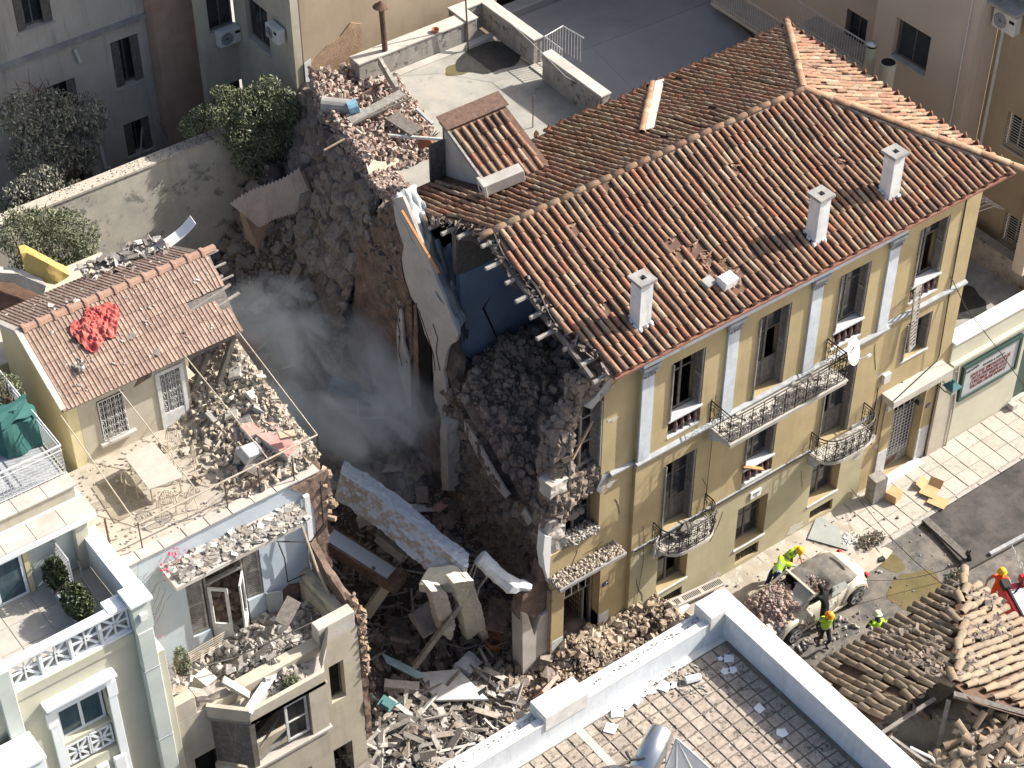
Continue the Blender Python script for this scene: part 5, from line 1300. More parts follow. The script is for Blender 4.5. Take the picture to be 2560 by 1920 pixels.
m3 = n_.new('ShaderNodeMath'); m3.operation = 'MULTIPLY'; l_.new(mm.outputs[0], m3.inputs[0]); m3.inputs[1].default_value = 2.8; l_.new(m3.outputs[0], pvn.inputs['Density'])
l_.new(pvn.outputs[0], n_['Material Output'].inputs['Volume'])
def smoke(px_, py_, z, s_, name, lab, rz=0):
    q = D(px_, py_, z=z); bm = bmesh.new(); bmesh.ops.create_icosphere(bm, subdivisions=3, radius=1)
    me = bpy.data.meshes.new(name); bm.to_mesh(me); bm.free(); me.materials.append(sm)
    o = bpy.data.objects.new(name, me); COL.objects.link(o); o.location = q; o.scale = s_; o.rotation_euler.z = rz; tag(o, lab, 'smoke', None, 'stuff'); return o
smoke(700, 845, 6.0, (2.9, 5.3, 3.2), 'smoke_cloud', 'grey dust smoke drifting over the collapsed plot between the houses', R(6))
# ================================================================ left damaged house
def c1(X, Y, **k): return up(X/2.572, 1280+Y/2.572, **k)
def c4(X, Y, **k): return up(X/2.572, 640+Y/2.572, **k)
LH = thing('damaged_house', (-9, 4, 0), 'damaged pale house with a red tiled penthouse, an open terrace and a blue washed wall', 'house')
c = MB()
cellwall(c, [-11.72,-6.45], [0,5.0,6.95], [(-11.45,-10.78,4.1,5.3),(-10.15,-8.2,4.55,6.42),(-7.4,-6.95,4.45,5.95),(-8.9,-8.2,1.6,2.6),(-7.5,-6.9,.5,2.5)], lambda u,v,d: (u,d,v), .35)
c.box(-6.8,-6.45,.36,2.3,0,6.9); c.box(-11.72,-6.45,4.45,9.3,0,10.1)
c.build('wall', M['stainwall'], parent=LH)
c = MB(); c.prism([(-10.93,-.02,6.5),(-10.15,-.8,6.5),(-7.95,-.8,6.5),(-7.55,-.02,6.5)], (0,0,.12)); c.build('bay_floor', M['concpale'], parent=LH)
def bayseg(name, a, b_, z0, z1, t, m):
    c = MB(); a, b_ = Vector((*a, 0)), Vector((*b_, 0)); d = (b_-a).normalized(); n_ = Vector((-d.y, d.x, 0))*t
    c.prism([(a.x,a.y,z0),(b_.x,b_.y,z0),(b_.x,b_.y,z1),(a.x,a.y,z1)], n_); return c.build(name, M[m], parent=LH)
bayseg('bay_parapet', (-10.93,-.02), (-10.15,-.8), 6.5, 7.05, .12, 'stainwall'); bayseg('bay_parapet', (-10.145,-.8), (-7.95,-.8), 6.5, 6.98, .12, 'stainwall')
bayseg('bay_wall', (-10.15,-.8), (-7.95,-.8), 3.6, 4.7, .2, 'stainwall'); bayseg('bay_sill', (-10.2,-.86), (-7.9,-.86), 4.7, 4.78, .3, 'concpale')
bayseg('bay_wall', (-8.45,-.79), (-7.95,-.79), 4.79, 6.49, .3, 'stainwall'); bayseg('bay_wall', (-10.93,-.02), (-10.15,-.8), 3.6, 4.7, .12, 'stainwall')
bayseg('bay_post', (-10.2,-.8), (-10.05,-.8), 4.79, 6.49, .12, 'wood_dark')
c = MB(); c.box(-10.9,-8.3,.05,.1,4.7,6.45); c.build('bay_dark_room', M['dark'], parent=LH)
cc = frame_mb(-9.15,-8.5, 4.95, 6.4, -.72, fw=.07, mull=False, trans=(.5,)); fw_ = cc.build('window', M['wood_white'], parent=LH, label='white casement standing ajar in the bay'); 
c = MB(); c.box(-9.07,-8.58,-.69,-.68,5.02,6.33); c.build('pane', M['glass'], parent=fw_)
c = MB(); c.bar((-10.0,-.7,4.9),(-8.5,-.5,5.35),.1,.06); c.bar((-9.9,-.6,5.2),(-8.8,-.3,5.9),.05,.05); c.build('fallen_bar', M['wood_grey'], parent=LH)
bayseg('louvre_panel', (-10.85,.0), (-10.2,-.76), 4.79, 6.48, .06, 'wood_dark')
for x0, x1, z0, z1 in ((-11.45,-10.78,4.1,5.3),(-7.4,-6.95,4.45,5.95),(-8.9,-8.2,1.6,2.6)):
    frame_mb(x0, x1, z0, z1, .2, fw=.05, mull=False, trans=()).build('window', M['wood_dark'], parent=LH)
    c = MB(); c.box(x0+.05, x1-.05, .23, .24, z0+.05, z1-.05); c.build('pane', M['dark'], parent=LH)
grille(-7.5,-6.9,.5,2.5,.05,LH,'window_grille')
# front parapet remains of the balcony
def lump(name, pts, off, m, amt=.05, sub=.18, parent=LH, lab=None):
    c = MB(); c.prism(pts, off); return rough(c.build(name, M[m], parent=parent, label=lab), amt, sub)
c = MB(); c.box(-11.72,-11.15,.0,.3,6.951,7.6); c.build('parapet_pier', M['stainwall'], parent=LH, bevel=.02)
c = MB(); c.box(-7.6,-6.5,.0,.34,6.951,7.55); c.build('parapet_block', M['concpale'], parent=LH, bevel=.02)
lump('parapet_fragment', [(-11.14,.05,6.951),(-10.2,.05,6.951),(-10.3,.05,7.25),(-10.8,.05,7.3),(-11.1,.05,7.5)], (0,.3,0), 'debris')
lump('leaning_fragment', [(-7.9,-.55,6.8),(-7.45,-.1,6.8),(-7.35,-.1,7.5),(-7.6,-.4,7.35)], (.12,.3,0), 'concpale', .03)
c = MB(); c.box(-6.72,-6.45,.36,2.28,6.901,7.15); rough(c.build('side_parapet', M['stainwall'], parent=LH), .05, .2)
lump('exposed_side', [(-6.44,.0,2.2),(-6.44,.0,7.25),(-6.44,1.5,7.8),(-6.44,2.4,8.4),(-6.44,2.4,2.2)], (.2,0,0), 'earthwall', .05, .2)
c = MB(); rng = np.random.default_rng(71)
for i in range(380):
    y = rng.uniform(.0, .45); z = rng.uniform(4.8, 7.3+y*.75); (add_chunk(c, (-6.24+rng.uniform(-.14,.05), y, z), (.09,.17,.07), rng, 1.5, .3) if i % 2 else add_rock(c, (-6.26+rng.uniform(-.14,.05), y, z), rng.uniform(.03,.1), rng))
for i in range(260):
    y = rng.uniform(2.2, 5.8); z = rng.uniform(8.4, 10.3); add_chunk(c, (-5.75+rng.uniform(-.3,.1)+.05*y, y, z), (.12,.24,.1), rng, .4)
c.build('torn_side_bricks', M['rockwool'], parent=LH, kind='stuff')
lump('torn_side', [(-6.1,2.3,6.5),(-6.1,2.3,10.35),(-5.75,5.9,10.4),(-5.75,5.9,8.0)], (.3,0,0), 'earthwall', .12, .3)
# balcony floor and rubble on it
c = MB(); c.box(-11.4,-6.75,.31,2.28,5.85,6.0); c.build('balcony_floor', M['concpale'], parent=LH)
c = MB(); rng = np.random.default_rng(72)
def bh(x, y): return 6.1+.75*max(0,1-((y-.5)/2.0)**2)*(.6+.4*math.sin(x*2.1+1))+.15*nz(x,y,0,2)
for i in range(5200):
    x = rng.uniform(-11.3,-6.7); y = rng.uniform(-.65 if -10 < x < -8 else .2, 2.2)
    z = bh(x, y)
    r_ = rng.uniform(.015,.055) if rng.random() < .9 else rng.uniform(.07,.15)
    if rng.random() < .5: add_rock(c, (x, y, z), r_, rng)
    else: add_chunk(c, (x, y, z+.02), (r_*2.6, r_*1.8, r_*.9), rng, 1.2)
c.build('balcony_rubble', M['debris'], kind='stuff', label='rubble and broken plaster heaped on the front balcony of the damaged house', cat='rubble')
c = MB(); c.grid(lambda u, v: (-11.35+4.6*u, -.65+2.9*v if abs(-9-(-11.35+4.6*u)) < 1.2 else .2+2.05*v, bh(-11.35+4.6*u, -.65+2.9*v)-.05), 30, 14); c.build('rubble_bed', M['sunrubble'], parent=LH, smooth=True)
# blue washed wall with the doors
c = MB()
cellwall(c, [-11.7,-6.1], [6.0,9.0,10.42], [(-9.97,-9.45,6.75,8.97),(-9.45,-8.3,6.02,8.97),(-8.3,-7.82,7.05,9.0)], lambda u,v,d: (u,2.3+d,v), .3)
c.build('blue_wall', M['lightblue'], parent=LH)
c = MB(); c.prism([(-6.1,2.28,6.1),(-5.85,2.28,7.2),(-5.8,2.28,8.6),(-5.6,2.28,9.6),(-5.65,2.28,10.35),(-6.8,2.28,10.35),(-6.3,2.28,9.9),(-6.15,2.28,9.2)], (0,-.04,0)); rough(c.build('exposed_brick_corner', M['earthwall'], parent=LH), .03, .15)
c = MB(); c.box(-6.45,-6.3,2.14,2.25,6.2,9.9); c.build('corner_pipe', M['whitepaint'], parent=LH)
lump('eroded_base', [(-8.0,2.29,6.0),(-6.1,2.29,6.0),(-6.1,2.29,6.9),(-6.6,2.29,6.7),(-7.1,2.29,6.95),(-7.6,2.29,6.55)], (0,-.05,0), 'earthwall', .03, .15)
for a_, b2, z0, lb in ((-9.97,-9.5,6.78,'left'),(-8.28,-7.84,7.08,'right')):
    s_ = shutter(LH, a_, 2.38, 2.38+(b2-a_), z0, 8.95, R(-8), m='wood_grey')
c = MB(); c.box(-9.44,-9.38,2.36,2.46,6.02,8.95); c.box(-8.36,-8.31,2.36,2.46,6.02,8.95); c.box(-9.38,-8.36,2.36,2.46,8.3,8.38); dfr = c.build('door_frame', M['wood_grey'], parent=LH)
def leafdoor(x, y, w_, ang, lab):
    c = MB(); ca, sa = math.cos(ang), math.sin(ang)
    def bx(a0, a1, z0, z1, t0=0, t1=.045):
        q = [(x+a*ca-t*sa, y+a*sa+t*ca) for a, t in ((a0,t0),(a1,t0),(a1,t1),(a0,t1))]
        c.add([(p[0],p[1],z0) for p in q]+[(p[0],p[1],z1) for p in q], [(0,3,2,1),(4,5,6,7),(0,1,5,4),(1,2,6,5),(2,3,7,6),(3,0,4,7)])
    bx(0,.08,6.05,8.25); bx(w_-.08,w_,6.05,8.25); bx(.08,w_-.08,8.15,8.25); bx(.08,w_-.08,6.05,6.9); bx(.15,w_-.15,6.2,6.8,-.015,-.001)
    return c.build('door_leaf', M['wood_white'], parent=dfr, label=lab)
leafdoor(-9.38, 2.34, .52, R(-42), 'white door leaf swung outwards'); leafdoor(-8.38, 2.34, .52, R(-128), 'white door leaf half open')
c = MB(); c.box(-9.95,-7.9,4.3,4.4,6.0,9.6); c.build('room_back', M['dark'], parent=LH)  # back wall coloured near-black to paint the darkness inside the room
c = MB(); rng = np.random.default_rng(73)
for i in range(420):
    y = rng.uniform(2.7,3.6); add_chunk(c, (rng.uniform(-9.9,-7.9), y, 6.1+(y-2.6)*2.9*rng.uniform(.5,1)), (.28,.22,.14), rng)
c.build('room_rubble', M['rockwool'], parent=LH, kind='stuff')
c = MB(); c.prism([(-7.8,2.2,6.1),(-7.45,2.05,6.1),(-7.4,2.1,7.0),(-7.8,2.25,7.05)], (0,.05,0)); c.build('curtain', M['tarp'], parent=LH)
# canopy over the doors
c = MB(); c.prism([(-10.55,1.45,9.72),(-6.9,1.55,9.62),(-6.7,2.29,9.66),(-10.55,2.29,9.76)], (0,0,.12)); cano = c.build('canopy', M['concpale'], parent=LH)
c = MB(); rng = np.random.default_rng(74)
for i in range(420):
    x = rng.uniform(-10.4,-6.7); add_chunk(c, (x, rng.uniform(1.55,2.25), 9.86-.03*(x+10)+rng.uniform(-.02,.05)), (rng.uniform(.05,.26), rng.uniform(.05,.18), .03), rng, .35)
c.build('canopy_rubble', M['debris'], parent=cano, kind='stuff')
# terrace
c = MB(); c.box(-11.72,-6.0,2.31,6.0,10.15,10.42); c.build('terrace_floor', mat('dusty_terrace_screed', (.40,.355,.295), (.29,.255,.21), sc=1.2, bump=.3, spots=(.22,.19,.155), ssc=3, sth=.58, dust=(.45,.40,.335)), parent=LH)
c = MB(); c.prism([(-6.0,2.31,10.2),(-5.7,2.6,10.2),(-5.6,4.0,10.2),(-5.9,5.0,10.2),(-6.0,6.0,10.2)], (0,0,.2)); rough(c.build('torn_floor_edge', M['earthwall'], parent=LH), .06, .2)
for i in range(9):
    x = -11.65+i*.64; c = MB(); c.obox((x+.32, 2.42, 10.44+random.uniform(0,.02)), (.62,.36,.05), (0,0,random.uniform(-.03,.03))); c.build('coping_slab', M['concpale'], parent=LH, bevel=.008)
c = MB(); c.box(-10.98,-9.1,3.2,4.9,10.421,10.426); 
c = MB(); c.prism([c4(590,1490,z=10.425), c4(790,1405,z=10.425), c4(960,1610,z=10.425), c4(740,1720,z=10.425)], (0,0,.02)); c.build('brown_mat', M['wood_tan'], base=c4(590,1490,z=10.42), label='brown doormat on the ruined terrace', cat='mat'); bpy.data.objects['brown_mat'].data.materials[0] = mat('dusty_mat', (.27,.23,.17), (.20,.17,.13), sc=6, bump=.2, dust=(.36,.32,.25))
# glass topped table
tz = 11.05; c = MB(); q4 = [c4(800,1290,z=tz), c4(985,1195,z=tz), c4(1180,1425,z=tz), c4(960,1505,z=tz)]
TT = thing('terrace_table', (q4[0].x, q4[0].y, 10.42), 'rectangular glass topped garden table buried in dust on the terrace', 'table')
c.prism(q4, (0,0,.025)); c.build('table_top', mat('dusty_glass_top', (.46,.44,.38), (.38,.365,.32), sc=4, rough=.4, bump=.05), parent=TT)
for i in range(4):
    p = q4[i]*.85+sum(q4, Vector())*.15/4; c = MB(); c.tube([(p.x,p.y,tz), (p.x,p.y,10.42)], .02, 6); c.build('leg', M['iron_tan'], parent=TT)
# wire chairs
def wire_chair(loc, rz, lab):
    t = thing('wire_chair', loc, lab, 'chair', 'dusty wire garden chairs on the terrace'); t.rotation_euler.z = rz
    wl = Vector(loc)
    c = MB(); a_ = np.linspace(0, 2*math.pi, 17)
    c.tube([wl+Vector((.21*math.cos(a), .21*math.sin(a), .44)) for a in a_], .012, 5)
    for i in range(-4, 5): 
        x = i*.045; y = math.sqrt(max(0,.21**2-x*x)); c.tube([wl+Vector((x,-y,.44)), wl+Vector((x,y,.44))], .007, 4)
    c.build('seat', M['iron_tan'], parent=t)
    c = MB(); pts = [wl+Vector((.22*math.cos(a), .2+.05*math.sin(a), .44+.52*math.sin(a))) for a in np.linspace(0, math.pi, 13)]; c.tube(pts, .013, 5)
    for i in range(-3, 4):
        x = i*.055; h = .52*math.sqrt(max(0, 1-(x/.22)**2)); c.tube([wl+Vector((x,.2,.44)), wl+Vector((x,.24,.44+h))], .007, 4)
    c.build('backrest', M['iron_tan'], parent=t)
    for sx in (-1,1):
        for sy in (-1,1):
            c = MB(); c.tube([wl+Vector((sx*.15,sy*.15,.44)), wl+Vector((sx*.2,sy*.2,0))], .011, 5); c.build('leg', M['iron_tan'], parent=t)
    return t
for (X_, Y_), rz, lb in (((1090,1230),R(-60),'wire chair at the upper right of the table'),((1195,1330),R(-100),'wire chair at the right of the table, nearest the rubble'),((860,1440),R(120),'wire chair at the left of the table'),((1060,1560),R(170),'wire chair in front of the table beside the railing'),((1190,1560),R(200),'wire chair at the front right, tangled with the railing')):
    q = c4(X_, Y_, z=10.85); wire_chair((q.x, q.y, 10.42), rz, lb)
# railing on the terrace front
RL = thing('terrace_railing', (-8.5,2.56,10.42), 'bent rusty terrace railing with thin horizontal bars', 'railing')
rc = c4(2040,1150,z=11.5)
c = MB(); c.tube([(-10.76,2.56,11.3), (-8.4,2.5,11.4), (rc.x,rc.y,rc.z)], .025, 6); c.build('top_rail', M['iron_tan'], parent=RL)
for k_, (x, y) in enumerate(((-10.78,2.56),(-8.42,2.5),(-7.5,2.45),(-6.6,2.3))):
    c = MB(); c.tube([(x,y,10.42),(x,y,11.35)], .018, 5); c.build('post', M['iron_rust'], parent=RL)
c = MB()
for k_ in range(5):
    z = 10.62+k_*.14; c.tube([(-8.42,2.5,z),(-7.4,2.62+.05*k_,z+.05),(-6.3,2.9,z+.1*math.sin(k_))], .008, 4)
for k_ in range(5): c.tube([(-7.9+k_*.1,2.45,10.45),(-7.6+k_*.16,2.75,11.0-.05*k_)], .008, 4)
c.build('bar', M['iron_rust'], parent=RL)
c = MB(); c.tube([(-11.34,3.2,11.3),(-11.43,2.95,10.42)], .028, 6); c.build('iron_post', M['iron_rust'], base=(-11.4,3,10.42), label='single dark iron post standing at the left end of the terrace', cat='post')
# awning struts from the eaves down to the railing
for p0, p1, lb in ((c4(1520,470,z=12.88), rc, 'long awning pole from the right roof corner to the railing'),
      (Vector((-7.56,5.6,12.83)), Vector((-7.06,2.73,11.2)), 'awning pole from beside the terrace door'),
      (Vector((-9.45,5.6,12.73)), Vector((-9.1,2.6,11.35)), 'awning pole above the grilled window'),
      (Vector((-11.03,5.65,12.72)), Vector((-10.8,2.56,11.3)), 'awning pole at the left corner of the penthouse')):
    c = MB(); c.tube([p0, p1], .015, 6); c.build('awning_pole', M['iron_tan'], base=p1, label=lb, cat='pole')
c = MB(); c.tube([rc, (rc.x+.02,rc.y+.1,10.5)], .02, 5); c.build('drop_pole', M['iron'], base=rc, label='dark drop pole under the right end of the railing', cat='pole')
# penthouse
c = MB()
cellwall(c, [-10.455,-7.4], [10.42,12.75], [(-9.95,-9.2,10.9,12.28),(-8.3,-7.5,10.42,12.33)], lambda u,v,d: (u,6.0+d,v), .3)
c.build('penthouse_wall', M['stainwall'], parent=LH)
c = MB(); c.prism([(-10.76,6.0,9.0),(-10.76,6.0,12.7),(-10.76,7.75,13.75),(-10.76,9.6,12.75),(-10.76,9.6,9.0)], (.3,0,0)); c.build('gable_wall', M['paleyellow'], parent=LH)
c = MB(); c.box(-10.46,-5.9,9.2,9.5,9,12.7); c.build('back_wall', M['stainwall'], parent=LH)
Wd = frame_mb(-9.95,-9.2,10.9,12.28,6.12,fw=.05,trans=()).build('window', M['wood_dark'], parent=LH)
c = MB(); c.box(-9.9,-9.25,6.2,6.22,10.95,12.23); c.build('pane', M['glass'], parent=Wd)
c = MB(); c.box(-10.05,-9.05,5.88,6.02,10.82,10.895); c.build('sill', M['concpale'], parent=Wd)
def scroll_grille(x0, x1, z0, z1, y, nb, parent, m='iron_white', mesh=False):
    c = MB()
    for a_, b2 in (((x0,z0),(x1,z0)),((x1,z0),(x1,z1)),((x1,z1),(x0,z1)),((x0,z1),(x0,z0))): c.bar((a_[0],y,a_[1]),(b2[0],y,b2[1]),.025)
    for i in range(1, nb): x = x0+(x1-x0)*i/nb; c.bar((x,y,z0),(x,y,z1),.014)
    for i in range(nb):
        cx = x0+(x1-x0)*(i+.5)/nb
        for t in (.14,.3,.5,.7,.86):
            zc = z0+(z1-z0)*t; sg = 1 if i % 2 else -1
            c.tube([(cx+sg*.05*math.cos(a)*(1-a/10), y-.012, zc+.06*math.sin(a)*(1-a/10)) for a in np.linspace(0,7,8)], .007, 3)
            c.tube([(cx, y-.012, zc-.12),(cx+sg*.04, y-.012, zc),(cx, y-.012, zc+.12)], .006, 3)
    if mesh:
        for i in range(16): x = x0+(x1-x0)*i/16; c.bar((x,y+.02,z0),(x,y+.02,z1),.005)
        for i in range(34): z = z0+(z1-z0)*i/34; c.bar((x0,y+.02,z),(x1,y+.02,z),.005)
    return c.build('window_grille' if not mesh else 'door_grille', M[m], parent=parent)
scroll_grille(-9.92,-9.23,10.93,12.25,5.97,6,Wd)
c = MB(); c.box(-8.3,-8.2,5.96,6.06,10.43,12.33); c.box(-7.6,-7.5,5.96,6.06,10.43,12.33); c.box(-8.2,-7.6,5.96,6.06,12.23,12.33); c.box(-8.2,-7.6,5.97,6.04,10.43,10.88); Dr = c.build('terrace_door', M['wood_white'], parent=LH)
c = MB(); c.box(-8.2,-7.6,6.06,6.07,10.88,12.23); c.build('pane', M['glass'], parent=Dr)
scroll_grille(-8.19,-7.61,10.89,12.22,5.99,4,Dr,mesh=True)
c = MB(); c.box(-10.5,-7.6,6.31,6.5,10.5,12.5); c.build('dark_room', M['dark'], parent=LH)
lump('plaster_patch', [(-8.75,5.995,12.4),(-8.35,5.995,12.7),(-8.3,5.995,12.6),(-8.4,5.995,12.3),(-8.9,5.995,12.2)], (0,-.012,0), 'earthwall', .004)
# roof of the penthouse: interlocking tiles
RZ, EZ, BZ, RYm, EYf, EYb = 13.9, 12.82, 12.85, 7.72, 5.68, 9.85
c = MB()
c.prism([(-10.98,EYf,EZ-.07),(-5.9,EYf,EZ-.03),(-5.55,RYm,RZ-.07),(-10.95,RYm,RZ-.07)], (0,0,.05)); c.prism([(-10.95,RYm,RZ-.07),(-5.55,RYm,RZ-.07),(-5.75,EYb,BZ-.05),(-10.9,EYb,BZ-.07)], (0,0,.05))
lr = c.build('penthouse_roof', M['wood_dark'], parent=LH)
c = MB(); W_ = .232; ln_ = .40
def tf(u, v): 
    x = -W_/2+W_*u; z = .012+.022*max(0, math.sin(u*math.pi*4))**1.0; return (v*ln_, x, z+.012*v)
c.grid(tf, 12, 1); c.add([(ln_,-W_/2,.0),(ln_,W_/2,.0),(ln_,W_/2,.03),(ln_,-W_/2,.03)], [(0,1,2,3)])
mtl = bpy.data.meshes.new('interlocking_tile'); mtl.from_pydata(c.v, [], c.f); mtl.materials.append(M['tile_flat']); mtl.update()
T_flat = (mtl, np.array(c.v), c.f)
frs = []
sA = (RZ-EZ)/(RYm-EYf); sB = (RZ-BZ)/(EYb-RYm); nA = 7; 
for k_ in range(7):
    y = RYm-.02-(RYm-EYf)*k_/7.0
    for i in range(23):
        x = -10.86+i*W_; xr = -5.55-.35*(RYm-y)/(RYm-EYf)-.05
        if x > xr-.05: continue
        if k_ == 3 and x > -6.9+random.random()*.5: continue
        if k_ == 2 and x > -6.3: x_ = 0
        if (k_ == 4 and x > -6.1): continue
        z = RZ-(RYm-y)*sA+.02
        m = frame(Vector((x, y, z)), Vector((0,-1,-sA+.015)), Vector((1,0,0)), .006 if not (k_ == 2 and x > -7) else .04)
        frs.append(m)
for k_ in range(7):
    y = RYm+.02+(EYb-RYm)*k_/7.0
    for i in range(23):
        x = -10.84+i*W_
        if x > -5.8: continue
        jit = .008
        if k_ > 3 and x > -7.6: 
            if random.random() < .35: continue
            jit = .12
        z = RZ-(y-RYm)*sB+.02
        frs.append(frame(Vector((x, y, z)), Vector((0,1,-sB)), Vector((1,0,0)), jit))
lay(lr, 'interlocking_tile', T_flat, frs)
for i in range(13):
    x = -10.8+i*.42; c = MB()
    c.prism([(x,RYm-.12,RZ+.0),(x,RYm-.07,RZ+.10),(x,RYm+.07,RZ+.10),(x,RYm+.12,RZ+.0)], (.41,0,0)); c.prism([(x-.03,RYm-.15,RZ-.01),(x-.03,RYm-.09,RZ+.135),(x-.03,RYm+.09,RZ+.135),(x-.03,RYm+.15,RZ-.01)], (.10,0,0))
    if x < -5.7: c.build('ridge_tile', mat('pinkish_ridge_tile', (.37,.235,.175), (.30,.19,.14), sc=5, bump=.2) if i == 0 else bpy.data.materials['pinkish_ridge_tile'], parent=lr, bevel=.01)
c = MB(); 
for i in range(4):
    y = 6.5+i*.27; c.bar((-7.4+.2*i,y-.25,RZ-(RYm-y+.25)*sA-.03), (-5.35+random.uniform(-.3,.1),y,RZ-(RYm-y)*sA-.02), .07, .05)
c.build('exposed_batten', M['wood_grey'], parent=lr)
for i in range(3):
    y = 6.9+i*.35; c = MB(); c.bar((-6.6,y,RZ-(RYm-y)*sA+.02), (-5.3,y+.03,RZ-(RYm-y)*sA+.02), .05, .04); c.build('exposed_batten', M['wood_grey'], parent=lr)
c = MB(); c.bar((-7.45,5.75,12.68), (-5.9,5.75,12.74), .14, .2); c.build('eave_beam', M['wood_dark'], parent=lr)
c = MB(); c.tube([(-10.95,EYf+.02,EZ-.09),(-7.4,EYf+.02,EZ-.07)], .03, 6); c.build('eave_gutter', M['iron_rust'], parent=lr)
for p0, p1 in (((-6.9,5.85,10.7),(-6.05,5.8,12.6)),((-7.3,6.0,11.2),(-6.8,5.9,12.3))):
    c = MB(); c.bar(p0, p1, .13, .13); c.build('broken_strut', M['wood_dark'], parent=LH)
c = MB(); c.prism([(-10.99,EYf-.02,EZ-.02),(-10.97,RYm,RZ+.02),(-10.93,EYb,BZ)], (.13,0,.0)) if False else c.bar((-10.93,EYf-.03,EZ+.0),(-10.93,RYm,RZ+.02),.15,.1); c.bar((-10.93,RYm,RZ+.02),(-10.90,EYb,BZ+.02),.15,.1); c.build('verge', M['concpale'], parent=lr)
c = MB(); rng = np.random.default_rng(75)
for i in range(120):
    x = rng.uniform(-10.7,-5.9); y = rng.uniform(EYf+.1, EYb-.1); z = (RZ-(RYm-y)*sA if y < RYm else RZ-(y-RYm)*sB)+.06
    s_ = rng.uniform(.02,.06) if rng.random() < .93 else .12
    add_chunk(c, (x, y, z), (s_*1.6, s_, s_*.5), rng, .6)
for i in range(160):
    x = rng.uniform(-8.2,-5.9); y = rng.uniform(9.2, 10.1); add_chunk(c, (x, y, 12.95+rng.uniform(-.1,.25)), (rng.uniform(.1,.35), rng.uniform(.05,.16), .03), rng, .8)
c.build('roof_chips', M['debris'], parent=lr, kind='stuff')
# red cloth crumpled on the roof
q = c4(630, 500, z=13.4)
def cloth(u, v):
    a = u*2*math.pi; rr = v*.62*(1+.3*math.sin(a*2+1)+.12*math.sin(a*5)); x = q.x+rr*math.cos(a)*.85; y = q.y+rr*math.sin(a)*.9
    return (x, y, RZ-(RYm-y)*sA+.06+.13*(1-v**2)*(.6+.5*nz(x*4, y*4, 2))+.20*abs(nz(x*6, y*6, 5))+.10*abs(nz(x*13, y*13, 8)))
c = MB(); c.grid(cloth, 120, 40); c.build('red_cloth', M['red_cloth'], base=(q.x,q.y,q.z), smooth=True, label='crumpled red awning cloth lying on the penthouse roof', cat='cloth', sol=.01)
c = MB()
for k_ in range(3): c.bar(c4(590+k_*7,600,z=13.1), c4(535+k_*7,690,z=12.98), .03, .03)
c.build('awning_rod', M['iron_white'], base=c4(590,600,z=13.1), label='bundle of white awning rods under the red cloth', cat='rods')
q = c4(520, 750, z=13.0); c = MB(); rng = np.random.default_rng(76)
for i in range(26): add_chunk(c, (q.x+rng.normal(0,.1), q.y+rng.normal(0,.12), RZ-(RYm-q.y)*sA+.06+rng.uniform(0,.05)), (.09,.07,.03), rng)
c.build('plaster_splash', M['debris'], base=q, label='small pale plaster splash on the tiles below the red cloth', cat='debris', kind='stuff')
# white curved sheet at the back edge of the roof
q = D(382, 540, z=13.1)
c = MB(); c.grid(lambda u, v: (q.x-.55+1.3*u, q.y+.2+.28*v+.1*math.sin(u*3), q.z-.1+.5*u**3+.1*v), 14, 4); c.build('white_sheet', M['whitepaint'], base=q, label='curved white sheet at the back edge of the penthouse roof', cat='sheet', sol=.02)
# rubble on the terrace right side
rng = np.random.default_rng(77); c = MB()
def th(x, y): return 10.45+max(0, (x+7.9)/2.0)*.75*np.interp(y, [2.3,3.2,5,6.3],[.3,.5,1.0,1.6])
for i in range(2600):
    x = -5.75-abs(rng.normal(0,1))*.9; y = rng.uniform(2.5, 6.6)
    if x < -9 : continue
    z = th(x, y)
    if rng.random() < .55: add_chunk(c, (x, y, z+rng.uniform(-.03,.05)), (rng.uniform(.05,.34), rng.uniform(.04,.2), rng.uniform(.03,.1)), rng)
    else: add_rock(c, (x, y, z), rng.uniform(.03,.13), rng)
c.build('terrace_rubble', M['sunrubble'], kind='stuff', label='broken bricks and plaster spilled over the right side of the ruined terrace', cat='rubble')
c = MB(); c.grid(lambda u, v: (-7.9+2.25*u, 2.5+4.1*v, th(-7.9+2.25*u, 2.5+4.1*v)-.06), 12, 16); c.build('rubble_bed', M['sunrubble'], parent=LH, smooth=True)
c = MB(); rng = np.random.default_rng(78)
for i in range(380): add_chunk(c, (rng.uniform(-11.5,-6.5), rng.uniform(2.6,5.9), 10.43+rng.uniform(0,.015)), (rng.uniform(.02,.09), rng.uniform(.02,.06), .015), rng, .3)
c.build('terrace_chips', M['debris'], parent=LH, kind='stuff')
for i in range(14):
    x = rng.uniform(-7.4,-6.0); y = rng.uniform(3.0,6.0); sz = (rng.uniform(.25,.5), rng.uniform(.2,.35), rng.uniform(.06,.14))
    c = MB(); c.obox((x, y, th(x,y)+.12), sz, (rng.uniform(-.5,.5), rng.uniform(-.5,.5), rng.uniform(0,3))); rough(c.build('wall_chunk', M[('concpale','debris','concrete')[i % 3]], parent=LH), .02, .22)
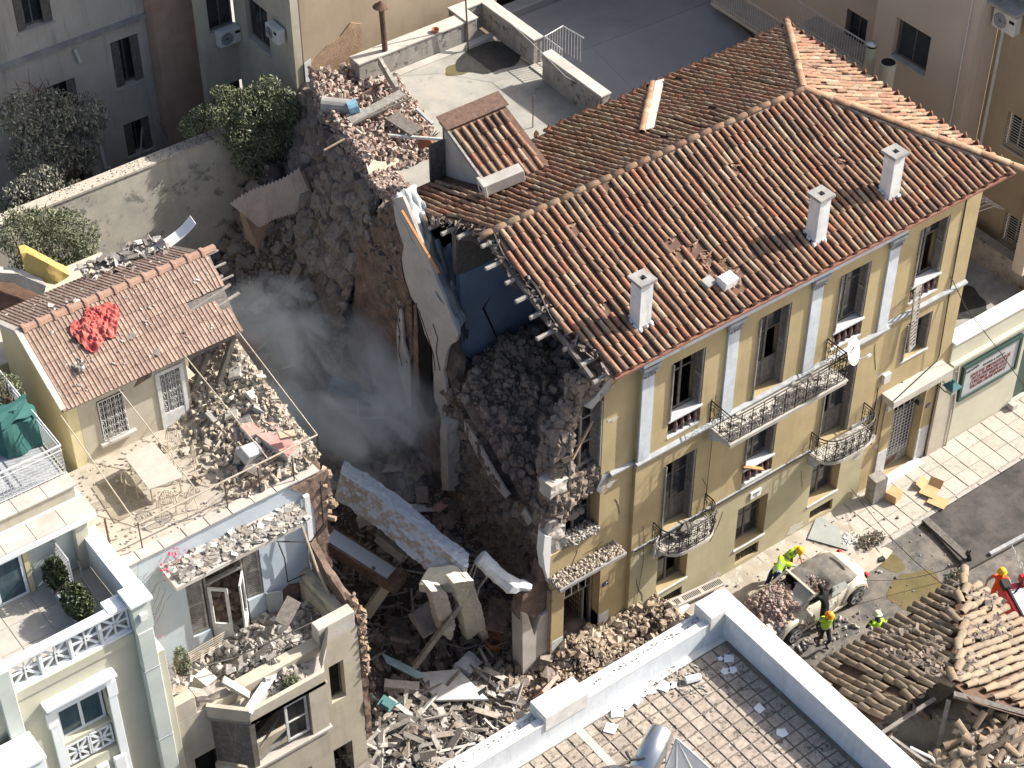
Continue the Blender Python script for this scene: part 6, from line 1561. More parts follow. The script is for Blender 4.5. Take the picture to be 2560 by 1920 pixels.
# pink topped wall pieces fallen along the torn edge
for pts, lb in (([(1560,815),(1690,890),(1800,1130),(1700,1060),(1560,920)],'tall pink topped wall piece at the torn terrace edge, the farthest one'),
                ([(1540,1090),(1620,1065),(1690,1130),(1600,1160)],'small pink topped wall piece in the middle of the torn terrace edge'),
                ([(1640,1140),(1790,1130),(1920,1230),(1850,1290),(1720,1200)],'pink topped wall piece nearest the railing corner')):
    c = MB(); P_ = [c4(a, b_, z=11.0) for a, b_ in pts]; c.prism(P_, (-.0,.0,-.5)); o = c.build('pink_wall_piece', M['concpale'], base=P_[0], label=lb, cat='wall piece'); rough(o, .02, .25)
    o.data.materials.append(M['pink'])
    for p in o.data.polygons:
        if p.normal.z > .6: p.material_index = 1
c = MB(); c.obox(c4(1610,1265,z=10.9), (.55,.4,.3), (.3,.3,.2)); c.build('grey_block', M['trimgrey'], base=c4(1610,1265,z=10.9), label='blue grey cut block in front of the pink wall pieces', cat='block', bevel=.02)
c = MB(); c.obox(c4(1845,1150,z=11.3), (.42,.22,.09), (.1,.1,-.3)); c.build('loose_brick', M['wood_tan'], base=c4(1845,1150,z=11.3), label='single tan brick resting on the pink wall piece', cat='brick')
# orange bookshelf-like broken timber in corner
c = MB(); c.tube([c1(1930,60,y=2.0), c1(2040,370,y=1.6), c1(2165,630,y=.9)], .035, 6); c.build('grey_conduit', M['iron_tan'], base=c1(1930,60,y=2.0), label='long grey pipe slanting down past the blue wall corner', cat='pipe')
c = MB(); c.tube([c1(1780,190,y=2.1), c1(2000,190,y=2.0), c1(2080,80,y=1.9), c1(2060,-200,y=2.0)], .022, 5); c.tube([c1(1790,200,y=2.2), c1(1830,300,y=2.2), c1(1850,450,y=2.2), c1(1960,400,y=2.1)], .018, 5); c.build('black_cable', M['darkcloth'], base=c1(1780,190,y=2.1), label='cables trailing from the top corner of the blue wall', cat='cable')
c = MB(); c.tube([c1(1180,1025,y=.5), c1(1500,940,y=.45), c1(1900,760,y=.45), c1(2240,600,y=.5)], .022, 5); c.build('sagging_rail', M['iron'], base=c1(1180,1025,y=.5), label='thin dark rail sagging across the rubble filled balcony', cat='rail')
c = MB()
for k_ in range(6): c.tube([c1(1170+k_*6,1000-k_*17,y=.9+.0*k_), c1(1430+k_*3,850-k_*16,y=1.1)], .01, 4)
for k_ in range(4): c.tube([c1(1240+k_*60,900+k_*-25,y=1.2), c1(1245+k_*60,860-k_*25,y=1.2)], .012, 4)
c.build('drying_rack', M['iron_tan'], base=c1(1170,1000,y=.9), label='pale wire drying rack crushed at the left of the balcony', cat='rack')
c = MB(); c.obox(c1(1850,640,y=1.2), (.75,.4,.03), (.5,-.3,.5)); c.build('grey_board', M['wood_dark'], base=c1(1850,640,y=1.2), label='dark grey board tilted on the balcony rubble', cat='board')
c = MB(); c.bar(c1(1590,1290,y=-.75), c1(1760,1030,y=.1), .24, .05); c.build('shutter_leaf', M['limewash'], base=c1(1590,1290,y=-.75), label='pale shutter leaf lying over the bay parapet', cat='shutter')
c = MB(); c.lathe(c1(1800,1000,y=.3), [(0,.0),(.22,.01),(.24,.05),(.2,.05),(0,.03)], 16); c.build('round_tray', M['whitepaint'], base=c1(1800,1000,y=.3), label='round white tray beside the shutter leaf', cat='tray')
c = MB(); c.obox(c1(1310,1090,y=.6), (.42,.42,.38), (.3,.2,.4)); rough(c.build('cement_block', M['concpale'], base=c1(1310,1090,y=.6), label='squared cement block at the left of the balcony', cat='block'), .02, .15)
c = MB(); c.bar(c1(1430,1080,y=.2), c1(1600,1180,y=-.2), .2, .09); rough(c.build('cement_beam', M['concpale'], base=c1(1430,1080,y=.2), label='short cement beam near the front of the bay', cat='beam'), .02, .15)
q = c1(2140, 628, y=1.6); c = MB(); c.lathe(q, [(0,0),(.1,.02),(.13,.1),(.08,.2),(0,.22)], 12); c.build('orange_ball', flat('orange_plastic', (.6,.12,.02)), base=q, smooth=True, label='orange plastic ball in the corner of the balcony rubble', cat='ball')
# ochre broken wall behind the penthouse
c = MB(); a0 = D(45,552,z=12.6); 
c.prism([D(45,548,z=12.6), D(58,546,z=12.6), D(90,562,z=12.6), D(150,595,z=12.4), D(118,615,z=12.2), D(100,612,z=12.1), D(55,585,z=12.2)], (.1,.35,.0)); rough(c.build('ochre_wall', M['ochre'], base=a0, label='broken ochre coloured wall behind the penthouse roof', cat='wall'), .03, .2)
c = MB(); c.prism([D(-10,590,z=12.2), D(40,592,z=12.2), D(100,618,z=12.2), D(95,640,z=11.8), D(30,612,z=11.8), D(-10,606,z=11.8)], (.05,.3,0)); rough(c.build('low_wall', M['concpale'], base=a0, label='low broken grey wall left of the ochre wall', cat='wall'), .03, .2)
c = MB(); c.prism([D(-10,610,z=11.5), D(60,612,z=11.5), D(90,640,z=11.5), D(-10,668,z=11.5)], (0,0,-.1)); c.build('lower_tiled_roof', M['tile_deck'], base=a0, label='small shaded roof left of the penthouse', cat='roof')
c = MB(); c.prism([(-13.5,9.9,0),(-6.5,9.9,0),(-6.5,12.6,0),(-13.5,12.6,0)], (0,0,11.2)); c.build('rear_house', M['stainwall'], base=(-10,11,0), label='low rear building behind the penthouse roof', cat='building')
# ================================================================ white corner house, bottom left
WH = thing('white_house', (-14, 3, 0), 'renovated cream house with a white starred balustrade and grey green piers', 'house')
c = MB(); cellwall(c, [-18,-12.36], [0,10.6], [(-14.55,-13.3,7.35,9.55)], lambda u,v,d: (u,d,v), .4); c.box(-18,-12.0,.41,2.6,0,10.6); c.box(-18,-11.95,2.61,9,0,12.35); c.build('wall', M['whcream'], parent=WH)
c = MB(); c.box(-12.355,-11.95,-.22,.55,0,10.95); c.build('corner_pier', M['whgreen'], parent=WH, bevel=.015)
for z in (9.6, 7.0, 4.4): c = MB(); c.box(-12.37,-11.935,-.235,.3,z,z+.02); c.build('pier_joint', M['trimgrey'], parent=WH)
c = MB(); c.box(-11.945,-11.73,-.1,.5,0,9.9); c.build('side_pier', M['whcream'], parent=WH, bevel=.01)
c = MB(); c.box(-12.36,-11.9,-.2,.3,10.951,11.9); c.build('pier_head', M['whgreen'], parent=WH)
c = MB(); c.box(-12.42,-11.84,-.27,.36,11.9,12.0); c.box(-12.85,-12.421,.01,.42,11.71,11.84); c.build('pier_cap', M['whwhite'], parent=WH, bevel=.01)
c = MB(); c.box(-12.22,-11.82,.361,2.6,10.9,11.9); c.build('side_parapet', M['whwhite'], parent=WH, bevel=.01)
c = MB(); c.box(-15.75,-15.38,-.2,.35,0,11.9); c.build('corner_pier', M['whgreen'], parent=WH, bevel=.015)
c = MB(); c.box(-18,-12.37,-.04,.5,10.601,10.88); c.build('cornice_band', M['whcream'], parent=WH)
c = MB(); c.box(-18,-12.23,.3,2.55,10.86,10.92); tfl = c.build('terrace_floor', mat('terrace_stone', (.46,.43,.38), (.38,.355,.31), sc=2, bump=.1, spots=(.3,.28,.25), ssc=5, sth=.66), parent=WH)
for i in range(7):
    for j in range(3):
        c = MB(); c.box(-17.9+i*.82,-17.9+i*.82+.80,.32+j*.74,.32+j*.74+.725,10.921,10.935)
        if -17.9+i*.82 < -13.0: c.build('floor_slab', tfl.data.materials[0], parent=WH)
# balustrade with star panels
BA = MB(); BA.box(-15.37,-12.37,-.03,.2,11.72,11.82); ba = BA.build('balustrade_rail', M['whwhite'], parent=WH, bevel=.008)
BA = MB(); BA.box(-15.37,-12.37,.0,.16,10.881,10.95); BA.build('balustrade_base', M['whwhite'], parent=WH)
def star_panel(x0, x1, z0, z1, y, parent):
    c = MB(); t = .035; w_ = .035
    for a_, b2 in (((x0,z0),(x1,z0)),((x0,z1),(x1,z1)),((x0,z0),(x0,z1)),((x1,z0),(x1,z1)),((x0,z0),(x1,z1)),((x0,z1),(x1,z0)),(((x0+x1)/2,z0),((x0+x1)/2,z1)),((x0,(z0+z1)/2),(x1,(z0+z1)/2))):
        c.bar((a_[0],y,a_[1]),(b2[0],y,b2[1]),w_,.06)
    return c.build('star_panel', M['whwhite'], parent=parent)
for i in range(4):
    x0 = -15.34+i*.745; star_panel(x0+.03, x0+.70, 10.98, 11.70, .08, WH)
    if i: 
        c = MB(); c.box(x0-.035, x0+.025, .02, .14, 10.95, 11.72); c.build('baluster_post', M['whwhite'], parent=WH)
# window with entablature
c = MB()
c.box(-14.85,-13.05,-.30,0,10.05,10.14); c.box(-14.8,-13.1,-.22,0,9.94,10.05); c.box(-14.75,-13.15,-.1,0,9.72,9.94); c.build('window_entablature', M['whwhite'], parent=WH, bevel=.006)
c = MB()
for i in range(26): c.box(-14.76+i*.063,-14.76+i*.063+.035,-.19,-.1,9.88,9.935)
c.build('dentils', M['whwhite'], parent=WH)
for x0, x1 in ((-14.78,-14.56),(-13.29,-13.08)):
    c = MB(); c.box(x0,x1,-.07,0,5.5,9.62); c.box(x0-.04 if x0 < -14 else x0, x1+.04 if x0 > -14 else x1,-.09,0,9.2,9.72) ; c.build('architrave', M['whwhite'], parent=WH, bevel=.008)
c = MB(); c.box(-14.78,-13.08,-.06,0,9.60,9.70); c.build('architrave', M['whwhite'], parent=WH)
Ww = frame_mb(-14.5,-13.34,8.3,9.5,.22,fw=.06,trans=()).build('window', M['whwhite'], parent=WH)
c = MB(); c.box(-14.45,-13.4,.25,.26,8.36,9.44); c.build('pane', M['purple_glass'], parent=Ww)
c = MB(); c.box(-14.54,-13.31,.05,.24,8.2,8.299); c.build('sill', M['whcream'], parent=Ww)
c = MB(); c.box(-14.54,-13.31,.3,.34,7.36,8.19); c.build('recess_back', M['whcream'], parent=Ww)
star_panel(-14.5,-13.95,7.5,8.15,.06,Ww); star_panel(-13.9,-13.36,7.5,8.15,.06,Ww)
for x0 in (-14.45,-13.95,-13.5):
    c = MB(); c.box(x0,x0+.3,-.12,0,6.3,7.05); c.build('raised_panel', M['whwhite'], parent=WH, bevel=.02)
c = MB(); c.lathe((-14.95+.0,-.03,8.0-.5), [(0,0),(.05,0),(.05,.16),(0,.16)], 8); 
c = MB(); c.obox(c1(920,670,y=-.23), (.16,.1,.2)); c.build('wall_lamp', M['whitepaint'], parent=WH)
# projecting oriel roof with ornaments at far left
c = MB(); c.box(-17.5,-15.32,-1.1,-.21,9.62,9.72); c.box(-17.5,-15.36,-1.05,-.21,9.2,9.61); orl = c.build('oriel_roof', M['whwhite'], parent=WH, bevel=.01)
c = MB(); c.box(-17.5,-15.75,-.85,-.21,3,9.19); c.build('oriel_wall', M['whgreen'], parent=WH)
c = MB(); c.box(-17.5,-15.7,-.88,-.2,8.7,8.85); c.build('blue_band', flat('blue_paint', (.12,.30,.50)), parent=WH)
for k_, (X_, Y_) in enumerate(((20,1310),(100,1265),(165,1215))):
    q = c1(X_, Y_, z=9.75); c = MB(); c.lathe((q.x,q.y,9.72), [(0,0),(.10,0),(.05,.08),(.1,.16),(.06,.24),(.02,.32),(0,.34)], 10)
    for a in np.linspace(0,6.28,7)[:-1]: c.tube([(q.x,q.y,9.86),(q.x+.11*math.cos(a),q.y+.11*math.sin(a),9.95)], .02, 4)
    c.build('roof_ornament', M['magenta'], parent=WH)
# penthouse of the white house
c = MB(); c.box(-18,-12.3,2.5,2.6,10.94,12.4); c.build('door_wall', M['whgreen'], parent=WH)
c = MB(); c.box(-12.45,-12.05,2.35,2.75,10.9,12.45); c.build('wall_pilaster', M['whcream'], parent=WH, bevel=.04)
c = MB(); c.box(-18,-11.85,2.25,3.3,12.45,12.62); c.build('cornice_slab', M['whwhite'], parent=WH, bevel=.01)
for i in range(8):
    c = MB(); c.box(-17.9+i*.76,-17.9+i*.76+.745,2.28,2.9,12.621,12.65); c.build('ledge_slab', M['concpale'], parent=WH)
c = MB(); c.box(-18,-11.98,3.0,9,12.621,13.0); c.build('upper_step', M['stainwall'], parent=WH)
for i in range(8):
    c = MB(); c.box(-17.9+i*.75,-17.9+i*.75+.735,2.95,3.5,13.001,13.04); c.build('ledge_slab', M['concpale'], parent=WH)
c = MB(); c.box(-18,-12.0,3.51,9,13.001,13.02); c.build('deck_floor', M['trimgrey'], parent=WH)
Dw = frame_mb(-15.2,-13.75,10.95,12.3,2.44,fw=.07,trans=()).build('sliding_door', M['whwhite'], parent=WH)
c = MB(); c.box(-15.15,-13.8,2.46,2.47,11.0,12.25); c.build('pane', M['purple_glass'], parent=Dw)
c = MB(); c.box(-13.72,-13.6,2.42,2.5,10.95,12.3); c.build('door_jamb', M['paleyellow'], parent=WH)
# deck railing
Rl = thing('deck_railing', (-12.0,3.5,13.04), 'white metal deck railing with thin uprights and wire mesh', 'railing')
c = MB(); c.tube([(-17.9,3.42,13.95),(-11.95,3.42,13.95),(-11.95,9.0,13.95)], .035, 6); c.tube([(-17.9,3.42,13.8),(-11.95,3.42,13.8),(-11.95,9.0,13.8)], .02, 5); c.tube([(-17.9,3.42,13.1),(-11.95,3.42,13.1),(-11.95,9.0,13.1)], .015, 5); c.build('top_rail', M['iron_white'], parent=Rl)
c = MB()
for i in range(62): c.bar((-11.95,3.42+i*.09,13.05),(-11.95,3.42+i*.09,13.8),.012)
for i in range(50): c.bar((-17+i*.1,3.42,13.05),(-17+i*.1,3.42,13.8),.009)
for i in range(6): c.bar((-17,3.42,13.15+i*.11),(-11.95,3.42,13.15+i*.11),.008)
c.build('balusters', M['iron_white'], parent=Rl, kind='stuff')
# green covered object
q = c4(110, 1100, z=13.5)
def cov(u, v):
    a = u*2*math.pi; sq = max(abs(math.cos(a)), abs(math.sin(a))); h = v
    r_ = (.42+.05*math.sin(a*6+v*3)+.1*(1-h))/sq*.95 if h < 1 else .01
    return (q.x+r_*math.cos(a)*1.1, q.y+r_*math.sin(a)*.9, 13.05+.95*min(h*1.02,1)+.04*math.sin(a*3)*h)
c = MB(); c.grid(cov, 40, 8); n0 = len(c.v); c.v.append((q.x, q.y, 14.02)); 
c.add([cov(i/40, .999) for i in range(40)], [tuple(range(40))]); c.build('covered_grill', M['green_cloth'], base=(q.x,q.y,13.04), smooth=False, label='box shaped object under a dark green cover on the upper deck', cat='cover')
c = MB(); a = c4(230,1235,z=13.05); b_ = c4(380,1200,z=13.05)
for w_ in range(0): pass
# screen and planter hedges on the terrace
c = MB(); 
for i in range(12): c.bar((-12.93,1.75+i*.085,11.2),(-12.93,1.75+i*.085,12.15-.0*i),.012)
for i in range(10): c.bar((-12.93,1.7,11.25+i*.1),(-12.93,2.7,11.25+i*.1),.02,.03)
c.bar((-12.93,1.7,10.95),(-12.93,1.7,12.2),.04); c.bar((-12.93,1.7,12.2),(-12.93,2.7,12.2),.04); c.bar((-12.93,2.7,10.95),(-12.93,2.7,12.2),.04)
c.build('lattice_screen', M['trimgrey'], base=(-12.93,2.2,10.95), label='grey lattice screen standing beside the hedge planter', cat='screen')
c = MB(); c.box(-13.35,-12.98,.45,2.4,10.94,11.2); c.build('planter', M['trimgrey'], base=(-13.1,1.4,10.94), label='long grey planter under the clipped shrubs', cat='planter')
c = MB(); c.tube([(-12.5,2.3,11.35),(-12.55,2.1,11.0),(-12.6,1.4,10.96),(-12.45,.7,10.96)], .015, 5); c.build('garden_hose', M['acwhite'], base=(-12.5,2.3,11), label='pale hose on the narrow terrace strip', cat='hose')
# ================================================================ annex to the right with the framed sign
AN = thing('annex_building', (19, 3, 0), 'low cream annex with a framed theatre sign and a flat grey terrace', 'building')
c = MB(); cellwall(c, [15.96,26], [0,4.0,4.75], [(19.75,21.0,.15,2.6)], lambda u,v,d: (u,.05+d,v), .35); c.box(16.4,26,.41,6,0,4.3); c.build('wall', M['whcream'], parent=AN)
c = MB(); c.box(15.97,26,-.02,.55,4.751,4.84); c.build('coping', M['whwhite'], parent=AN, bevel=.01)
c = MB(); c.box(15.97,26,-.12,.049,3.86,3.99); c.build('ledge', M['whcream'], parent=AN, bevel=.01)
c = MB(); c.box(15.60,16.42,-.04,.049,0,3.5); c.build('wall_strip', M['stainwall'], parent=AN)
c = MB(); c.tube([(16.5,-.05,.1),(16.48,-.06,2.0),(16.3,-.06,3.8)], .035, 6); c.build('downpipe', M['whcream'], parent=AN)
c = MB(); c.box(16.4,26,.41,6,4.301,4.33); c.build('terrace_floor', M['concrete'], parent=AN)
flatblob(18.1, 1.8, .8, 1.0, 4.336, M['wetstain'], 4, 'wet_stain', AN)
c = MB(); c.box(19.78,20.97,.2,.26,.15,2.58); c.build('gate', M['darkgreen'], parent=AN)
c = MB(); c.box(19.5,19.74,-.25,.0,.1,.35); c.build('step_block', M['concpale'], parent=AN)
SG = thing('wall_sign', (18, -.05, 2.8), 'framed grey sign with dark red Greek names hanging on the cream annex wall', 'sign')
c = MB(); c.box(16.72,19.3,-.04,.04,2.12,3.42); c.build('board', M['signwhite'], parent=SG)
for b in ((16.62,19.4,3.42,3.52),(16.62,19.4,2.02,2.12)):
    c = MB(); c.box(b[0],b[1],-.09,.04,b[2],b[3]); c.build('frame_bar', M['darkgreen'], parent=SG)
for b in ((16.62,16.72),(19.3,19.4)):
    c = MB(); c.box(b[0],b[1],-.088,.038,2.12,3.42); c.build('frame_bar', M['darkgreen'], parent=SG)
for i, (t_, s_) in enumerate((('ΧΡΗΣΤΟΣ ΝΙΚΟΛΟΠΟΥΛΟΣ', .2),('ΠΙΤΣΑ ΠΑΠΑΔΟΠΟΥΛΟΥ', .2),('ΓΕΡΑΣΙΜΟΣ ΑΝΔΡΕΑΤΟΣ', .2),('ΒΑΣΑΝΑ ΠΑΠΑΓΙΑΝΝΟΥ', .2))):
    text('sign_line', t_, (18.0, -.046, 2.9-.18*i), (1,0,0), (0,0,1), s_, M['signred'], SG, xs=.72)
text('sign_line', 'ΤΕΧΝΗΣ & ΛΟΓΟΥ', (18.1, -.046, 3.1), (1,0,0), (0,0,1), .12, M['signink'], SG)
text('sign_line', 'ΜΟΥΣΙΚΗ', (17.1, -.046, 3.2), (1,0,.1), (-.1,0,1), .12, M['signink'], SG)
# street lantern
q = up(2381, 965, y=-.55)
LN = thing('wall_lantern', (q.x, .0, q.z), 'green wall lantern on a scrolled bracket left of the framed sign', 'lantern')
def cone4(c, x, y, z, a, b_, h): c.add([(x-a,y-a,z),(x+a,y-a,z),(x+a,y+a,z),(x-a,y+a,z),(x-b_,y-b_,z+h),(x+b_,y-b_,z+h),(x+b_,y+b_,z+h),(x-b_,y+b_,z+h)], [(0,3,2,1),(4,5,6,7),(0,1,5,4),(1,2,6,5),(2,3,7,6),(3,0,4,7)])
c = MB(); cone4(c, q.x, -.55, q.z, .23, .08, .16); c.tube([(q.x,-.55,q.z+.15),(q.x,-.55,q.z+.28)], .05, 8); c.build('roof', M['teal'], parent=LN)
c = MB(); cone4(c, q.x, -.55, q.z-.32, .09, .17, .31); c.build('glass', M['glass_clear'], parent=LN)
c = MB(); c.tube([(q.x,-.55,q.z-.34),(q.x,-.3,q.z-.42),(q.x-.05,0,q.z-.3)], .02, 5); c.tube([(q.x-.05,.0,q.z-.05),(q.x,-.2,q.z-.1),(q.x,-.45,q.z-.25)], .016, 5); c.build('bracket', M['iron'], parent=LN)
q = up(2040+1110/4.254, 860+600/4.254, y=-.5)
c = MB(); c.tube([(q.x-.3,RY,q.z+.5),(q.x-.15,-.2,q.z+.3),(q.x,-.45,q.z+.1)], .018, 5); cone4(c, q.x, -.45, q.z-.12, .12, .05, .15); c.build('hanging_lamp', M['iron'], base=q, label='small dark lamp hanging in front of the right entrance', cat='lamp')
# satellite dish
q = D(1838, 758, y=-1.0); nrm = Vector((.42,-.826,.378)).normalized()
SD = thing('satellite_dish', (q.x, q.y, q.z), 'white satellite dish fixed to the right end of the long balcony', 'satellite dish')
mz = nrm.to_track_quat('Z', 'Y').to_matrix()
c = MB(); c.lathe((0,0,0), [(0,0),(.15,.012),(.3,.045),(.42,.09),(.43,.09),(.3,.03),(0,-.015)], 28)
dd = MB(); dd.v = [tuple(q+mz@Vector(v)) for v in c.v]; dd.f = c.f; dd.build('reflector', M['whitepaint'], parent=SD, smooth=True)
arm = q+mz@Vector((.0,-.42,.05)) if False else q+Vector((.1,-.05,-.42)); lnb = q+nrm*.5+Vector((.12,0,-.25))
c = MB(); c.bar(arm, lnb, .025); c.obox(lnb, (.12,.07,.07)); c.build('feed_arm', M['iron_white'], parent=SD)
c = MB(); c.tube([q-nrm*.05, q-nrm*.2+Vector((-.1,.1,-.3)), (9.92,-.9,8.0)], .025, 6); c.build('mount', M['iron'], parent=SD)
yx = Vector((0,0,1)); yx = (yx-nrm*yx.dot(nrm)).normalized(); xx = yx.cross(nrm)
text('dish_logo', 'nova', q+nrm*.06+yx*.05-xx*.03, xx, yx, .2, M['signink'], SD)
c = MB(); ce = q+nrm*.065+yx*.22-xx*.03
for a in np.linspace(0, 6.28, 9)[:-1]: c.bar(ce+xx*.025*math.cos(a)+yx*.025*math.sin(a), ce+xx*.07*math.cos(a)+yx*.07*math.sin(a), .012, .004)
c.build('sun_mark', M['signink'], parent=SD)
# ================================================================ foreground white terrace building
FZ = 8.82; FX = -.28; FYY = -6.97
FG = thing('roof_terrace_building', (-8, -14, 0), 'white parapeted roof terrace paved with square slabs, bottom of the view', 'building')
c = MB(); c.box(-30,.19,-40,-6.42,0,FZ-.06); c.build('wall', M['parapet'], parent=FG)
c = MB(); c.box(-29.9,FX,-39.9,FYY,FZ-.059,FZ-.012); c.build('joint_bed', M['fgjoint'], parent=FG)
sm_ = MB(); sm_.box(-.168,.168,-.15,.15,-.012,.014); s0 = sm_.build('roof_slab', M['fgtile'], base=(0,0,0), bevel=.01); s0.parent = FG; s0.location = Vector((-.60,-7.33,FZ))-world_loc(FG); cnt = 0
cand = []
for i in range(54):
    for j in range(50):
        x = -.60-i*.37; y = -7.33-j*.333
        if i == 0 and j == 0: continue
        p = Vector((x, y, FZ)); d = p-CAM; u_ = 1280+FPX*d.dot(RT)/d.dot(FW); v_ = 960+FPX*d.dot(DN)/d.dot(FW)
        if -150 < u_ < 2700 and v_ < 2080: cand.append((d.length, x, y))
cand.sort(); c = MB()
for k_, (dl, x, y) in enumerate(cand):
    zj = FZ+random.uniform(-.006,.006)
    if k_ < 299:
        t = inst('roof_slab', s0.data, FG, (x, y, zj), (random.uniform(-.012,.012), random.uniform(-.012,.012), random.uniform(-.012,.012))); b = t.modifiers.new('bevel','BEVEL'); b.width = .01; b.segments = 1
    else: c.box(x-.168, x+.168, y-.15, y+.15, zj-.012, zj+.012)
if c.v: c.build('roof_slabs', M['fgtile'], parent=FG, kind='stuff')
c = MB(); c.box(-30,FX,FYY-.18,FYY,FZ-.02,FZ+.03); c.build('lime_fillet', M['parapet_top'], parent=FG)
c = MB(); c.box(-4.95,-4.75,-20,-7.1,FZ+.0,FZ+.022); c.build('expansion_joint', M['concpale'], parent=FG)
c = MB(); c.box(-30,.0,FYY,-6.76,FZ-.05,9.52); c.build('street_parapet', M['parapet'], parent=FG)
c = MB(); c.box(-30,.0,-6.98,-6.759,9.521,9.58); c.build('parapet_coping', M['parapet_top'], parent=FG, bevel=.012)
c = MB(); c.box(-30,.0,-6.758,-6.40,FZ,9.40); c.box(-30,.0,-6.52,-6.42,9.401,9.44); c.build('outer_ledge', M['parapet_top'], parent=FG, bevel=.012)
for X_, w_ in ((330,1.25),(1590,1.2)):
    q = up(1280+X_/3.072, 1480+(790 if X_ < 1000 else 60)/3.072, z=9.72)
    c = MB(); c.box(q.x-w_/2, min(q.x+w_/2,-.001), -7.0, -6.39, 9.3, 9.8); c.build('raised_block', M['parapet_top'], parent=FG, bevel=.015)
c = MB(); c.box(-.28,.19,-40,-6.41,FZ-.05,9.6); c.build('side_parapet', M['parapet'], parent=FG)
c = MB(); c.box(-.31,.24,-40,-6.38,9.601,9.68); c.build('side_coping', M['parapet_top'], parent=FG, bevel=.015)
def z5(X, Y, z=FZ+.03): return up(1280+X/3.072, 1480+Y/3.072, z=z)
TLAB = ['white tile fragment nearest the lower parapet end of the row', 'whole white tile standing apart on the slabs, lowest of the row', 'angular white tile piece between two slabs near the fillet', 'broad white tile piece in the middle of the row', 'small white shard above the broad piece', 'rounded white tile piece at the top of the row', 'largest white tile fragment in the heap by the parapet', 'small white tile block beside the largest fragment', 'small triangular shard in the shaded corner', 'square white tile in the shaded corner', 'thin white shard below the square tile in the shade', 'pale sliver beside the thin shard in the shade', 'white tile on the edge of the shadow band', 'white tile lowest along the side parapet']
for k_, (X_, Y_, s_) in enumerate(((810,925,.36),(755,1050,.36),(875,865,.34),(955,825,.3),(1000,780,.2),(1065,755,.26),(1165,720,.36),(1235,715,.18),(1600,512,.14),(1670,512,.28),(1640,610,.2),(1695,600,.2),(1900,895,.28),(2070,1085,.26))):
    q = z5(X_, Y_); n = 5 if s_ < .3 and k_ % 3 else 4; a0 = random.random()*3; c = MB()
    c.prism([(q.x+s_*.62*math.cos(a0+i*2*math.pi/n)*random.uniform(.75,1.1), q.y+s_*.62*math.sin(a0+i*2*math.pi/n)*random.uniform(.75,1.1), FZ+.045) for i in range(n)], (0,0,-.02))
    c.build('broken_tile', M['whwhite'], base=q, label=TLAB[k_], cat='tile fragment', group='white tile fragments on the paved terrace')
c = MB(); q = z5(1400,665); c.tube([z5(1335,680,FZ+.1), z5(1450,650,FZ+.1)], .10, 8, r2=.09); c.build('broken_pot', M['whwhite'], base=q, label='broken half round white tile on the terrace slabs', cat='tile')
rng = np.random.default_rng(81); c = MB()
for i in range(160):
    q = z5(rng.normal(1250,160), 0); q = z5(rng.uniform(1000,1500), rng.uniform(560,800)); 
    if q.y > FYY-.05: continue
    add_chunk(c, (q.x, q.y, FZ+.03), (rng.uniform(.02,.07), rng.uniform(.02,.05), .015), rng, .3)
for i in range(200):
    t = rng.uniform(-14,-.3); add_chunk(c, (t, rng.uniform(-6.7,-6.55), 9.41), (rng.uniform(.015,.05),.03,.02), rng)
c.build('terrace_grit', M['debris'], parent=FG, kind='stuff')
# solar water heater
a = up(1654,1831,z=9.7); dr = Vector((-.88,-.48,0)).normalized(); HT = thing('water_heater', (a.x, a.y, FZ), 'steel solar water heater tank with a white folded cover beside it', 'water heater')
c = MB(); pts = [a+dr*t for t in (0,.03,.06,1.3)]; c.tube(pts, [.27,.30,.31,.31], 28); tk = c.build('tank', M['steel'], parent=HT, smooth=False)
for p in tk.data.polygons: p.use_smooth = len(p.vertices) == 4
for t in (.1,1.0):
    for s_ in (-.2,.2):
        p = a+dr*t+Vector((-dr.y,dr.x,0))*s_; c = MB(); c.bar((p.x,p.y,FZ),(p.x,p.y,9.6),.04); c.build('stand_leg', M['iron_white'], parent=HT)
c = MB(); c.tube([a+dr*.85+Vector((-.34,.25,.1)), a+dr*.8+Vector((-.42,.3,.25)), a+dr*1.0+Vector((-.35,.1,.36)), a+dr*1.05+Vector((0,0,.33))], .03, 6); c.build('hose_bracket', M['rubber'], parent=HT)
ap = up(1280+1265/3.072, 1480+1130/3.072, z=10.0); b1_ = up(1280+1560/3.072, 1480+1400/3.072, z=8.9); b2_ = up(1280+1130/3.072, 1480+1480/3.072, z=8.9)
c = MB(); c.grid(lambda u, v: tuple(ap.lerp(b1_.lerp(b2_, u), .02+.98*v)+Vector((0,0,.05*math.sin(u*14)*v))), 20, 10); c.build('folded_cover', M['whitepaint'], parent=HT, sol=.02)
c = MB()
for t in (0,.35,.7,1): c.tube([ap+Vector((0,0,.03)), b1_.lerp(b2_, t)+Vector((0,0,.05))], .025, 6)
c.build('cover_rib', M['iron_white'], parent=HT)
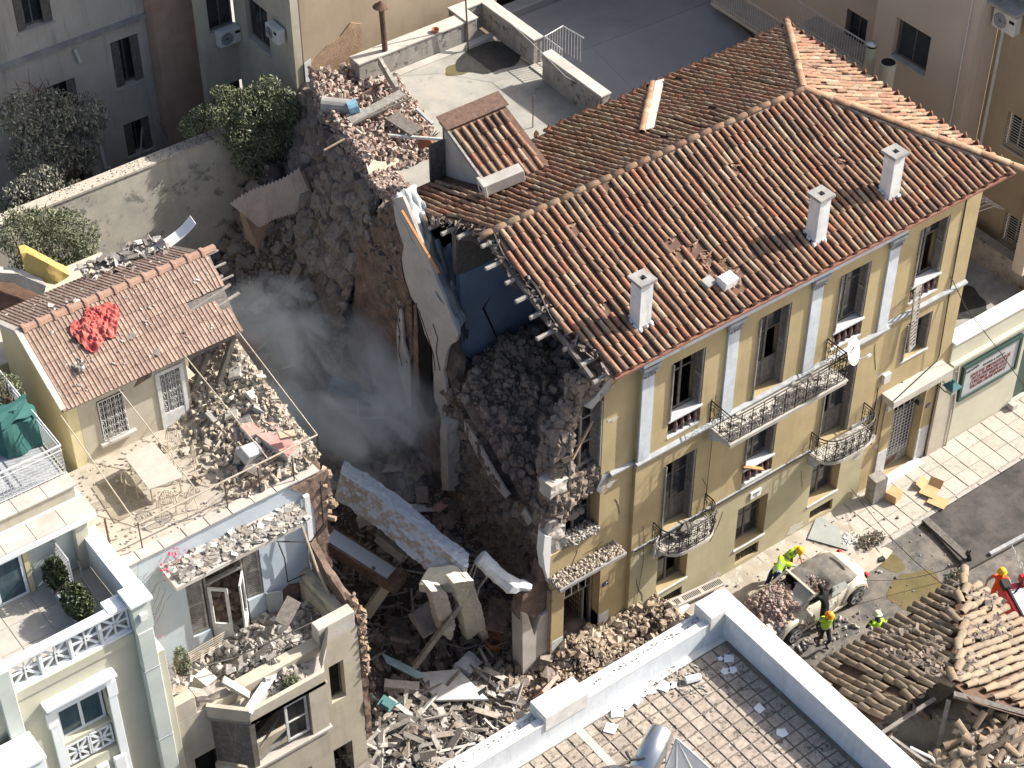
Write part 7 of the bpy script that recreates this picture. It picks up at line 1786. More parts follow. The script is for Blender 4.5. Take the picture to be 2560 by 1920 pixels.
# ================================================================ ruined tiled house, bottom right
RU = thing('ruined_tiled_house', (6, -10, 0), 'low house with old ochre barrel tiles and a collapsed ridge, bottom right', 'house')
EXc, EYc, EZc = 9.2, -6.9, 4.5; AX, AY, AZ = 5.05, -10.1, 5.95
c = MB(); c.box(.25,9.0,-18,-7.0,0,3.6); c.box(.25,9.0,-7.3,-7.0,3.6,4.35); c.box(8.7,9.0,-18,-7.3,3.6,4.35); c.build('wall', M['stainwall'], parent=RU)
sL = (AZ-EZc)/(EYc-AY); sR = (AZ-EZc)/(EXc-AX)
def zL(x, y): return EZc+(EYc-y)*sL-.14*math.sin(max(0,min(1,(EYc-y)/3.2))*math.pi)*(.6+.6*nz(x*.5,y*.5,2))+.1*nz(x,y,2,.6)
def zR2(x, y): return EZc+(EXc-x)*sR-.12*math.sin(max(0,min(1,(EXc-x)/4.1))*math.pi)+.12*nz(x,y,5,.6)
def holeL(x, y):     # the ridge has fallen in
    return y < -9.8+.25*nz(x,0,3,1.2) and x < 4.95 or (y < -9.35+.3*nz(x*1.4,3,3) and x < 2.8)
c = MB(); c.grid(lambda u, v: (lambda y: (lambda xr: (.3+(xr-.3)*u, y, zL(.3+(xr-.3)*u, y)-.04))(EXc-(EYc-y)*(EXc-AX)/(EYc-AY)))(EYc-2.75*v), 40, 10)
c.grid(lambda u, v: (lambda x: (lambda yt, yb: (x, yt+(yb-yt)*u, zR2(x, yt+(yb-yt)*u)-.04))(EYc-(EXc-x)*(EYc-AY)/(EXc-AX), -13.6-(EXc-AX)*.0+(-1.2)*(x-AX)/(EXc-AX)+3.2*(EXc-x)/(EXc-AX)))(EXc-3.9*v), 30, 14)
rr = c.build('roof', M['tile_deck'], parent=RU)
T_old = tile_mesh('barrel_tile', M['tile_old'], r0=.115, r1=.088, ln=.52)
fr = []; st2 = .45
x = .45; row = 0
while x < EXc-.1:
    lim = max(AY, EYc-(EXc-x)*(EYc-AY)/(EXc-AX)); k_ = 0; wob = random.gauss(0,.02)
    while True:
        yt = EYc+.08-st2*(k_+1)*.92
        if yt < lim-.1: break
        xx = x+wob+.05*nz(x, yt, 1, 1.1)
        if not holeL(xx, yt) and random.random() > .03:
            fr.append(frame(Vector((xx, yt, zL(xx, yt)+.05)), Vector((0,1,-(zL(xx,yt)-zL(xx,yt+.4))/.4)), Vector((1,0,0)), .05 if yt > -9 else .14))
        k_ += 1
    x += .26; row += 1
y = EYc-.2
while y > -16:
    xl = AX+(AY-y)*1.0 if y < AY else EXc-(EYc-y)*(EXc-AX)/(EYc-AY)
    if y < AY: xl = AX+(AY-y)*(EXc-AX)/4.3+.15
    k_ = 0; wob = random.gauss(0,.02)
    while True:
        xt = EXc+.1-st2*(k_+1)*.93
        if xt < xl: break
        yy = y+wob+.06*nz(xt, y, 4, 1.0)
        if random.random() > .03: fr.append(frame(Vector((xt, yy, zR2(xt, yy)+.05)), Vector((1,0,-(zR2(xt,yy)-zR2(xt+.4,yy))/.4)), Vector((0,1,0)), .05))
        k_ += 1
    y -= .26
lay(rr, 'barrel_tile', T_old, fr)
rt = tile_mesh('hip_tile', M['tile_old'], r0=.13, r1=.105, ln=.55)
a = Vector((AX+.1,AY,AZ+.1)); b_ = Vector((EXc,EYc,EZc+.08)); d = b_-a
for i in range(int(d.length/.48)+1):
    m = frame(a+d.normalized()*i*.48, d, Vector((0,0,1)).cross(d), .05, .04); o = bpy.data.objects.new('hip_tile', rt[0]); COL.objects.link(o); o.parent = rr; m.translation -= world_loc(rr); o.matrix_basis = m
# collapsed heap below the ridge
rng = np.random.default_rng(82); c = MB(); me, V, F = T_old
def heapz(x, y): return 4.75+.55*nz(x, y, 0, .8)+.5*math.exp(-((x-4.8)**2+(y+11.3)**2)/1.5)-1.6*math.exp(-((x-4.2)**2/.8+(y+10.3)**2/.45))-max(0,.9-abs(y+9.3))*.3
vs = []; fs = []; n = 0
for i in range(1300):
    x = rng.uniform(.3, 8.2); y = rng.uniform(-15.5, -9.2)
    if y > -9.6 and x > 3: continue
    if x > AX+(AY-y)*.95 and y < AY: continue
    if y > AY and x > 5: continue
    if (x-4.2)**2/.9+(y+10.2)**2/.45 < 1: continue
    q = V@rotm(rng, .7).T+np.array((x, y, heapz(x,y)+rng.uniform(.0,.14))); c.add(q.tolist(), F)
c.build('collapsed_tiles', M['tile_old'], parent=RU, kind='stuff')
c = MB()
for i in range(1400):
    x = rng.uniform(.3, 7.6); y = rng.uniform(-15.5, -8.8)
    if (y > AY and x > 5) or (x > AX+(AY-y)*.95 and y < AY): continue
    if (x-4.2)**2/.9+(y+10.2)**2/.45 < 1.2: continue
    add_chunk(c, (x, y, heapz(x,y)+rng.uniform(0,.15)), (rng.uniform(.08,.6), rng.uniform(.03,.13), rng.uniform(.015,.05)), rng, .8)
c.build('collapsed_splinters', M['sunrubble'], parent=RU, kind='stuff')
c = MB()
for i in range(700):
    x = rng.uniform(5.2, 9.3); y = rng.uniform(-9.8, -6.9) if rng.random() < .75 else rng.uniform(-12,-7)
    if x+y*.0 < 5: continue
    zz = zL(x,y) if (EXc-x)/(EXc-AX) > (EYc-y)/(EYc-AY) else zR2(x,y)
    if y < AY: zz = zR2(x, y)
    if mnoise.noise(Vector((x*1.2, y*1.2, 9))) < .05: continue
    add_chunk(c, (x, y, zz+.12), (rng.uniform(.05,.3), rng.uniform(.03,.16), .03), rng, .5)
c.build('roof_litter', M['stone'], parent=RU, kind='stuff')
c = MB(); c.grid(lambda u, v: (.3+7.4*u, -15.6+6.6*v, min(heapz(.3+7.4*u, -15.6+6.6*v)-.1, 5.4)), 40, 36); c.build('heap_bed', M['dustground'], parent=RU)
for p0, p1, w_, m_ in (((2.2,-9.6,5.0),(4.95,-9.75,5.25),.1,'wood_grey'),((5.05,-10.2,5.8),(8.6,-13.9,4.7),.16,'wood_dark'),((4.9,-10.2,5.7),(3.9,-10.9,4.0),.12,'wood_dark'),((3.2,-9.8,4.9),(4.4,-12.3,4.5),.09,'wood_grey'),((3.35,-9.8,4.95),(4.0,-12.6,4.6),.08,'wood_grey'),((2.4,-9.7,4.8),(3.2,-11.3,4.4),.12,'wood_tan'),((2.9,-9.7,4.8),(3.7,-11.0,4.3),.12,'wood_tan'),((2.0,-9.8,4.7),(2.6,-11.5,4.5),.1,'wood_tan')):
    c = MB(); c.bar(p0, p1, w_, w_*.6); c.build('roof_timber', M[m_], parent=RU)
c = MB(); c.tube([up(2275,1868,z=4.9), up(2330,1895,z=4.8), up(2353,1925,z=4.7)], .04, 6); c.build('white_conduit', M['whitepaint'], base=up(2275,1868,z=4.9), label='white conduit lying on the collapsed tiles', cat='pipe')
# ================================================================ car
CR = thing('parked_car', (8.0, -2.35, 0), 'cream soft top car crushed by rubble on its bonnet', 'car')
cx0, cy0 = 7.98, -2.36
def ip(x, xs, ys): return float(np.interp(x, xs, ys))
XS = [-2.06,-1.9,-1.5,-1.0,-.7,0,.8,1.2,1.6,1.9,2.1]
def halfw(x): return ip(x, XS, [.45,.66,.78,.80,.80,.81,.82,.84,.82,.68,.42])
def topz(x): return ip(x, XS, [.52,.68,.86,.97,.98,.97,.97,.98,.93,.80,.55])
c = MB()
def body(u, v):
    x = -2.06+4.16*u; w_ = halfw(x); t = topz(x); a = math.pi*v
    cx_, cz_ = math.cos(a), math.sin(a); y = w_*math.copysign(abs(cx_)**.55, cx_); z = .24+(t-.24)*abs(cz_)**.55
    return (cx0+x, cy0+y, z)
c.grid(body, 60, 26); bd = c.build('body', M['carpaint'], parent=CR, smooth=True)
for sx in (-1.28, 1.27):
    for sy in (-1, 1):
        c = MB()
        def fend(u, v):
            a = math.pi*(.02+.96*u); r_ = .44+.06*math.sin(v*math.pi); b_ = v
            return (cx0+sx+math.cos(a)*r_*1.12, cy0+sy*(.62+.30*b_-.05*(b_ > .85)*1), .30+math.sin(a)*(r_+.02*(1-b_))+.10*(1-b_)*math.sin(a))
        c.grid(fend, 18, 8); c.build('fender', M['carpaint'], parent=CR, smooth=True, sol=.02)
        W = MB(); W.lathe((cx0+sx, cy0+sy*.82, .33), [(.2,-.1),(.31,-.1),(.335,-.06),(.335,.06),(.31,.1),(.2,.1)], 24, 'y'); wh = W.build('wheel', M['rubber'], parent=CR, smooth=True)
        c = MB(); yy = cy0+sy*.905
        for i in range(5):
            a = i*2*math.pi/5+.3
            for da in (-.13,.13): c.bar((cx0+sx, yy, .33), (cx0+sx+.215*math.cos(a+da), yy, .33+.215*math.sin(a+da)), .045, .03, (0,1,0))
        c.lathe((cx0+sx, yy, .33), [(.205,-.02),(.235,-.02),(.235,.02),(.205,.02)], 24, 'y'); c.lathe((cx0+sx, yy, .33), [(0,-.02),(.06,-.02),(.06,.025),(0,.025)], 10, 'y'); c.build('rim', M['alloy'], parent=wh)
        c = MB(); c.lathe((cx0+sx, yy-sy*.03, .33), [(0,-.01),(.22,-.01),(.22,.0),(0,.0)], 16, 'y'); c.build('hub_disc', M['dark'], parent=wh)
# soft top (crumpled)
def softtop(u, v):
    x = -.35+1.85*u; b_ = math.cos(math.pi*v); t = math.sin(math.pi*v)
    top = ip(x, [-.35,0,.5,1.0,1.35,1.5], [1.30,1.34,1.34,1.22,1.04,.94]); w_ = ip(x, [-.35,.5,1.2,1.5], [.62,.66,.66,.60])
    sag = .38*math.exp(-((x-.05)**2/.10+(b_*.66+.30)**2/.10)); y = w_*math.copysign(abs(b_)**.7, b_)
    z = .93+(top-.93)*abs(t)**.5-sag*t+.03*math.sin(x*11+y*7)*t*(1-u)
    return (cx0+x, cy0+y, z)
c = MB(); c.grid(softtop, 40, 26); c.build('soft_top', M['cartop'], parent=CR, smooth=True, sol=.02)
c = MB()
rwp = [(1.12,-.30),(1.22,-.34),(1.28,-.2),(1.31,0),(1.28,.2),(1.22,.34),(1.12,.30),(1.16,0)]
c.add([(cx0+a, cy0+b_, softtop((a+.35)/1.85, math.acos(max(-1,min(1,math.copysign(abs(b_/.66)**(1/.7), b_))))/math.pi)[2]+.022) for a, b_ in rwp], [tuple(range(8))]); c.build('rear_window', M['dark'], parent=CR)
# windscreen frame
for sy in (-1, 1):
    c = MB(); c.bar((cx0-.98, cy0+sy*.68, .95), (cx0-.36, cy0+sy*.60, 1.33), .07, .05); c.build('windscreen_pillar', M['carpaint'], parent=CR)
c = MB(); c.bar((cx0-.36, cy0-.62, 1.33), (cx0-.36, cy0+.62, 1.33), .07, .05); c.build('windscreen_header', M['carpaint'], parent=CR)
c = MB(); c.add([(cx0-.96,cy0-.62,.97),(cx0-.38,cy0-.56,1.31),(cx0-.38,cy0+.1,1.31),(cx0-.9,cy0-.1,.99)], [(0,1,2,3)]); c.build('windscreen', M['glass_clear'], parent=CR)
c = MB(); c.box(cx0-.8,cx0+.6,cy0-.6,cy0+.6,.975,.99); c.build('cabin_floor', M['dark'], parent=CR)
c = MB(); c.add([(cx0+.25,cy0-.79,.95),(cx0+.95,cy0-.80,.95),(cx0+.85,cy0-.69,1.18),(cx0+.35,cy0-.67,1.25)], [(0,1,2,3)]); c.build('side_window', M['glass_clear'], parent=CR, sol=.01)
c = MB(); c.tube([(cx0-.75,cy0-.815,.9),(cx0-.77,cy0-.83,.5),(cx0-.65,cy0-.825,.32),(cx0+.4,cy0-.83,.32),(cx0+.52,cy0-.83,.5),(cx0+.48,cy0-.815,.93)], .008, 4); c.build('door_seam', M['dark'], parent=CR)
c = MB(); c.box(cx0+.25,cx0+.42,cy0-.85,cy0-.82,.72,.75); c.build('door_handle', M['carpaint'], parent=CR)
c = MB(); c.obox((cx0-.78,cy0-.92,1.0), (.12,.2,.12)); c.build('wing_mirror', M['carpaint'], parent=CR, bevel=.03)
c = MB(); c.box(cx0-1.0,cx0+.95,cy0-.86,cy0-.80,.22,.30); c.build('running_board', M['carpaint'], parent=CR)
c = MB(); e0 = Vector(body(.955,.5))+Vector((.02,0,.01)); nn_ = Vector((.75,0,.65)).normalized(); ux = Vector((0,1,0)); vx = nn_.cross(ux)
c.tube([e0+ux*.075*math.cos(a)+vx*.075*math.sin(a) for a in np.linspace(0,6.283,17)], .009, 4)
for s_ in (-1,1): c.bar(e0+ux*s_*.03-vx*.06, e0+ux*s_*.0+vx*.0, .008); c.bar(e0+ux*s_*.06-vx*.03, e0+ux*s_*.025+vx*.06, .008); c.bar(e0+ux*s_*.025+vx*.06, e0+vx*.015, .008)
c.build('rear_badge', M['alloy'], parent=CR)
c = MB(); c.obox((cx0-1.92,cy0-.5,.6), (.3,.4,.3),(.2,.3,.1)); c.obox((cx0-2.05,cy0,.4),(.2,1.0,.25)); rough(c.build('crushed_nose', M['concrete'], parent=CR), .05, .1)
for sy in (-1, 1):
    c = MB(); c.lathe((cx0+1.93, cy0+sy*.58, .66), [(0,.06),(.07,.05),(.1,0),(.1,-.05)], 12, 'x'); c.build('tail_light', M['truckred'], parent=CR)
    c = MB(); c.lathe((cx0-1.72, cy0+sy*.62, .66), [(0,-.06),(.09,-.04),(.12,.02)], 12, 'x'); c.build('headlight', M['glass_clear'], parent=CR)
c = MB(); c.tube([Vector(body(.80,v)) for v in np.linspace(.12,.88,20)], .007, 4); c.tube([Vector(body(.93,v)) for v in np.linspace(.2,.8,16)], .007, 4); c.build('panel_gap', M['dark'], parent=CR)
rng = np.random.default_rng(83); c = MB()
for i in range(2400):
    x = rng.normal(-1.3,.45); y = rng.normal(.12,.36)
    if abs(y) > .75 or x < -2.1 or x > -.45: continue
    h = .22*math.exp(-((x+1.3)**2/.35+(y-.1)**2/.3)); add_rock(c, (cx0+x, cy0+y, topz(x)+rng.uniform(-.02,h)), rng.uniform(.02,.05) if rng.random() < .88 else rng.uniform(.06,.12), rng)
for i in range(260):
    x = rng.normal(.12,.2); y = rng.normal(-.12,.22); add_rock(c, (cx0+x, cy0+y, 1.22+rng.uniform(-.22,.03)), rng.uniform(.02,.05), rng)
c.build('car_rubble', M['brick_dust'], kind='stuff', label='pinkish rubble heaped on the bonnet and roof of the crushed car', cat='rubble')
# ================================================================ people
def person(loc, rz, label, J, mats, vest=None, helmet=None, hair=False, extra=None):
    """J: joints (local, facing +y). one skinned surface, then garments cut from it"""
    base = dict(pelvis=(0,0,.95), spine=(0,0,1.12), chest=(0,0,1.30), neck=(0,0,1.50), head=(0,.02,1.64), crown=(0,.0,1.76),
        hl=(-.09,0,.90), hr=(.09,0,.90), kl=(-.11,.02,.50), kr=(.11,.02,.50), al=(-.11,-.02,.09), ar=(.11,-.02,.09), tl=(-.12,.14,.04), tr=(.12,.14,.04),
        sl=(-.19,0,1.42), sr=(.19,0,1.42), el=(-.25,-.02,1.14), er=(.25,-.02,1.14), wl=(-.26,.06,.90), wr=(.26,.06,.90), fl=(-.26,.10,.80), fr=(.26,.10,.80))
    base.update(J)
    rad = dict(pelvis=.135, spine=.125, chest=.145, neck=.06, head=.10, crown=.075, hl=.10, hr=.10, kl=.062, kr=.062, al=.042, ar=.042, tl=.035, tr=.035, sl=.068, sr=.068, el=.045, er=.045, wl=.03, wr=.03, fl=.032, fr=.032)
    names = list(base); ed = [('pelvis','spine'),('spine','chest'),('chest','neck'),('neck','head'),('head','crown'),('pelvis','hl'),('hl','kl'),('kl','al'),('al','tl'),('pelvis','hr'),('hr','kr'),('kr','ar'),('ar','tr'),('chest','sl'),('sl','el'),('el','wl'),('wl','fl'),('chest','sr'),('sr','er'),('er','wr'),('wr','fr')]
    me = bpy.data.meshes.new('body'); me.from_pydata([base[n] for n in names], [(names.index(a), names.index(b)) for a, b in ed], []); o = bpy.data.objects.new('body', me); COL.objects.link(o)
    sk = o.modifiers.new('skin','SKIN'); 
    for i, n in enumerate(names): me.skin_vertices[0].data[i].radius = (rad[n], rad[n]*(.8 if n in ('chest','spine','pelvis') else 1))
    me.skin_vertices[0].data[0].use_root = True
    sb = o.modifiers.new('sub','SUBSURF'); sb.levels = 2; sb.render_levels = 2
    bpy.context.view_layer.update(); m2 = bpy.data.meshes.new_from_object(o.evaluated_get(bpy.context.evaluated_depsgraph_get()))
    o.modifiers.clear(); o.data = m2
    segm = {('pelvis','spine'):'top',('spine','chest'):'top',('chest','neck'):'top',('neck','head'):'skin',('head','crown'):'skin',('pelvis','hl'):'leg',('pelvis','hr'):'leg',('hl','kl'):'leg',('hr','kr'):'leg',('kl','al'):'leg',('kr','ar'):'leg',('al','tl'):'shoe',('ar','tr'):'shoe',('chest','sl'):'top',('chest','sr'):'top',('sl','el'):'sleeve',('sr','er'):'sleeve',('el','wl'):'fore',('er','wr'):'fore',('wl','fl'):'skin',('wr','fr'):'skin'}
    kinds = ['skin','top','leg','shoe','sleeve','fore']; m2.materials.clear()
    for k_ in kinds: m2.materials.append(M[mats.get(k_, mats.get('top') if k_ == 'sleeve' else 'skin')])
    B = {n: Vector(base[n]) for n in base}; seg_of = []
    for p in m2.polygons:
        best = None
        for a, b in ed:
            ab = B[b]-B[a]; t = max(0, min(1, (p.center-B[a]).dot(ab)/max(1e-6, ab.length_squared))); dd_ = (p.center-(B[a]+ab*t)).length-rad[a]*.5
            if best is None or dd_ < best[0]: best = (dd_, (a, b), t)
        p.material_index = kinds.index(segm[best[1]]); p.use_smooth = True; seg_of.append(best)
    t = thing('person', loc, label, 'person'); t.rotation_euler.z = rz; o.parent = t
    # face and fingers join the same body mesh
    bm = bmesh.new(); bm.from_mesh(m2); hd = B['head']; fwd = Vector((0,1,0)); upv = (B['crown']-B['neck']).normalized(); rt_ = Vector((1,0,0)); fw = upv.cross(rt_); fw = fw if fw.y > 0 else -fw
    if fw.length < .3: fw = Vector((0,1,0))
    fw.normalize()
    def blob(cn, r_, mi=0):
        g = bmesh.ops.create_icosphere(bm, subdivisions=1, radius=r_, matrix=Matrix.Translation(cn))
        for v in g['verts']:
            for f in v.link_faces: f.material_index = mi
    blob(hd+fw*.095-upv*.005, .018); blob(hd+rt_*.09, .022); blob(hd-rt_*.09, .022); blob(hd+fw*.085-upv*.05, .02)
    for s_, a_, b__ in ((-1,'wl','fl'),(1,'wr','fr')):
        d_ = (B[b__]-B[a_]).normalized(); sd = d_.orthogonal().normalized()
        for k_ in range(4): 
            for q_ in range(3): blob(B[b__]+d_*(.02+.022*q_*(1-.1*abs(k_-1)))+sd*(k_-1.5)*.018, .010)
        for q_ in range(3): blob(B[a_]+d_*.04+sd*(.04+.012*q_)+d_*.015*q_, .010)
    bm.to_mesh(m2); bm.free()
    if vest:
        vb = MB(); m3 = bpy.data.meshes.new('vest'); vs = []; fs = []; mi = []
        for p, sg in zip(list(m2.polygons)[:len(seg_of)], seg_of):
            if segm[sg[1]] != 'top' or sg[1] == ('chest','neck') and sg[2] > .6: continue
            if abs((p.center-B['sl']).length) < .05 or abs((p.center-B['sr']).length) < .05: continue
            n = len(vs); vs += [tuple(m2.vertices[i].co+m2.vertices[i].normal*.018) for i in p.vertices]; fs.append(tuple(range(n, n+len(p.vertices))))
            band = (sg[1] == ('pelvis','spine') and .25 < sg[2] < .6) or (sg[1] == ('spine','chest') and .35 < sg[2] < .65); mi.append(1 if band else 0)
        m3.from_pydata(vs, [], fs); m3.materials.append(M[vest]); m3.materials.append(M['reflect']); m3.polygons.foreach_set('material_index', mi); m3.update()
        v_ = bpy.data.objects.new('vest', m3); COL.objects.link(v_); v_.parent = t
        sf = v_.modifiers.new('sol','SOLIDIFY'); sf.thickness = .008
    if helmet or hair:
        c = MB(); c.lathe((0,0,0), [(.0,.135),(.05,.128),(.095,.098),(.12,.05),(.128,.0),(.155,-.012),(.155,-.02),(.118,-.01)] if helmet else [(.0,.12),(.06,.105),(.1,.05),(.112,0),(.10,-.03)], 18)
        mh = upv.to_track_quat('Z','Y').to_matrix(); dd_ = MB(); dd_.v = [tuple(hd+upv*(.025 if helmet else .0)-fw*(.0 if helmet else .015)+mh@Vector(v)) for v in c.v]; dd_.f = c.f
        h_ = dd_.build('helmet' if helmet else 'hair', M[helmet or 'hair'], smooth=True); h_.parent = t
    if extra: extra(t, B)
    return t
HV = dict(top='greycloth', leg='navy', shoe='darkcloth', sleeve='greycloth', fore='skin')
def gp(X, Y, z=0): return up(1860+X/5.53, 1330+Y/5.53, z=z)
# 1 bending helper at the far side of the car
q = gp(600, 320, 1.15); person((q.x, q.y, .14), R(195), 'person in yellow helmet and hi vis vest stooping at the far side of the car',
  dict(pelvis=(0,-.05,.88), spine=(0,.05,1.06), chest=(0,.18,1.22), neck=(0,.30,1.38), head=(0,.38,1.47), crown=(0,.42,1.58), sl=(-.2,.2,1.32), sr=(.2,.2,1.32), el=(-.3,.22,1.05), wl=(-.16,.42,.92), fl=(-.08,.5,.88), er=(.40,.1,1.08), wr=(.5,.12,.85), fr=(.52,.14,.76), hl=(-.1,-.05,.84), hr=(.1,-.05,.84), kl=(-.15,.06,.46), kr=(.2,.04,.46), al=(-.2,-.05,.09), ar=(.28,-.1,.09), tl=(-.22,.1,.04), tr=(.3,.05,.04)), dict(HV, leg='darkcloth'), 'hivis', 'helmet_y')
# 2 lying over the windscreen side
q = gp(430, 560, 1.1); person((q.x, q.y, .1), R(-85), 'person in navy trousers and hi vis vest lying forward against the car windscreen',
  dict(pelvis=(0,0,1.02), spine=(0,.16,1.14), chest=(0,.34,1.22), neck=(0,.50,1.22), head=(0,.60,1.16), crown=(0,.70,1.12), sl=(-.19,.40,1.22), sr=(.19,.40,1.22), el=(-.28,.58,1.08), er=(.28,.58,1.1), wl=(-.2,.78,1.05), wr=(.2,.8,1.08), fl=(-.16,.86,1.05), fr=(.16,.88,1.08), hl=(-.1,-.02,.96), hr=(.1,-.02,.96), kl=(-.12,-.15,.58), kr=(.12,-.22,.62), al=(-.12,-.4,.22), ar=(.12,-.62,.4), tl=(-.13,-.32,.12), tr=(.12,-.6,.28)), dict(HV), 'hivis', 'helmet_y')
# 3 man in a black T-shirt leaning into the car
q = gp(1075, 1330); 
def tee(t, B):
    text('shirt_print', 'ΣΠΟ\nΓΕΩΣ', world_loc(t)+Vector((.04,-.175,1.20)), (-1,0,0), (0,.15,1), .095, M['whitepaint'], t)
bs = person((q.x, q.y, 0), R(8), 'person with dark hair in a black T-shirt leaning into the car door',
  dict(pelvis=(0,-.02,.95), spine=(0,.04,1.14), chest=(0,.12,1.34), neck=(0,.2,1.54), head=(0,.27,1.66), crown=(0,.30,1.77), sl=(-.21,.14,1.45), sr=(.21,.14,1.45), el=(-.32,.3,1.22), wl=(-.25,.5,1.1), fl=(-.22,.58,1.08), er=(.3,.32,1.24), wr=(.22,.52,1.12), fr=(.2,.6,1.1), kl=(-.12,-.02,.5), ar=(.14,-.1,.09), tr=(.15,.05,.04)), dict(top='blackcloth', sleeve='blackcloth', leg='darkcloth', shoe='greycloth', fore='skin'), None, None, True)
tee(bs, None)
# 4 walking man with an orange helmet
q = gp(1075, 1600); person((q.x, q.y, 0), R(165), 'person in an orange helmet and hi vis vest walking in front of the car door',
  dict(spine=(0,.02,1.12), chest=(0,.05,1.30), neck=(0,.08,1.48), head=(0,.12,1.60), crown=(0,.13,1.72), kl=(-.1,.2,.52), al=(-.1,.05,.16), tl=(-.1,.2,.08), kr=(.1,.0,.5), ar=(.1,-.3,.14), tr=(.1,-.2,.05), el=(-.28,-.05,1.12), wl=(-.24,.1,.92), er=(.3,.0,1.14), wr=(.28,.14,.94)), dict(top='greycloth', sleeve='darkcloth', fore='darkcloth', leg='darkcloth', shoe='blackcloth'), 'hivis', 'helmet_o')
# 5 firefighter by the tiled eave
q = gp(1880, 1200, 1.62); person((q.x, q.y, 0), R(-25), 'firefighter in a pale green helmet standing behind the old tiled eave',
  dict(chest=(0,.08,1.28), neck=(0,.14,1.46), head=(0,.2,1.56), crown=(0,.24,1.68), sl=(-.2,.1,1.40), sr=(.2,.1,1.40), el=(-.3,.15,1.12), er=(.3,.18,1.12), wl=(-.12,.36,1.05), wr=(.12,.38,1.02), fl=(-.06,.44,1.03), fr=(.06,.46,1.0)), dict(top='navy', sleeve='navy', fore='navy', leg='navy', shoe='blackcloth'), 'hivis', 'helmet_p')
# 6 orange suited man beside the truck
q = up(2260+1640/7.37, 1330+1390/7.37, z=0)
person((q.x, q.y, 0), R(130), 'person in orange dungarees and a yellow helmet walking beside the red truck',
  dict(el=(-.32,-.02,1.15), wl=(-.42,.05,.92), fl=(-.45,.08,.83), er=(.34,-.05,1.15), wr=(.38,.1,.95), kl=(-.13,.05,.5), kr=(.12,.0,.5), ar=(.13,-.15,.09), tr=(.14,0,.04)), dict(top='orangecloth', sleeve='greycloth', fore='skin', leg='orangecloth', shoe='blackcloth'), None, 'helmet_y')
# ================================================================ fire truck corner
TZt = 2.0; O = up(2500,1462,z=TZt); O2 = up(2546,1547,z=TZt); e1 = (O2-O); e1.z = 0; e1.normalize(); e2 = Vector((-e1.y, e1.x, 0))
if e2.x < 0: e2 = -e2
FT = thing('fire_truck', (O+e1*1.5+e2*1.2).xy[:]+(0,), 'red fire truck with a white chequer plate deck at the right edge', 'fire truck')
def tb(a0, a1, b0, b1, z0, z1):
    c = MB(); q4 = [O+e1*a+e2*b_ for a, b_ in ((a0,b0),(a1,b0),(a1,b1),(a0,b1))]
    c.add([(p.x,p.y,z0) for p in q4]+[(p.x,p.y,z1) for p in q4], [(0,3,2,1),(4,5,6,7),(0,1,5,4),(1,2,6,5),(2,3,7,6),(3,0,4,7)]); return c
tb(0,5,0,2.2,.45,TZt-.03).build('body', M['truckred'], parent=FT, bevel=.02)
tb(-.02,5,.0,.10,TZt-.029,TZt+.06).build('side_rail', M['truckred'], parent=FT, bevel=.01)
tb(-.02,5,.101,.16,TZt-.029,TZt+.12).build('black_rail', M['rubber'], parent=FT)
deck = mat('white_chequer_plate', (.72,.73,.73), (.60,.61,.62), sc=3, rough=.5, bump=.1); tb(.25,5,.17,2.2,TZt-.028,TZt).build('deck', deck, parent=FT)
c = MB()
for i in range(46): a = O+e1*(.28+i*.1)+e2*.18; c.bar((a.x,a.y,TZt+.002), (a+e2*2.0).xy[:]+(TZt+.002,), .012, .006)
for i in range(20): a = O+e1*.27+e2*(.2+i*.1); c.bar((a.x,a.y,TZt+.003), (a+e1*4.6).xy[:]+(TZt+.003,), .012, .006)
c.build('deck_grid', M['trimgrey'], parent=FT)
tb(-.12,.22,.6,2.2,TZt-.027,TZt+.22).build('cab_panel', M['truckred'], parent=FT, bevel=.03)
tb(-.06,.3,-.02,.2,TZt+.0,TZt+.2).build('corner_box', M['rubber'], parent=FT, bevel=.02)
tb(.3,5,-.05,-.005,1.0,1.08).build('side_step', M['rubber'], parent=FT); tb(.3,5,-.06,-.005,.5,.75).build('side_skirt', M['rubber'], parent=FT)
c = MB(); c.tube([O+e1*a_+e2*b_+Vector((0,0,z_)) for a_, b_, z_ in ((.4,.3,.03),(.35,.5,.35),(.1,.7,.5),(.0,.95,.45),(.3,1.05,.2))], .03, 6); c.tube([O+e1*(.1+.1*math.cos(a))+e2*(.8+.14*math.sin(a))+Vector((0,0,.42)) for a in np.linspace(0,6.28,14)], .035, 6); c.build('hose_loop', M['rubber'], parent=FT)
text('truck_lettering', 'ΠΥΡΟΣΒΕΣΤΙΚΟ ΣΩΜΑ', O+e1*1.75-e2*.012+Vector((0,0,TZt-.28)), e1, (0,0,1), .3, M['whitepaint'], FT)
for a_ in (.9, 4.0):
    p = O+e1*a_+e2*.2; c = MB(); c.tube([p, p+e2*.28], .45, 20); w_ = c.build('wheel', M['rubber'], parent=FT); w_.location.z -= TZt-.45
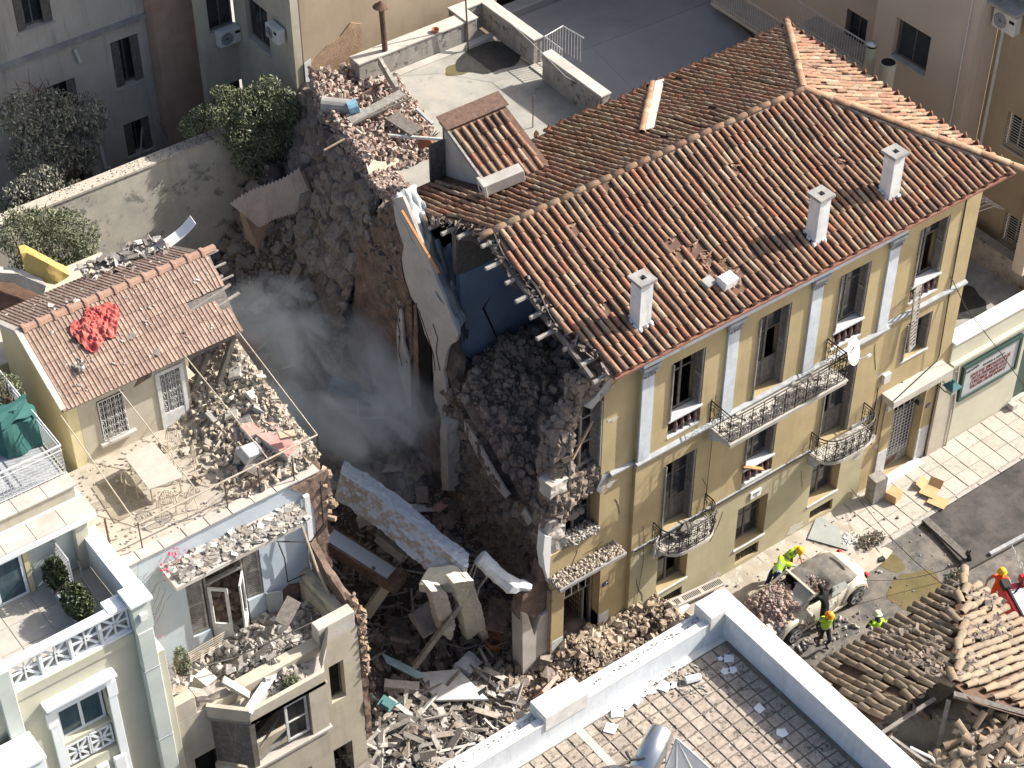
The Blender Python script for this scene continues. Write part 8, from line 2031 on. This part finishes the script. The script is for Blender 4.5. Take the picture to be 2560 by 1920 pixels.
# dark tarpaulined container sheet on the road
hz = .13; c = MB(); P4 = [up(2306,1300,z=hz), up(2419,1424,z=hz), up(2760,1240,z=hz), up(2600,1120,z=hz)]
c.prism(P4, (0,0,-hz+.02)); TP = c.build('dark_platform', M['rubbersheet'], base=P4[1], label='large dark metal platform lying on the road at the right', cat='platform', bevel=.02)
c = MB(); c.bar(up(2475,1385,z=hz+.05), up(2760,1232,z=hz+.05), .12, .09); c.build('edge_rail', M['trimgrey'], parent=TP)
c = MB(); c.bar(P4[0]+Vector((.1,-.02,.02)), P4[1]+Vector((.35,.3,.02)), .25, .03); c.build('edge_plate', M['wood_dark'], parent=TP)
q = up(2425,1400,z=hz); c = MB(); c.tube([q, q+Vector((-.05,.1,.28))], .07, 8); c.tube([q+Vector((-.05,.1,.3))+Vector((.1*math.cos(a),.0,.1*math.sin(a))) for a in np.linspace(0,6.28,12)], .025, 5); c.build('winch_hook', M['iron'], parent=TP)
# street litter
def sbox(X_, Y_, w_, d_, h_, rz, m_, name, lb, z=.14, org=(2040,860), k=4.254):
    q = up(org[0]+X_/k, org[1]+Y_/k, z=z); c = MB(); c.obox((q.x, q.y, z+h_/2), (w_,d_,h_), (0,0,rz)); return c.build(name, M[m_], base=(q.x,q.y,z), label=lb, cat=name.replace('_',' '), bevel=.008)
sbox(620,1640,.5,.42,1.0,R(-6),'wood_grey','wooden_cabinet','tall weathered grey cabinet standing on the pavement')
sbox(820,1640,.45,.4,.32,R(15),'cardboard','cardboard_box','small closed cardboard box beside the grey cabinet')
q = up(2040+1200/4.254, 860+1580/4.254, z=.14); FB = thing('opened_box', (q.x,q.y,.14), 'flattened open cardboard box at the kerb', 'cardboard box')
for nm, dx, dy, sx_, sy_, rx, ry in (('panel',0,0,.55,.5,0,.1),('flap',.05,.38,.5,.3,.5,0),('flap',.4,.1,.3,.45,0,-.7),('panel',-.1,-.5,.5,.6,0,.05)):
    c = MB(); c.obox((q.x+dx,q.y+dy,.2+abs(rx)*.15+abs(ry)*.1), (sx_,sy_,.015), (rx,ry,.35)); c.build(nm, M['cardboard'], parent=FB)
def gq(X, Y, z): return up(1700+X/2.572, 1280+Y/2.572, z=z)
c = MB(); P_ = [gq(885,15,.19), gq(1010,95,.19), gq(1085,245,.19), gq(820,170,.19)]; c.prism(P_, (0,0,-.012)); c.build('glass_sheet', M['glass_clear'], base=P_[0], label='cracked sheet of glass lying on the dusty pavement', cat='glass')
c = MB(); a = gq(1235,245,.03); b_ = gq(1300,320,.03); c.bar((a.x,a.y,.07), (b_.x,b_.y,.07), .22, .12); c.build('black_block', M['rubber'], base=a, label='black wheel stop block lying on the road', cat='block')
q = gq(1085,165,.2); c = MB(); rng = np.random.default_rng(84)
for i in range(50): add_chunk(c, (q.x+rng.normal(0,.13), q.y+rng.normal(0,.13), .17), (.1,.08,.02), rng)
c.build('crumpled_paper', M['whitepaint'], base=(q.x,q.y,.15), label='crumpled white paper on the kerb beyond the car', cat='paper', kind='stuff')
q0 = up(1300+1480/4.254, 1150+1600/4.254, z=.4); q1 = up(1300+2140/4.254, 1150+1290/4.254, z=.4)
GR = MB(); GR.bar(q0, q1, .34, .06); g0 = GR.build('slotted_board', M['concpale'], base=q0, label='long slotted radiator cover lying along the foot of the facade', cat='board')
c = MB(); d = (q1-q0)
for i in range(40):
    if i in (13,14,26,27): continue
    p = q0+d*((i+.5)/40)+Vector((0,0,.032)); n_ = Vector((-d.y,d.x,0)).normalized(); c.bar(p-n_*.1, p+n_*.1, .03, .004)
c.build('slots', M['dark'], parent=g0, kind='stuff')
for k_, (X_, Y_, w_) in enumerate(((1560,1640,.9),(1700,1600,.7))):
    q = up(1300+X_/4.254, 1150+Y_/4.254, z=.3); c = MB(); c.obox((q.x,q.y,.3+.03*k_), (w_,.3,.05), (.05,.05,.3)); c.build('marble_slab', M['marble'], base=q, label=('longer' if k_ == 0 else 'shorter')+' broken marble slab beside the slotted board', cat='slab')
# cables over the street
for p0, p1, lb in ((gq(1100,-150,5.0), gq(1760,520,4.6), 'thin black cable crossing over the road towards the tiled ruin'), (gq(1180,440,1.0), gq(1850,320,.6), 'taut dark cable running to the metal platform')):
    c = MB(); c.tube([p0.lerp(p1, t)-Vector((0,0,.3*math.sin(t*math.pi))) for t in np.linspace(0,1,9)], .012, 4); c.build('street_cable', M['iron'], base=p0, label=lb, cat='cable')
p0 = Vector((15.2,.1,7.9)); p1 = up(2600,1020,z=4.4)
c = MB(); c.tube([p0, up(2415,770,y=-.2), up(2500,880,y=-.6), p1], .014, 5); c.build('overhead_cable', M['iron'], base=p0, label='overhead cable from the house corner down past the framed sign', cat='cable')
# chips on the street
rng = np.random.default_rng(85); c = MB()
for i in range(900):
    x = rng.uniform(4.5, 13.5); y = rng.uniform(-6.4,-.2); s_ = abs(rng.normal(0,.03))+.012
    if rng.random() > np.interp(x,[4.5,8,13.5],[1,.7,.3]): continue
    add_rock(c, (x, y, .01 if y < -2.1 else .14), min(s_,.09), rng)
for X_, Y_ in ((1030,710),(1130,745),(940,850),(1010,800),(790,840),(765,880)):
    q = gq(X_, Y_, .03); 
    for j in range(7): add_rock(c, (q.x+rng.normal(0,.1), q.y+rng.normal(0,.1), .05), rng.uniform(.03,.1), rng)
c.build('street_chips', M['debris'], kind='stuff', label='small pale rubble scattered over the road around the car', cat='rubble')
# ================================================================ surroundings
def win(parent, P, u0, u1, v0, v1, dep, m='wood_dark', name='window', shut=False, glass='glass'):
    """recessed window on a wall whose frame is P(u,v,d)"""
    def bx(a0, a1, b0, b1, d0, d1, mm, nm, par):
        c = MB(); q = [P(a0,b0,d0),P(a1,b0,d0),P(a1,b0,d1),P(a0,b0,d1),P(a0,b1,d0),P(a1,b1,d0),P(a1,b1,d1),P(a0,b1,d1)]
        c.add(q, [(0,3,2,1),(4,5,6,7),(0,1,5,4),(1,2,6,5),(2,3,7,6),(3,0,4,7)]); return c.build(nm, M[mm], parent=par)
    f = bx(u0+.02,u1-.02,v0+.02,v0+.08,dep-.06,dep,m,name,parent)
    for a in ((u0+.02,u0+.08,v0+.08,v1-.02),(u1-.08,u1-.02,v0+.08,v1-.02),(u0+.08,u1-.08,v1-.08,v1-.02),((u0+u1)/2-.02,(u0+u1)/2+.02,v0+.08,v1-.08)): bx(*a, dep-.06, dep, m, 'frame_bar', f)
    bx(u0+.08,u1-.08,v0+.08,v1-.08,dep-.03,dep-.02,glass,'pane',f)
    bx(u0-.05,u1+.05,v0-.07,v0-.001,-.06,dep*.8,'concpale','sill',f)
    if shut:
        bx(u0+.02,u0+.3,v0+.03,v1-.03,.02,.06,'wood_dark','shutter',f); bx(u1-.3,u1-.02,v0+.03,v1-.03,.02,.06,'wood_dark','shutter',f)
    return f
# A: old grey block at the far left
BA_ = thing('old_grey_building', (-4, 23, 6), 'shaded old grey building with broken shuttered windows, top left', 'building')
PA = lambda u, v, d: (u, 22.2+d, v)
hA = [(-4.1,-2.9,12.6,14.2),(-7.5,-6.3,12.6,14.2),(-1.15,-.15,9.35,11.1),(-3.6,-2.55,8.6,10.35),(-1.15,-.2,6.6,7.9),(-3.4,-2.5,6.2,7.6),(-6.6,-5.5,8.6,10.35)]
c = MB(); cellwall(c, [-16,.2], [5.5,11.6,21], hA, PA, .4); c.build('wall', M['shadewall'], parent=BA_)
c = MB(); c.box(-16,.2,22.05,22.199,11.6,11.75); c.build('string_course', M['concrete'], parent=BA_)
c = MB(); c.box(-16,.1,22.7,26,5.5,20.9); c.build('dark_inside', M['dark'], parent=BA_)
for h in hA: win(BA_, PA, *h, .25, shut=True)
c = MB(); c.box(.21,2.8,21.6,22.6,5.5,21); c.build('brown_pier', M['terracotta_wall'], parent=BA_)
for x, z0, z1 in ((-2.15,6.6,8.4),(-1.95,5.6,6.6),(-2.4,10.9,11.4)):
    c = MB(); c.tube([(x,22.1,z1),(x+.1,22.08,z0)], .06, 8); c.build('drain_pipe', M['acwhite'], parent=BA_)
# B: beige block with the sunlit flank
BB = thing('beige_building', (6, 18, 10), 'beige rendered building with air conditioners on its shaded side and a sunlit flank', 'building')
c = MB(); c.box(2.82,10.3,16.7,21,0,26); c.build('sunlit_wall', M['beigewall'], parent=BB)
PB2 = lambda u, v, d: (u, 20.4+d, v); hB = [(1.55,2.6,11.35,12.7),(1.65,2.65,8.0,9.25)]
PB3 = lambda u, v, d: (2.8-.0+d-.3, 20.4-u, v); hB3 = [(.8,2.2,11.35,12.9),(1.0,2.4,8.0,9.3)]
c = MB(); cellwall(c, [1.2,2.5], [5.5,26], [(1.55,2.5,11.35,12.7),(1.65,2.5,8.0,9.25)], PB2, .3); c.build('shaded_wall', M['stainwall'], parent=BB); 
win(BB, PB2, 1.55, 2.5, 11.35, 12.7, .2); win(BB, PB2, 1.65, 2.5, 8.0, 9.25, .2)
c = MB(); cellwall(c, [0,3.71], [5.5,26], hB3, PB3, .28); c.build('side_wall', M['stainwall'], parent=BB)
for h in hB3: win(BB, PB3, *h, .2)
c = MB(); c.prism([(2.81,16.66,10.0),(4.9,16.66,10.0),(5.0,16.66,12.3),(4.6,16.66,12.5),(4.2,16.66,12.15),(3.7,16.66,12.0),(3.2,16.66,11.7),(2.81,16.66,11.6)], (0,.03,0)); c.build('roughcast_patch', M['roughcast'], parent=BB)
c = MB(); c.prism([(2.8,16.63,10.3),(3.3,16.63,10.3),(3.2,16.63,10.9),(3.0,16.63,11.2),(3.05,16.63,11.8),(2.8,16.63,11.7)], (0,.03,0)); c.build('white_patch', M['limewash'], parent=BB)
def ac(loc, rz, lb, s_=1.0):
    t = thing('air_conditioner', loc, lb, 'air conditioner', 'air conditioners on the walls'); l = Vector(loc)
    c = MB(); c.box(l.x-.4*s_,l.x+.4*s_,l.y-.15,l.y+.15,l.z-.28*s_,l.z+.28*s_); c.build('case', M['acwhite'], parent=t, bevel=.02)
    c = MB(); c.lathe((l.x-.12*s_,l.y-.155,l.z), [(0,0),(.05,-.01),(.21*s_,-.005),(.23*s_,.0)], 20, 'y'); c.build('fan_guard', M['trimgrey'], parent=t)
    c = MB(); c.box(l.x+.18*s_,l.x+.36*s_,l.y-.158,l.y-.151,l.z+.08,l.z+.18); c.build('label_plate', M['dark'], parent=t)
    c = MB()
    for a in np.linspace(0,6.28,13)[:-1]: c.bar((l.x-.12*s_,l.y-.165,l.z),(l.x-.12*s_+.21*s_*math.cos(a),l.y-.163,l.z+.21*s_*math.sin(a)),.006)
    for r_ in (.07,.14,.2): c.tube([(l.x-.12*s_+r_*s_*math.cos(a),l.y-.165,l.z+r_*s_*math.sin(a)) for a in np.linspace(0,6.28,17)], .004, 3)
    c.build('guard_wires', M['iron'], parent=t); t.rotation_euler.z = rz; return t
q = D(493,77,y=20.2); ac((q.x,q.y,q.z), 0, 'air conditioner under the upper window of the shaded beige wall, top left')
q = D(595,70,x=2.3); ac((q.x,q.y,q.z), R(-90), 'air conditioner on the narrow side wall left of the sunlit flank', .9)
# courtyard behind the garden wall
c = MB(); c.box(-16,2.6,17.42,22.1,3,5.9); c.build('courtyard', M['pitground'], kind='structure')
rng = np.random.default_rng(91); c = MB()
for i in range(900): add_chunk(c, (rng.uniform(-8,2.4), rng.uniform(17.8,22), 5.95+rng.uniform(0,.25)), (rng.uniform(.05,.5), rng.uniform(.03,.15), rng.uniform(.02,.08)), rng, .8)
c.build('courtyard_debris', M['stone_dust'], kind='stuff', label='shaded debris covering the courtyard behind the garden wall', cat='debris')
for k_, lb_ in enumerate(('shorter lath leaning at the left in the shaded courtyard','longer lath leaning in the middle of the shaded courtyard','lath leaning near the brown pier in the shaded courtyard')):
    x = -2.6+k_*1.4; c = MB(); c.bar((x,21.6,5.9),(x+rng.uniform(-.4,.8),21.9,7.2+rng.random()),.07,.04); c.build('leaning_lath', M['wood_grey'], base=(x,21.6,5.9), label=lb_, cat='lath')
GW = MB(); GW.box(-9,2.4,17.0,17.42,3,9.93); gw = GW.build('garden_wall', M['gardenwall'], base=(-3,17.2,5), label='tall stained cement garden wall crossing behind the collapsed plot', cat='wall')
c = MB(); c.box(-9,2.4,16.96,17.46,9.931,10.01); c.build('coping', M['sunrubble'], parent=gw)
rng = np.random.default_rng(92); c = MB()
for i in range(260): add_rock(c, (rng.uniform(-6,.5), rng.uniform(17.0,17.42), 10.01), rng.uniform(.01,.035), rng)
c.build('coping_grit', M['stone_dust'], parent=gw, kind='stuff')
# grey blue membrane roof
GR_ = thing('membrane_roof_building', (17, 16, 0), 'building with a wide blue grey membrane roof behind the terrace', 'building')
c = MB(); c.box(13.0,20.4,10.5,21.5,0,5.2); c.build('wall', M['shadewall'], parent=GR_)
c = MB(); c.prism([(12.6,10.2,5.3),(12.9,17.75,7.05),(20.75,17.4,7.05),(21.2,10.0,5.3)], (0,0,-.12)); c.build('lower_roof', M['metalroof'], parent=GR_)
c = MB(); c.prism([(12.9,17.76,7.06),(12.9,21.2,6.8),(20.9,21.0,6.8),(20.75,17.41,7.06)], (0,0,-.12)); c.build('upper_roof', M['metalroof'], parent=GR_)
c = MB(); c.box(12.4,20.9,21.2,21.8,6.6,7.1); c.build('roof_upstand', M['metalroof'], parent=GR_, bevel=.05)
for i in range(5):
    x = 13.8+i*1.45; c = MB(); c.bar((x,10.25,5.33),(x,17.74,7.07),.05,.02); c.build('seam', M['metalroof'], parent=GR_)
# dark railing building at the very top
BT = thing('grilled_building', (15, 24, 0), 'shaded building behind a dark vertical grille, top edge', 'building')
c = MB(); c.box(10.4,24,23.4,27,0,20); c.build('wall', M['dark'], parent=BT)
c = MB(); 
for i in range(70): c.bar((10.5+i*.14,22.9,7.0),(10.5+i*.14,22.9,10.5),.02)
for z in (7.3,8.6,9.9): c.bar((10.4,22.88,z),(20,22.88,z),.04)
c.build('grille', M['iron'], parent=BT)
# right: tall pinkish beige building
TBd = thing('tall_beige_building', (23, 8, 0), 'tall pinkish beige apartment building at the top right', 'building')
PC = lambda u, v, d: (20.0+d, u, v); hC = [(6.3,7.85,9.9,11.4)]
c = MB(); cellwall(c, [4.55,8.75], [0,14.6], hC, PC, .4); c.build('wall', M['tallwall'], parent=TBd)
c = MB(); c.box(20.4,24,4.95,8.75,0,14.6); c.build('inner_block', M['tallwall'], parent=TBd)
win(TBd, PC, 6.35, 7.8, 9.95, 11.35, .25)
PC2 = lambda u, v, d: (21.0+d, u, v)
c = MB(); cellwall(c, [.8,4.54], [0,14.8], [(2.6,3.5,8.4,9.7),(1.9,2.8,4.9,6.1)], PC2, .4); c.build('recessed_wall', M['beigewall'], parent=TBd)
for h in ((2.6,3.5,8.4,9.7),(1.9,2.8,4.9,6.1)):
    f = win(TBd, PC2, *h, .25, m='acwhite')
    c = MB()
    for i in range(12): c.bar((21.02,h[0]+.03,h[2]+.08+i*.1),(21.02,h[1]-.03,h[2]+.08+i*.1),.018)
    c.build('louvre', M['acwhite'], parent=f)
c = MB(); c.box(20.41,21.0,4.55,4.94,0,14.59) ; c.build('corner_return', M['tallwall'], parent=TBd)
c = MB(); c.box(19.8,21.4,.8,1.25,5.2,12.5); c.build('projecting_wall', M['tallwall'], parent=TBd)
c = MB(); c.tube([(20.95,4.3,0),(20.95,4.3,20)], .06, 8); c.tube([(20.0-.06,4.9,6),(19.95,4.9,15)], .02, 6); c.build('drain_pipe', M['acwhite'], parent=TBd)
q = D(2175,45,x=20.6); ac((q.x,q.y,q.z), R(-90), 'large air conditioner at the top right corner', 1.15)
c = MB(); c.box(20.2,21.0,q.y-.6,q.y+.7,q.z+.5,q.z+.6); c.build('ac_shelf', M['concrete'], parent=TBd)
# boundary wall and netting between annex terrace and tall building
c = MB(); c.box(20.1,20.5,.5,4.5,4.3,5.25); c.build('stained_parapet', M['oldparapet'], base=(20.3,2,4.3), label='mould stained low wall at the foot of the tall beige building', cat='wall')
c = MB()
for i in range(14):
    y = 2.0+i*.18; c.tube([(17.3+.0*i,y,7.0),(17.6,y,7.5),(18.3,y,7.75),(19.2,y,7.6),(19.8,y,7.2)], .014, 4)
for t in np.linspace(0,1,7):
    x = 17.3+2.5*t; z = 7.0+.75*math.sin(t*math.pi)+.2*t; c.tube([(x,2.0,z),(x,4.4,z)], .01, 4)
c.build('wire_canopy', M['iron_white'], base=(18.5,3,7), label='arched wire mesh canopy behind the right roof corner', cat='canopy')
# balconied building further back
BC = thing('balcony_building', (21, 14, 0), 'shaded apartment building with metal balconies, top right of centre', 'building')
PD = lambda u, v, d: (21.3+d, u, v); hD = [(10.2,11.2,7.5,9.6),(12.6,13.6,9.5,11.2),(10.0,11.0,10.8,12.6),(14.5,15.5,9.2,11.0)]
c = MB(); cellwall(c, [8.76,23], [0,15.4], hD, PD, .4); c.build('wall', M['tallwall'], parent=BC)
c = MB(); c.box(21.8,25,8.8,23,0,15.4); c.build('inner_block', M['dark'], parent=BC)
for h in hD: win(BC, PD, *h, .25)
for y0, y1, z in ((9.0,12.6,8.6),(9.0,14.5,11.6),(13.0,17.0,7.4)):
    c = MB(); c.box(20.3,21.29,y0,y1,z-.15,z); bb_ = c.build('balcony', M['concpale'], parent=BC)
    c = MB()
    n = int((y1-y0)/.12)
    for i in range(n+1): c.bar((20.33,y0+(y1-y0)*i/n,z),(20.33,y0+(y1-y0)*i/n,z+.95),.014)
    c.bar((20.33,y0,z+.95),(20.33,y1,z+.95),.035); c.bar((20.33,y0,z+.08),(20.33,y1,z+.08),.025); c.build('railing', M['acwhite'], parent=bb_)
# flue pipes behind the hip
for (p, r_, h_, cap, lb) in ((up(1700+1235/2.572,300/2.572,z=11.2), .17, 3.0, True, 'capped steel flue pipe behind the roof hip'), (up(1700+1340/2.572,400/2.572,z=11.0), .26, 3.2, False, 'wide open steel flue pipe behind the roof hip')):
    c = MB(); c.tube([(p.x,p.y,p.z-h_),(p.x,p.y,p.z)], r_, 18); fo = c.build('flue_pipe', M['whcream'], base=(p.x,p.y,p.z-h_), label=lb, cat='flue', smooth=False)
    c = MB(); c.lathe((p.x,p.y,p.z+.002), [(0,0),(r_*.9,0),(r_*.9,.004),(0,.004)], 18); c.build('opening', M['dark'], parent=fo)
    if cap: c = MB(); c.lathe((p.x,p.y,p.z+.12), [(0,.05),(r_*1.25,.0),(r_*1.25,-.03),(0,-.03)], 18); c.tube([(p.x,p.y,p.z),(p.x,p.y,p.z+.1)], .03, 5); c.build('cap', M['steel'], parent=fo)
# far block that keeps the top left in shade is the beige building; ridge of roofs beyond the frame
# ================================================================ plants
def leaves(name, cs, n, size, m, seed, parent=None, label=None, cat=None, twigs=True, hollow=.55, loc=None, group=None):
    """crown: cs = list of (x,y,z,rx,ry,rz) lobes; leaf blades spread through the volume"""
    rng = np.random.default_rng(seed); V_ = []; F_ = []; k = 0
    wts = np.array([c_[3]*c_[4]*c_[5] for c_ in cs]); wts = wts/wts.sum()
    for i in range(n):
        c_ = cs[rng.choice(len(cs), p=wts)]; d = rng.normal(0,1,3); d /= np.linalg.norm(d); rad = rng.uniform(hollow,1.0)**.8
        p = np.array(c_[:3])+d*np.array(c_[3:])*rad
        if mnoise.noise(Vector(p*1.6)) < -.18 and rad > .75: continue
        s_ = size*rng.uniform(.6,1.3); R_ = rotm(rng); L3 = np.array([(-1,0,0),(0,.38,.08),(1,0,0),(0,-.38,.08)])*s_
        V_ += (L3@R_.T+p).tolist(); F_.append((k,k+1,k+2,k+3)); k += 4
    mb = MB(); mb.v = V_; mb.f = F_
    t = thing(name, loc or (cs[0][0], cs[0][1], cs[0][2]-cs[0][5]), label, cat, group) if parent is None else parent
    mb.build('foliage', M[m], parent=t, kind='stuff')
    c = MB(); b0 = Vector(loc or (cs[0][0], cs[0][1], cs[0][2]-cs[0][5]-.3))
    for i in range(14):
        c_ = cs[rng.integers(0,len(cs))]; d = rng.normal(0,1,3); d /= np.linalg.norm(d); p = Vector(np.array(c_[:3])+d*np.array(c_[3:])*.85)
        c.tube([b0, b0.lerp(p,.5)+Vector(rng.normal(0,.1,3)), p], .05, 5, r2=.008)
    c.build('stems', M['twig'], parent=t); return t
q1 = D(545,250,y=18.3); 
leaves('bush', [(.7,16.7,10.9,.9,.5,.7),(-.3,16.8,11.1,.7,.45,.55),(-.8,17.0,10.9,.45,.4,.4),(1.5,16.6,10.6,.7,.5,.7),(.3,16.6,10.1,.7,.4,.6),(1.1,16.5,9.6,.8,.4,.7),(.6,16.5,8.9,.5,.3,.55),(1.8,16.5,9.4,.5,.35,.9),(1.3,16.7,11.4,.6,.4,.35),(.0,16.9,11.5,.5,.4,.3),(-1.1,17.1,10.7,.45,.4,.35),(2.1,16.5,10.2,.45,.35,.6),(.2,16.4,9.3,.45,.3,.4),(1.6,16.4,8.6,.5,.3,.5)], 27000, .06, 'leaf', 101, label='big rounded bush spilling over the garden wall in front of the beige building', cat='bush', loc=(1.0,17.6,8))
leaves('bush', [(1.9,16.6,9.3,.5,.3,.9),(2.15,16.6,10.4,.35,.35,.7)], 1800, .07, 'leaf_dusty', 102, label='dusty yellowed climber at the right end of the big bush', cat='climber', loc=(2.0,16.8,7.5))
q = D(80,490,z=8.2)
leaves('bush', [(-6.9,15.7,10.3,.8,.8,.7),(-6.3,15.5,10.1,.7,.7,.7),(-7.6,15.7,10.4,.8,.8,.8),(-6.6,15.2,9.3,.9,.8,.9),(-7.5,15.2,9.2,1.0,.8,.9),(-5.8,15.6,9.3,.6,.6,.9),(-6.2,15.2,8.3,1.0,.8,1.0)], 22000, .055, 'leaf', 103, label='dense green shrub behind the penthouse roof at the left edge', cat='shrub', loc=(-6.8,15.6,6.5))
leaves('tree', [(-4.2,20.4,10.6,1.0,.7,.8),(-3.1,20.5,10.0,.9,.6,.8),(-4.9,20.2,9.4,1.1,.8,1.1),(-3.6,20.4,9.0,.9,.6,.9),(-5.3,20.2,11.0,.8,.6,.9)], 14000, .075, 'leaf_dusty', 104, label='olive like tree with dusty leaves against the old grey building', cat='tree', loc=(-4.5,20.6,6))
leaves('tree', [(-6.0,19.3,8.2,.9,.6,.9),(-5.2,19.4,7.6,.8,.5,.6)], 2600, .09, 'debris', 105, label='pale dust covered branches left of the garden wall', cat='branches', loc=(-5.8,19.4,6)) if False else None
leaves('tree', [(-5.6,18.6,9.6,.8,.5,.8),(-4.9,18.4,9.0,.6,.4,.5),(-6.3,18.6,9.2,.8,.5,.9)], 4200, .08, 'leaf_dusty', 105, label='pale dust covered branch tips left of the garden wall', cat='branches', loc=(-5.6,19.6,6))
c = MB(); rng = np.random.default_rng(106)
for i in range(60):
    p = Vector((-4.7+rng.normal(0,.45), 20.9, 11.1+rng.normal(0,.3))); c.tube([p, p+Vector(rng.normal(0,.35,3))], .02, 4, r2=.006)
c.build('dry_branches', M['twig'], base=(-4.7,20.9,11), label='tangle of dry branches on the old grey facade', cat='branches')
hed = lambda x, y: [(x,y,11.5,.34,.42,.38)]
leaves('shrub', [(-13.15,2.05,11.55,.33,.42,.42)], 2600, .055, 'leaf_dark', 107, label='clipped shrub at the back of the grey planter', cat='shrub', loc=(-13.15,2.05,11.15))
leaves('shrub', [(-13.15,1.05,11.5,.36,.55,.40)], 3200, .055, 'leaf_dark', 108, label='clipped shrub at the front of the grey planter', cat='shrub', loc=(-13.15,1.05,11.15))
q = c4(20,840,z=13.8); leaves('shrub', [(q.x,q.y,13.6,.5,.5,.5)], 1500, .05, 'leaf', 109, label='green potted shrub on the upper deck at the left edge', cat='shrub', loc=(q.x,q.y,13.05))
q = c1(1870,1100,y=-.5); leaves('weed', [(q.x,q.y,q.z,.22,.2,.18)], 500, .05, 'leaf', 110, label='small green weed growing on the bay parapet', cat='weed', loc=(q.x,q.y,q.z-.2))
q = c1(1170,960,y=.4); leaves('weed', [(q.x,q.y,q.z,.2,.25,.5)], 900, .05, 'leaf', 111, label='green weeds at the left end of the rubble filled balcony', cat='weed', loc=(q.x,q.y,q.z-.5))
t = thing('bougainvillea', (-11.2,2.2,9.0), 'thin bougainvillea stems with pink flowers on the blue wall', 'climber'); rng = np.random.default_rng(112); c = MB(); f = MB()
for i in range(8):
    p = Vector((-11.5+rng.uniform(0,.3),2.2,7.0+rng.uniform(0,2.5))); pts = [p]
    for j in range(5): p = p+Vector((rng.uniform(0,.3),rng.uniform(-.12,.05),rng.uniform(-.05,.45))); pts.append(p)
    c.tube(pts, .005, 3)
for i in range(46):
    b0 = Vector(((-10.05,2.1,10.2),(-10.5,2.1,9.9),(-10.3,2.1,10.3),(-11.3,2.1,8.4))[i % 4]); p = b0+Vector(rng.normal(0,.09,3)); add_chunk(f, tuple(p), (.05,.04,.01), rng)
for i in range(150): p = Vector((-11.3+rng.normal(0,.2),2.1,8.0+rng.normal(0,.8))); add_chunk(f, tuple(p), (.035,.02,.004), rng)
c.build('stems', M['twig'], parent=t); f.build('flowers', M['redflower'], parent=t, kind='stuff')
q = gq(1230,195,.1); leaves('fallen_branch', [(q.x,q.y,.2,.55,.35,.12)], 420, .06, 'leaf_dusty', 113, label='fallen leafy branch on the kerb beyond the car', cat='branch', loc=(q.x,q.y,.1))
q = gq(1780,400,.1); leaves('fallen_branch', [(q.x,q.y,.1,.4,.2,.08)], 260, .06, 'leaf_dusty', 114, label='fallen olive twigs on the road near the tiled ruin', cat='branch', loc=(q.x,q.y,.05))
q = D(60,470,z=8.6); c = MB(); c.tube([(q.x,q.y,5),(q.x,q.y,9.6)], .04, 6); c.lathe((q.x,q.y,9.6), [(0,0),(.1,0),(.1,.06),(0,.06)], 10); c.build('garden_pole', M['concpale'], base=(q.x,q.y,5), label='pale garden pole rising from the green shrub', cat='pole')
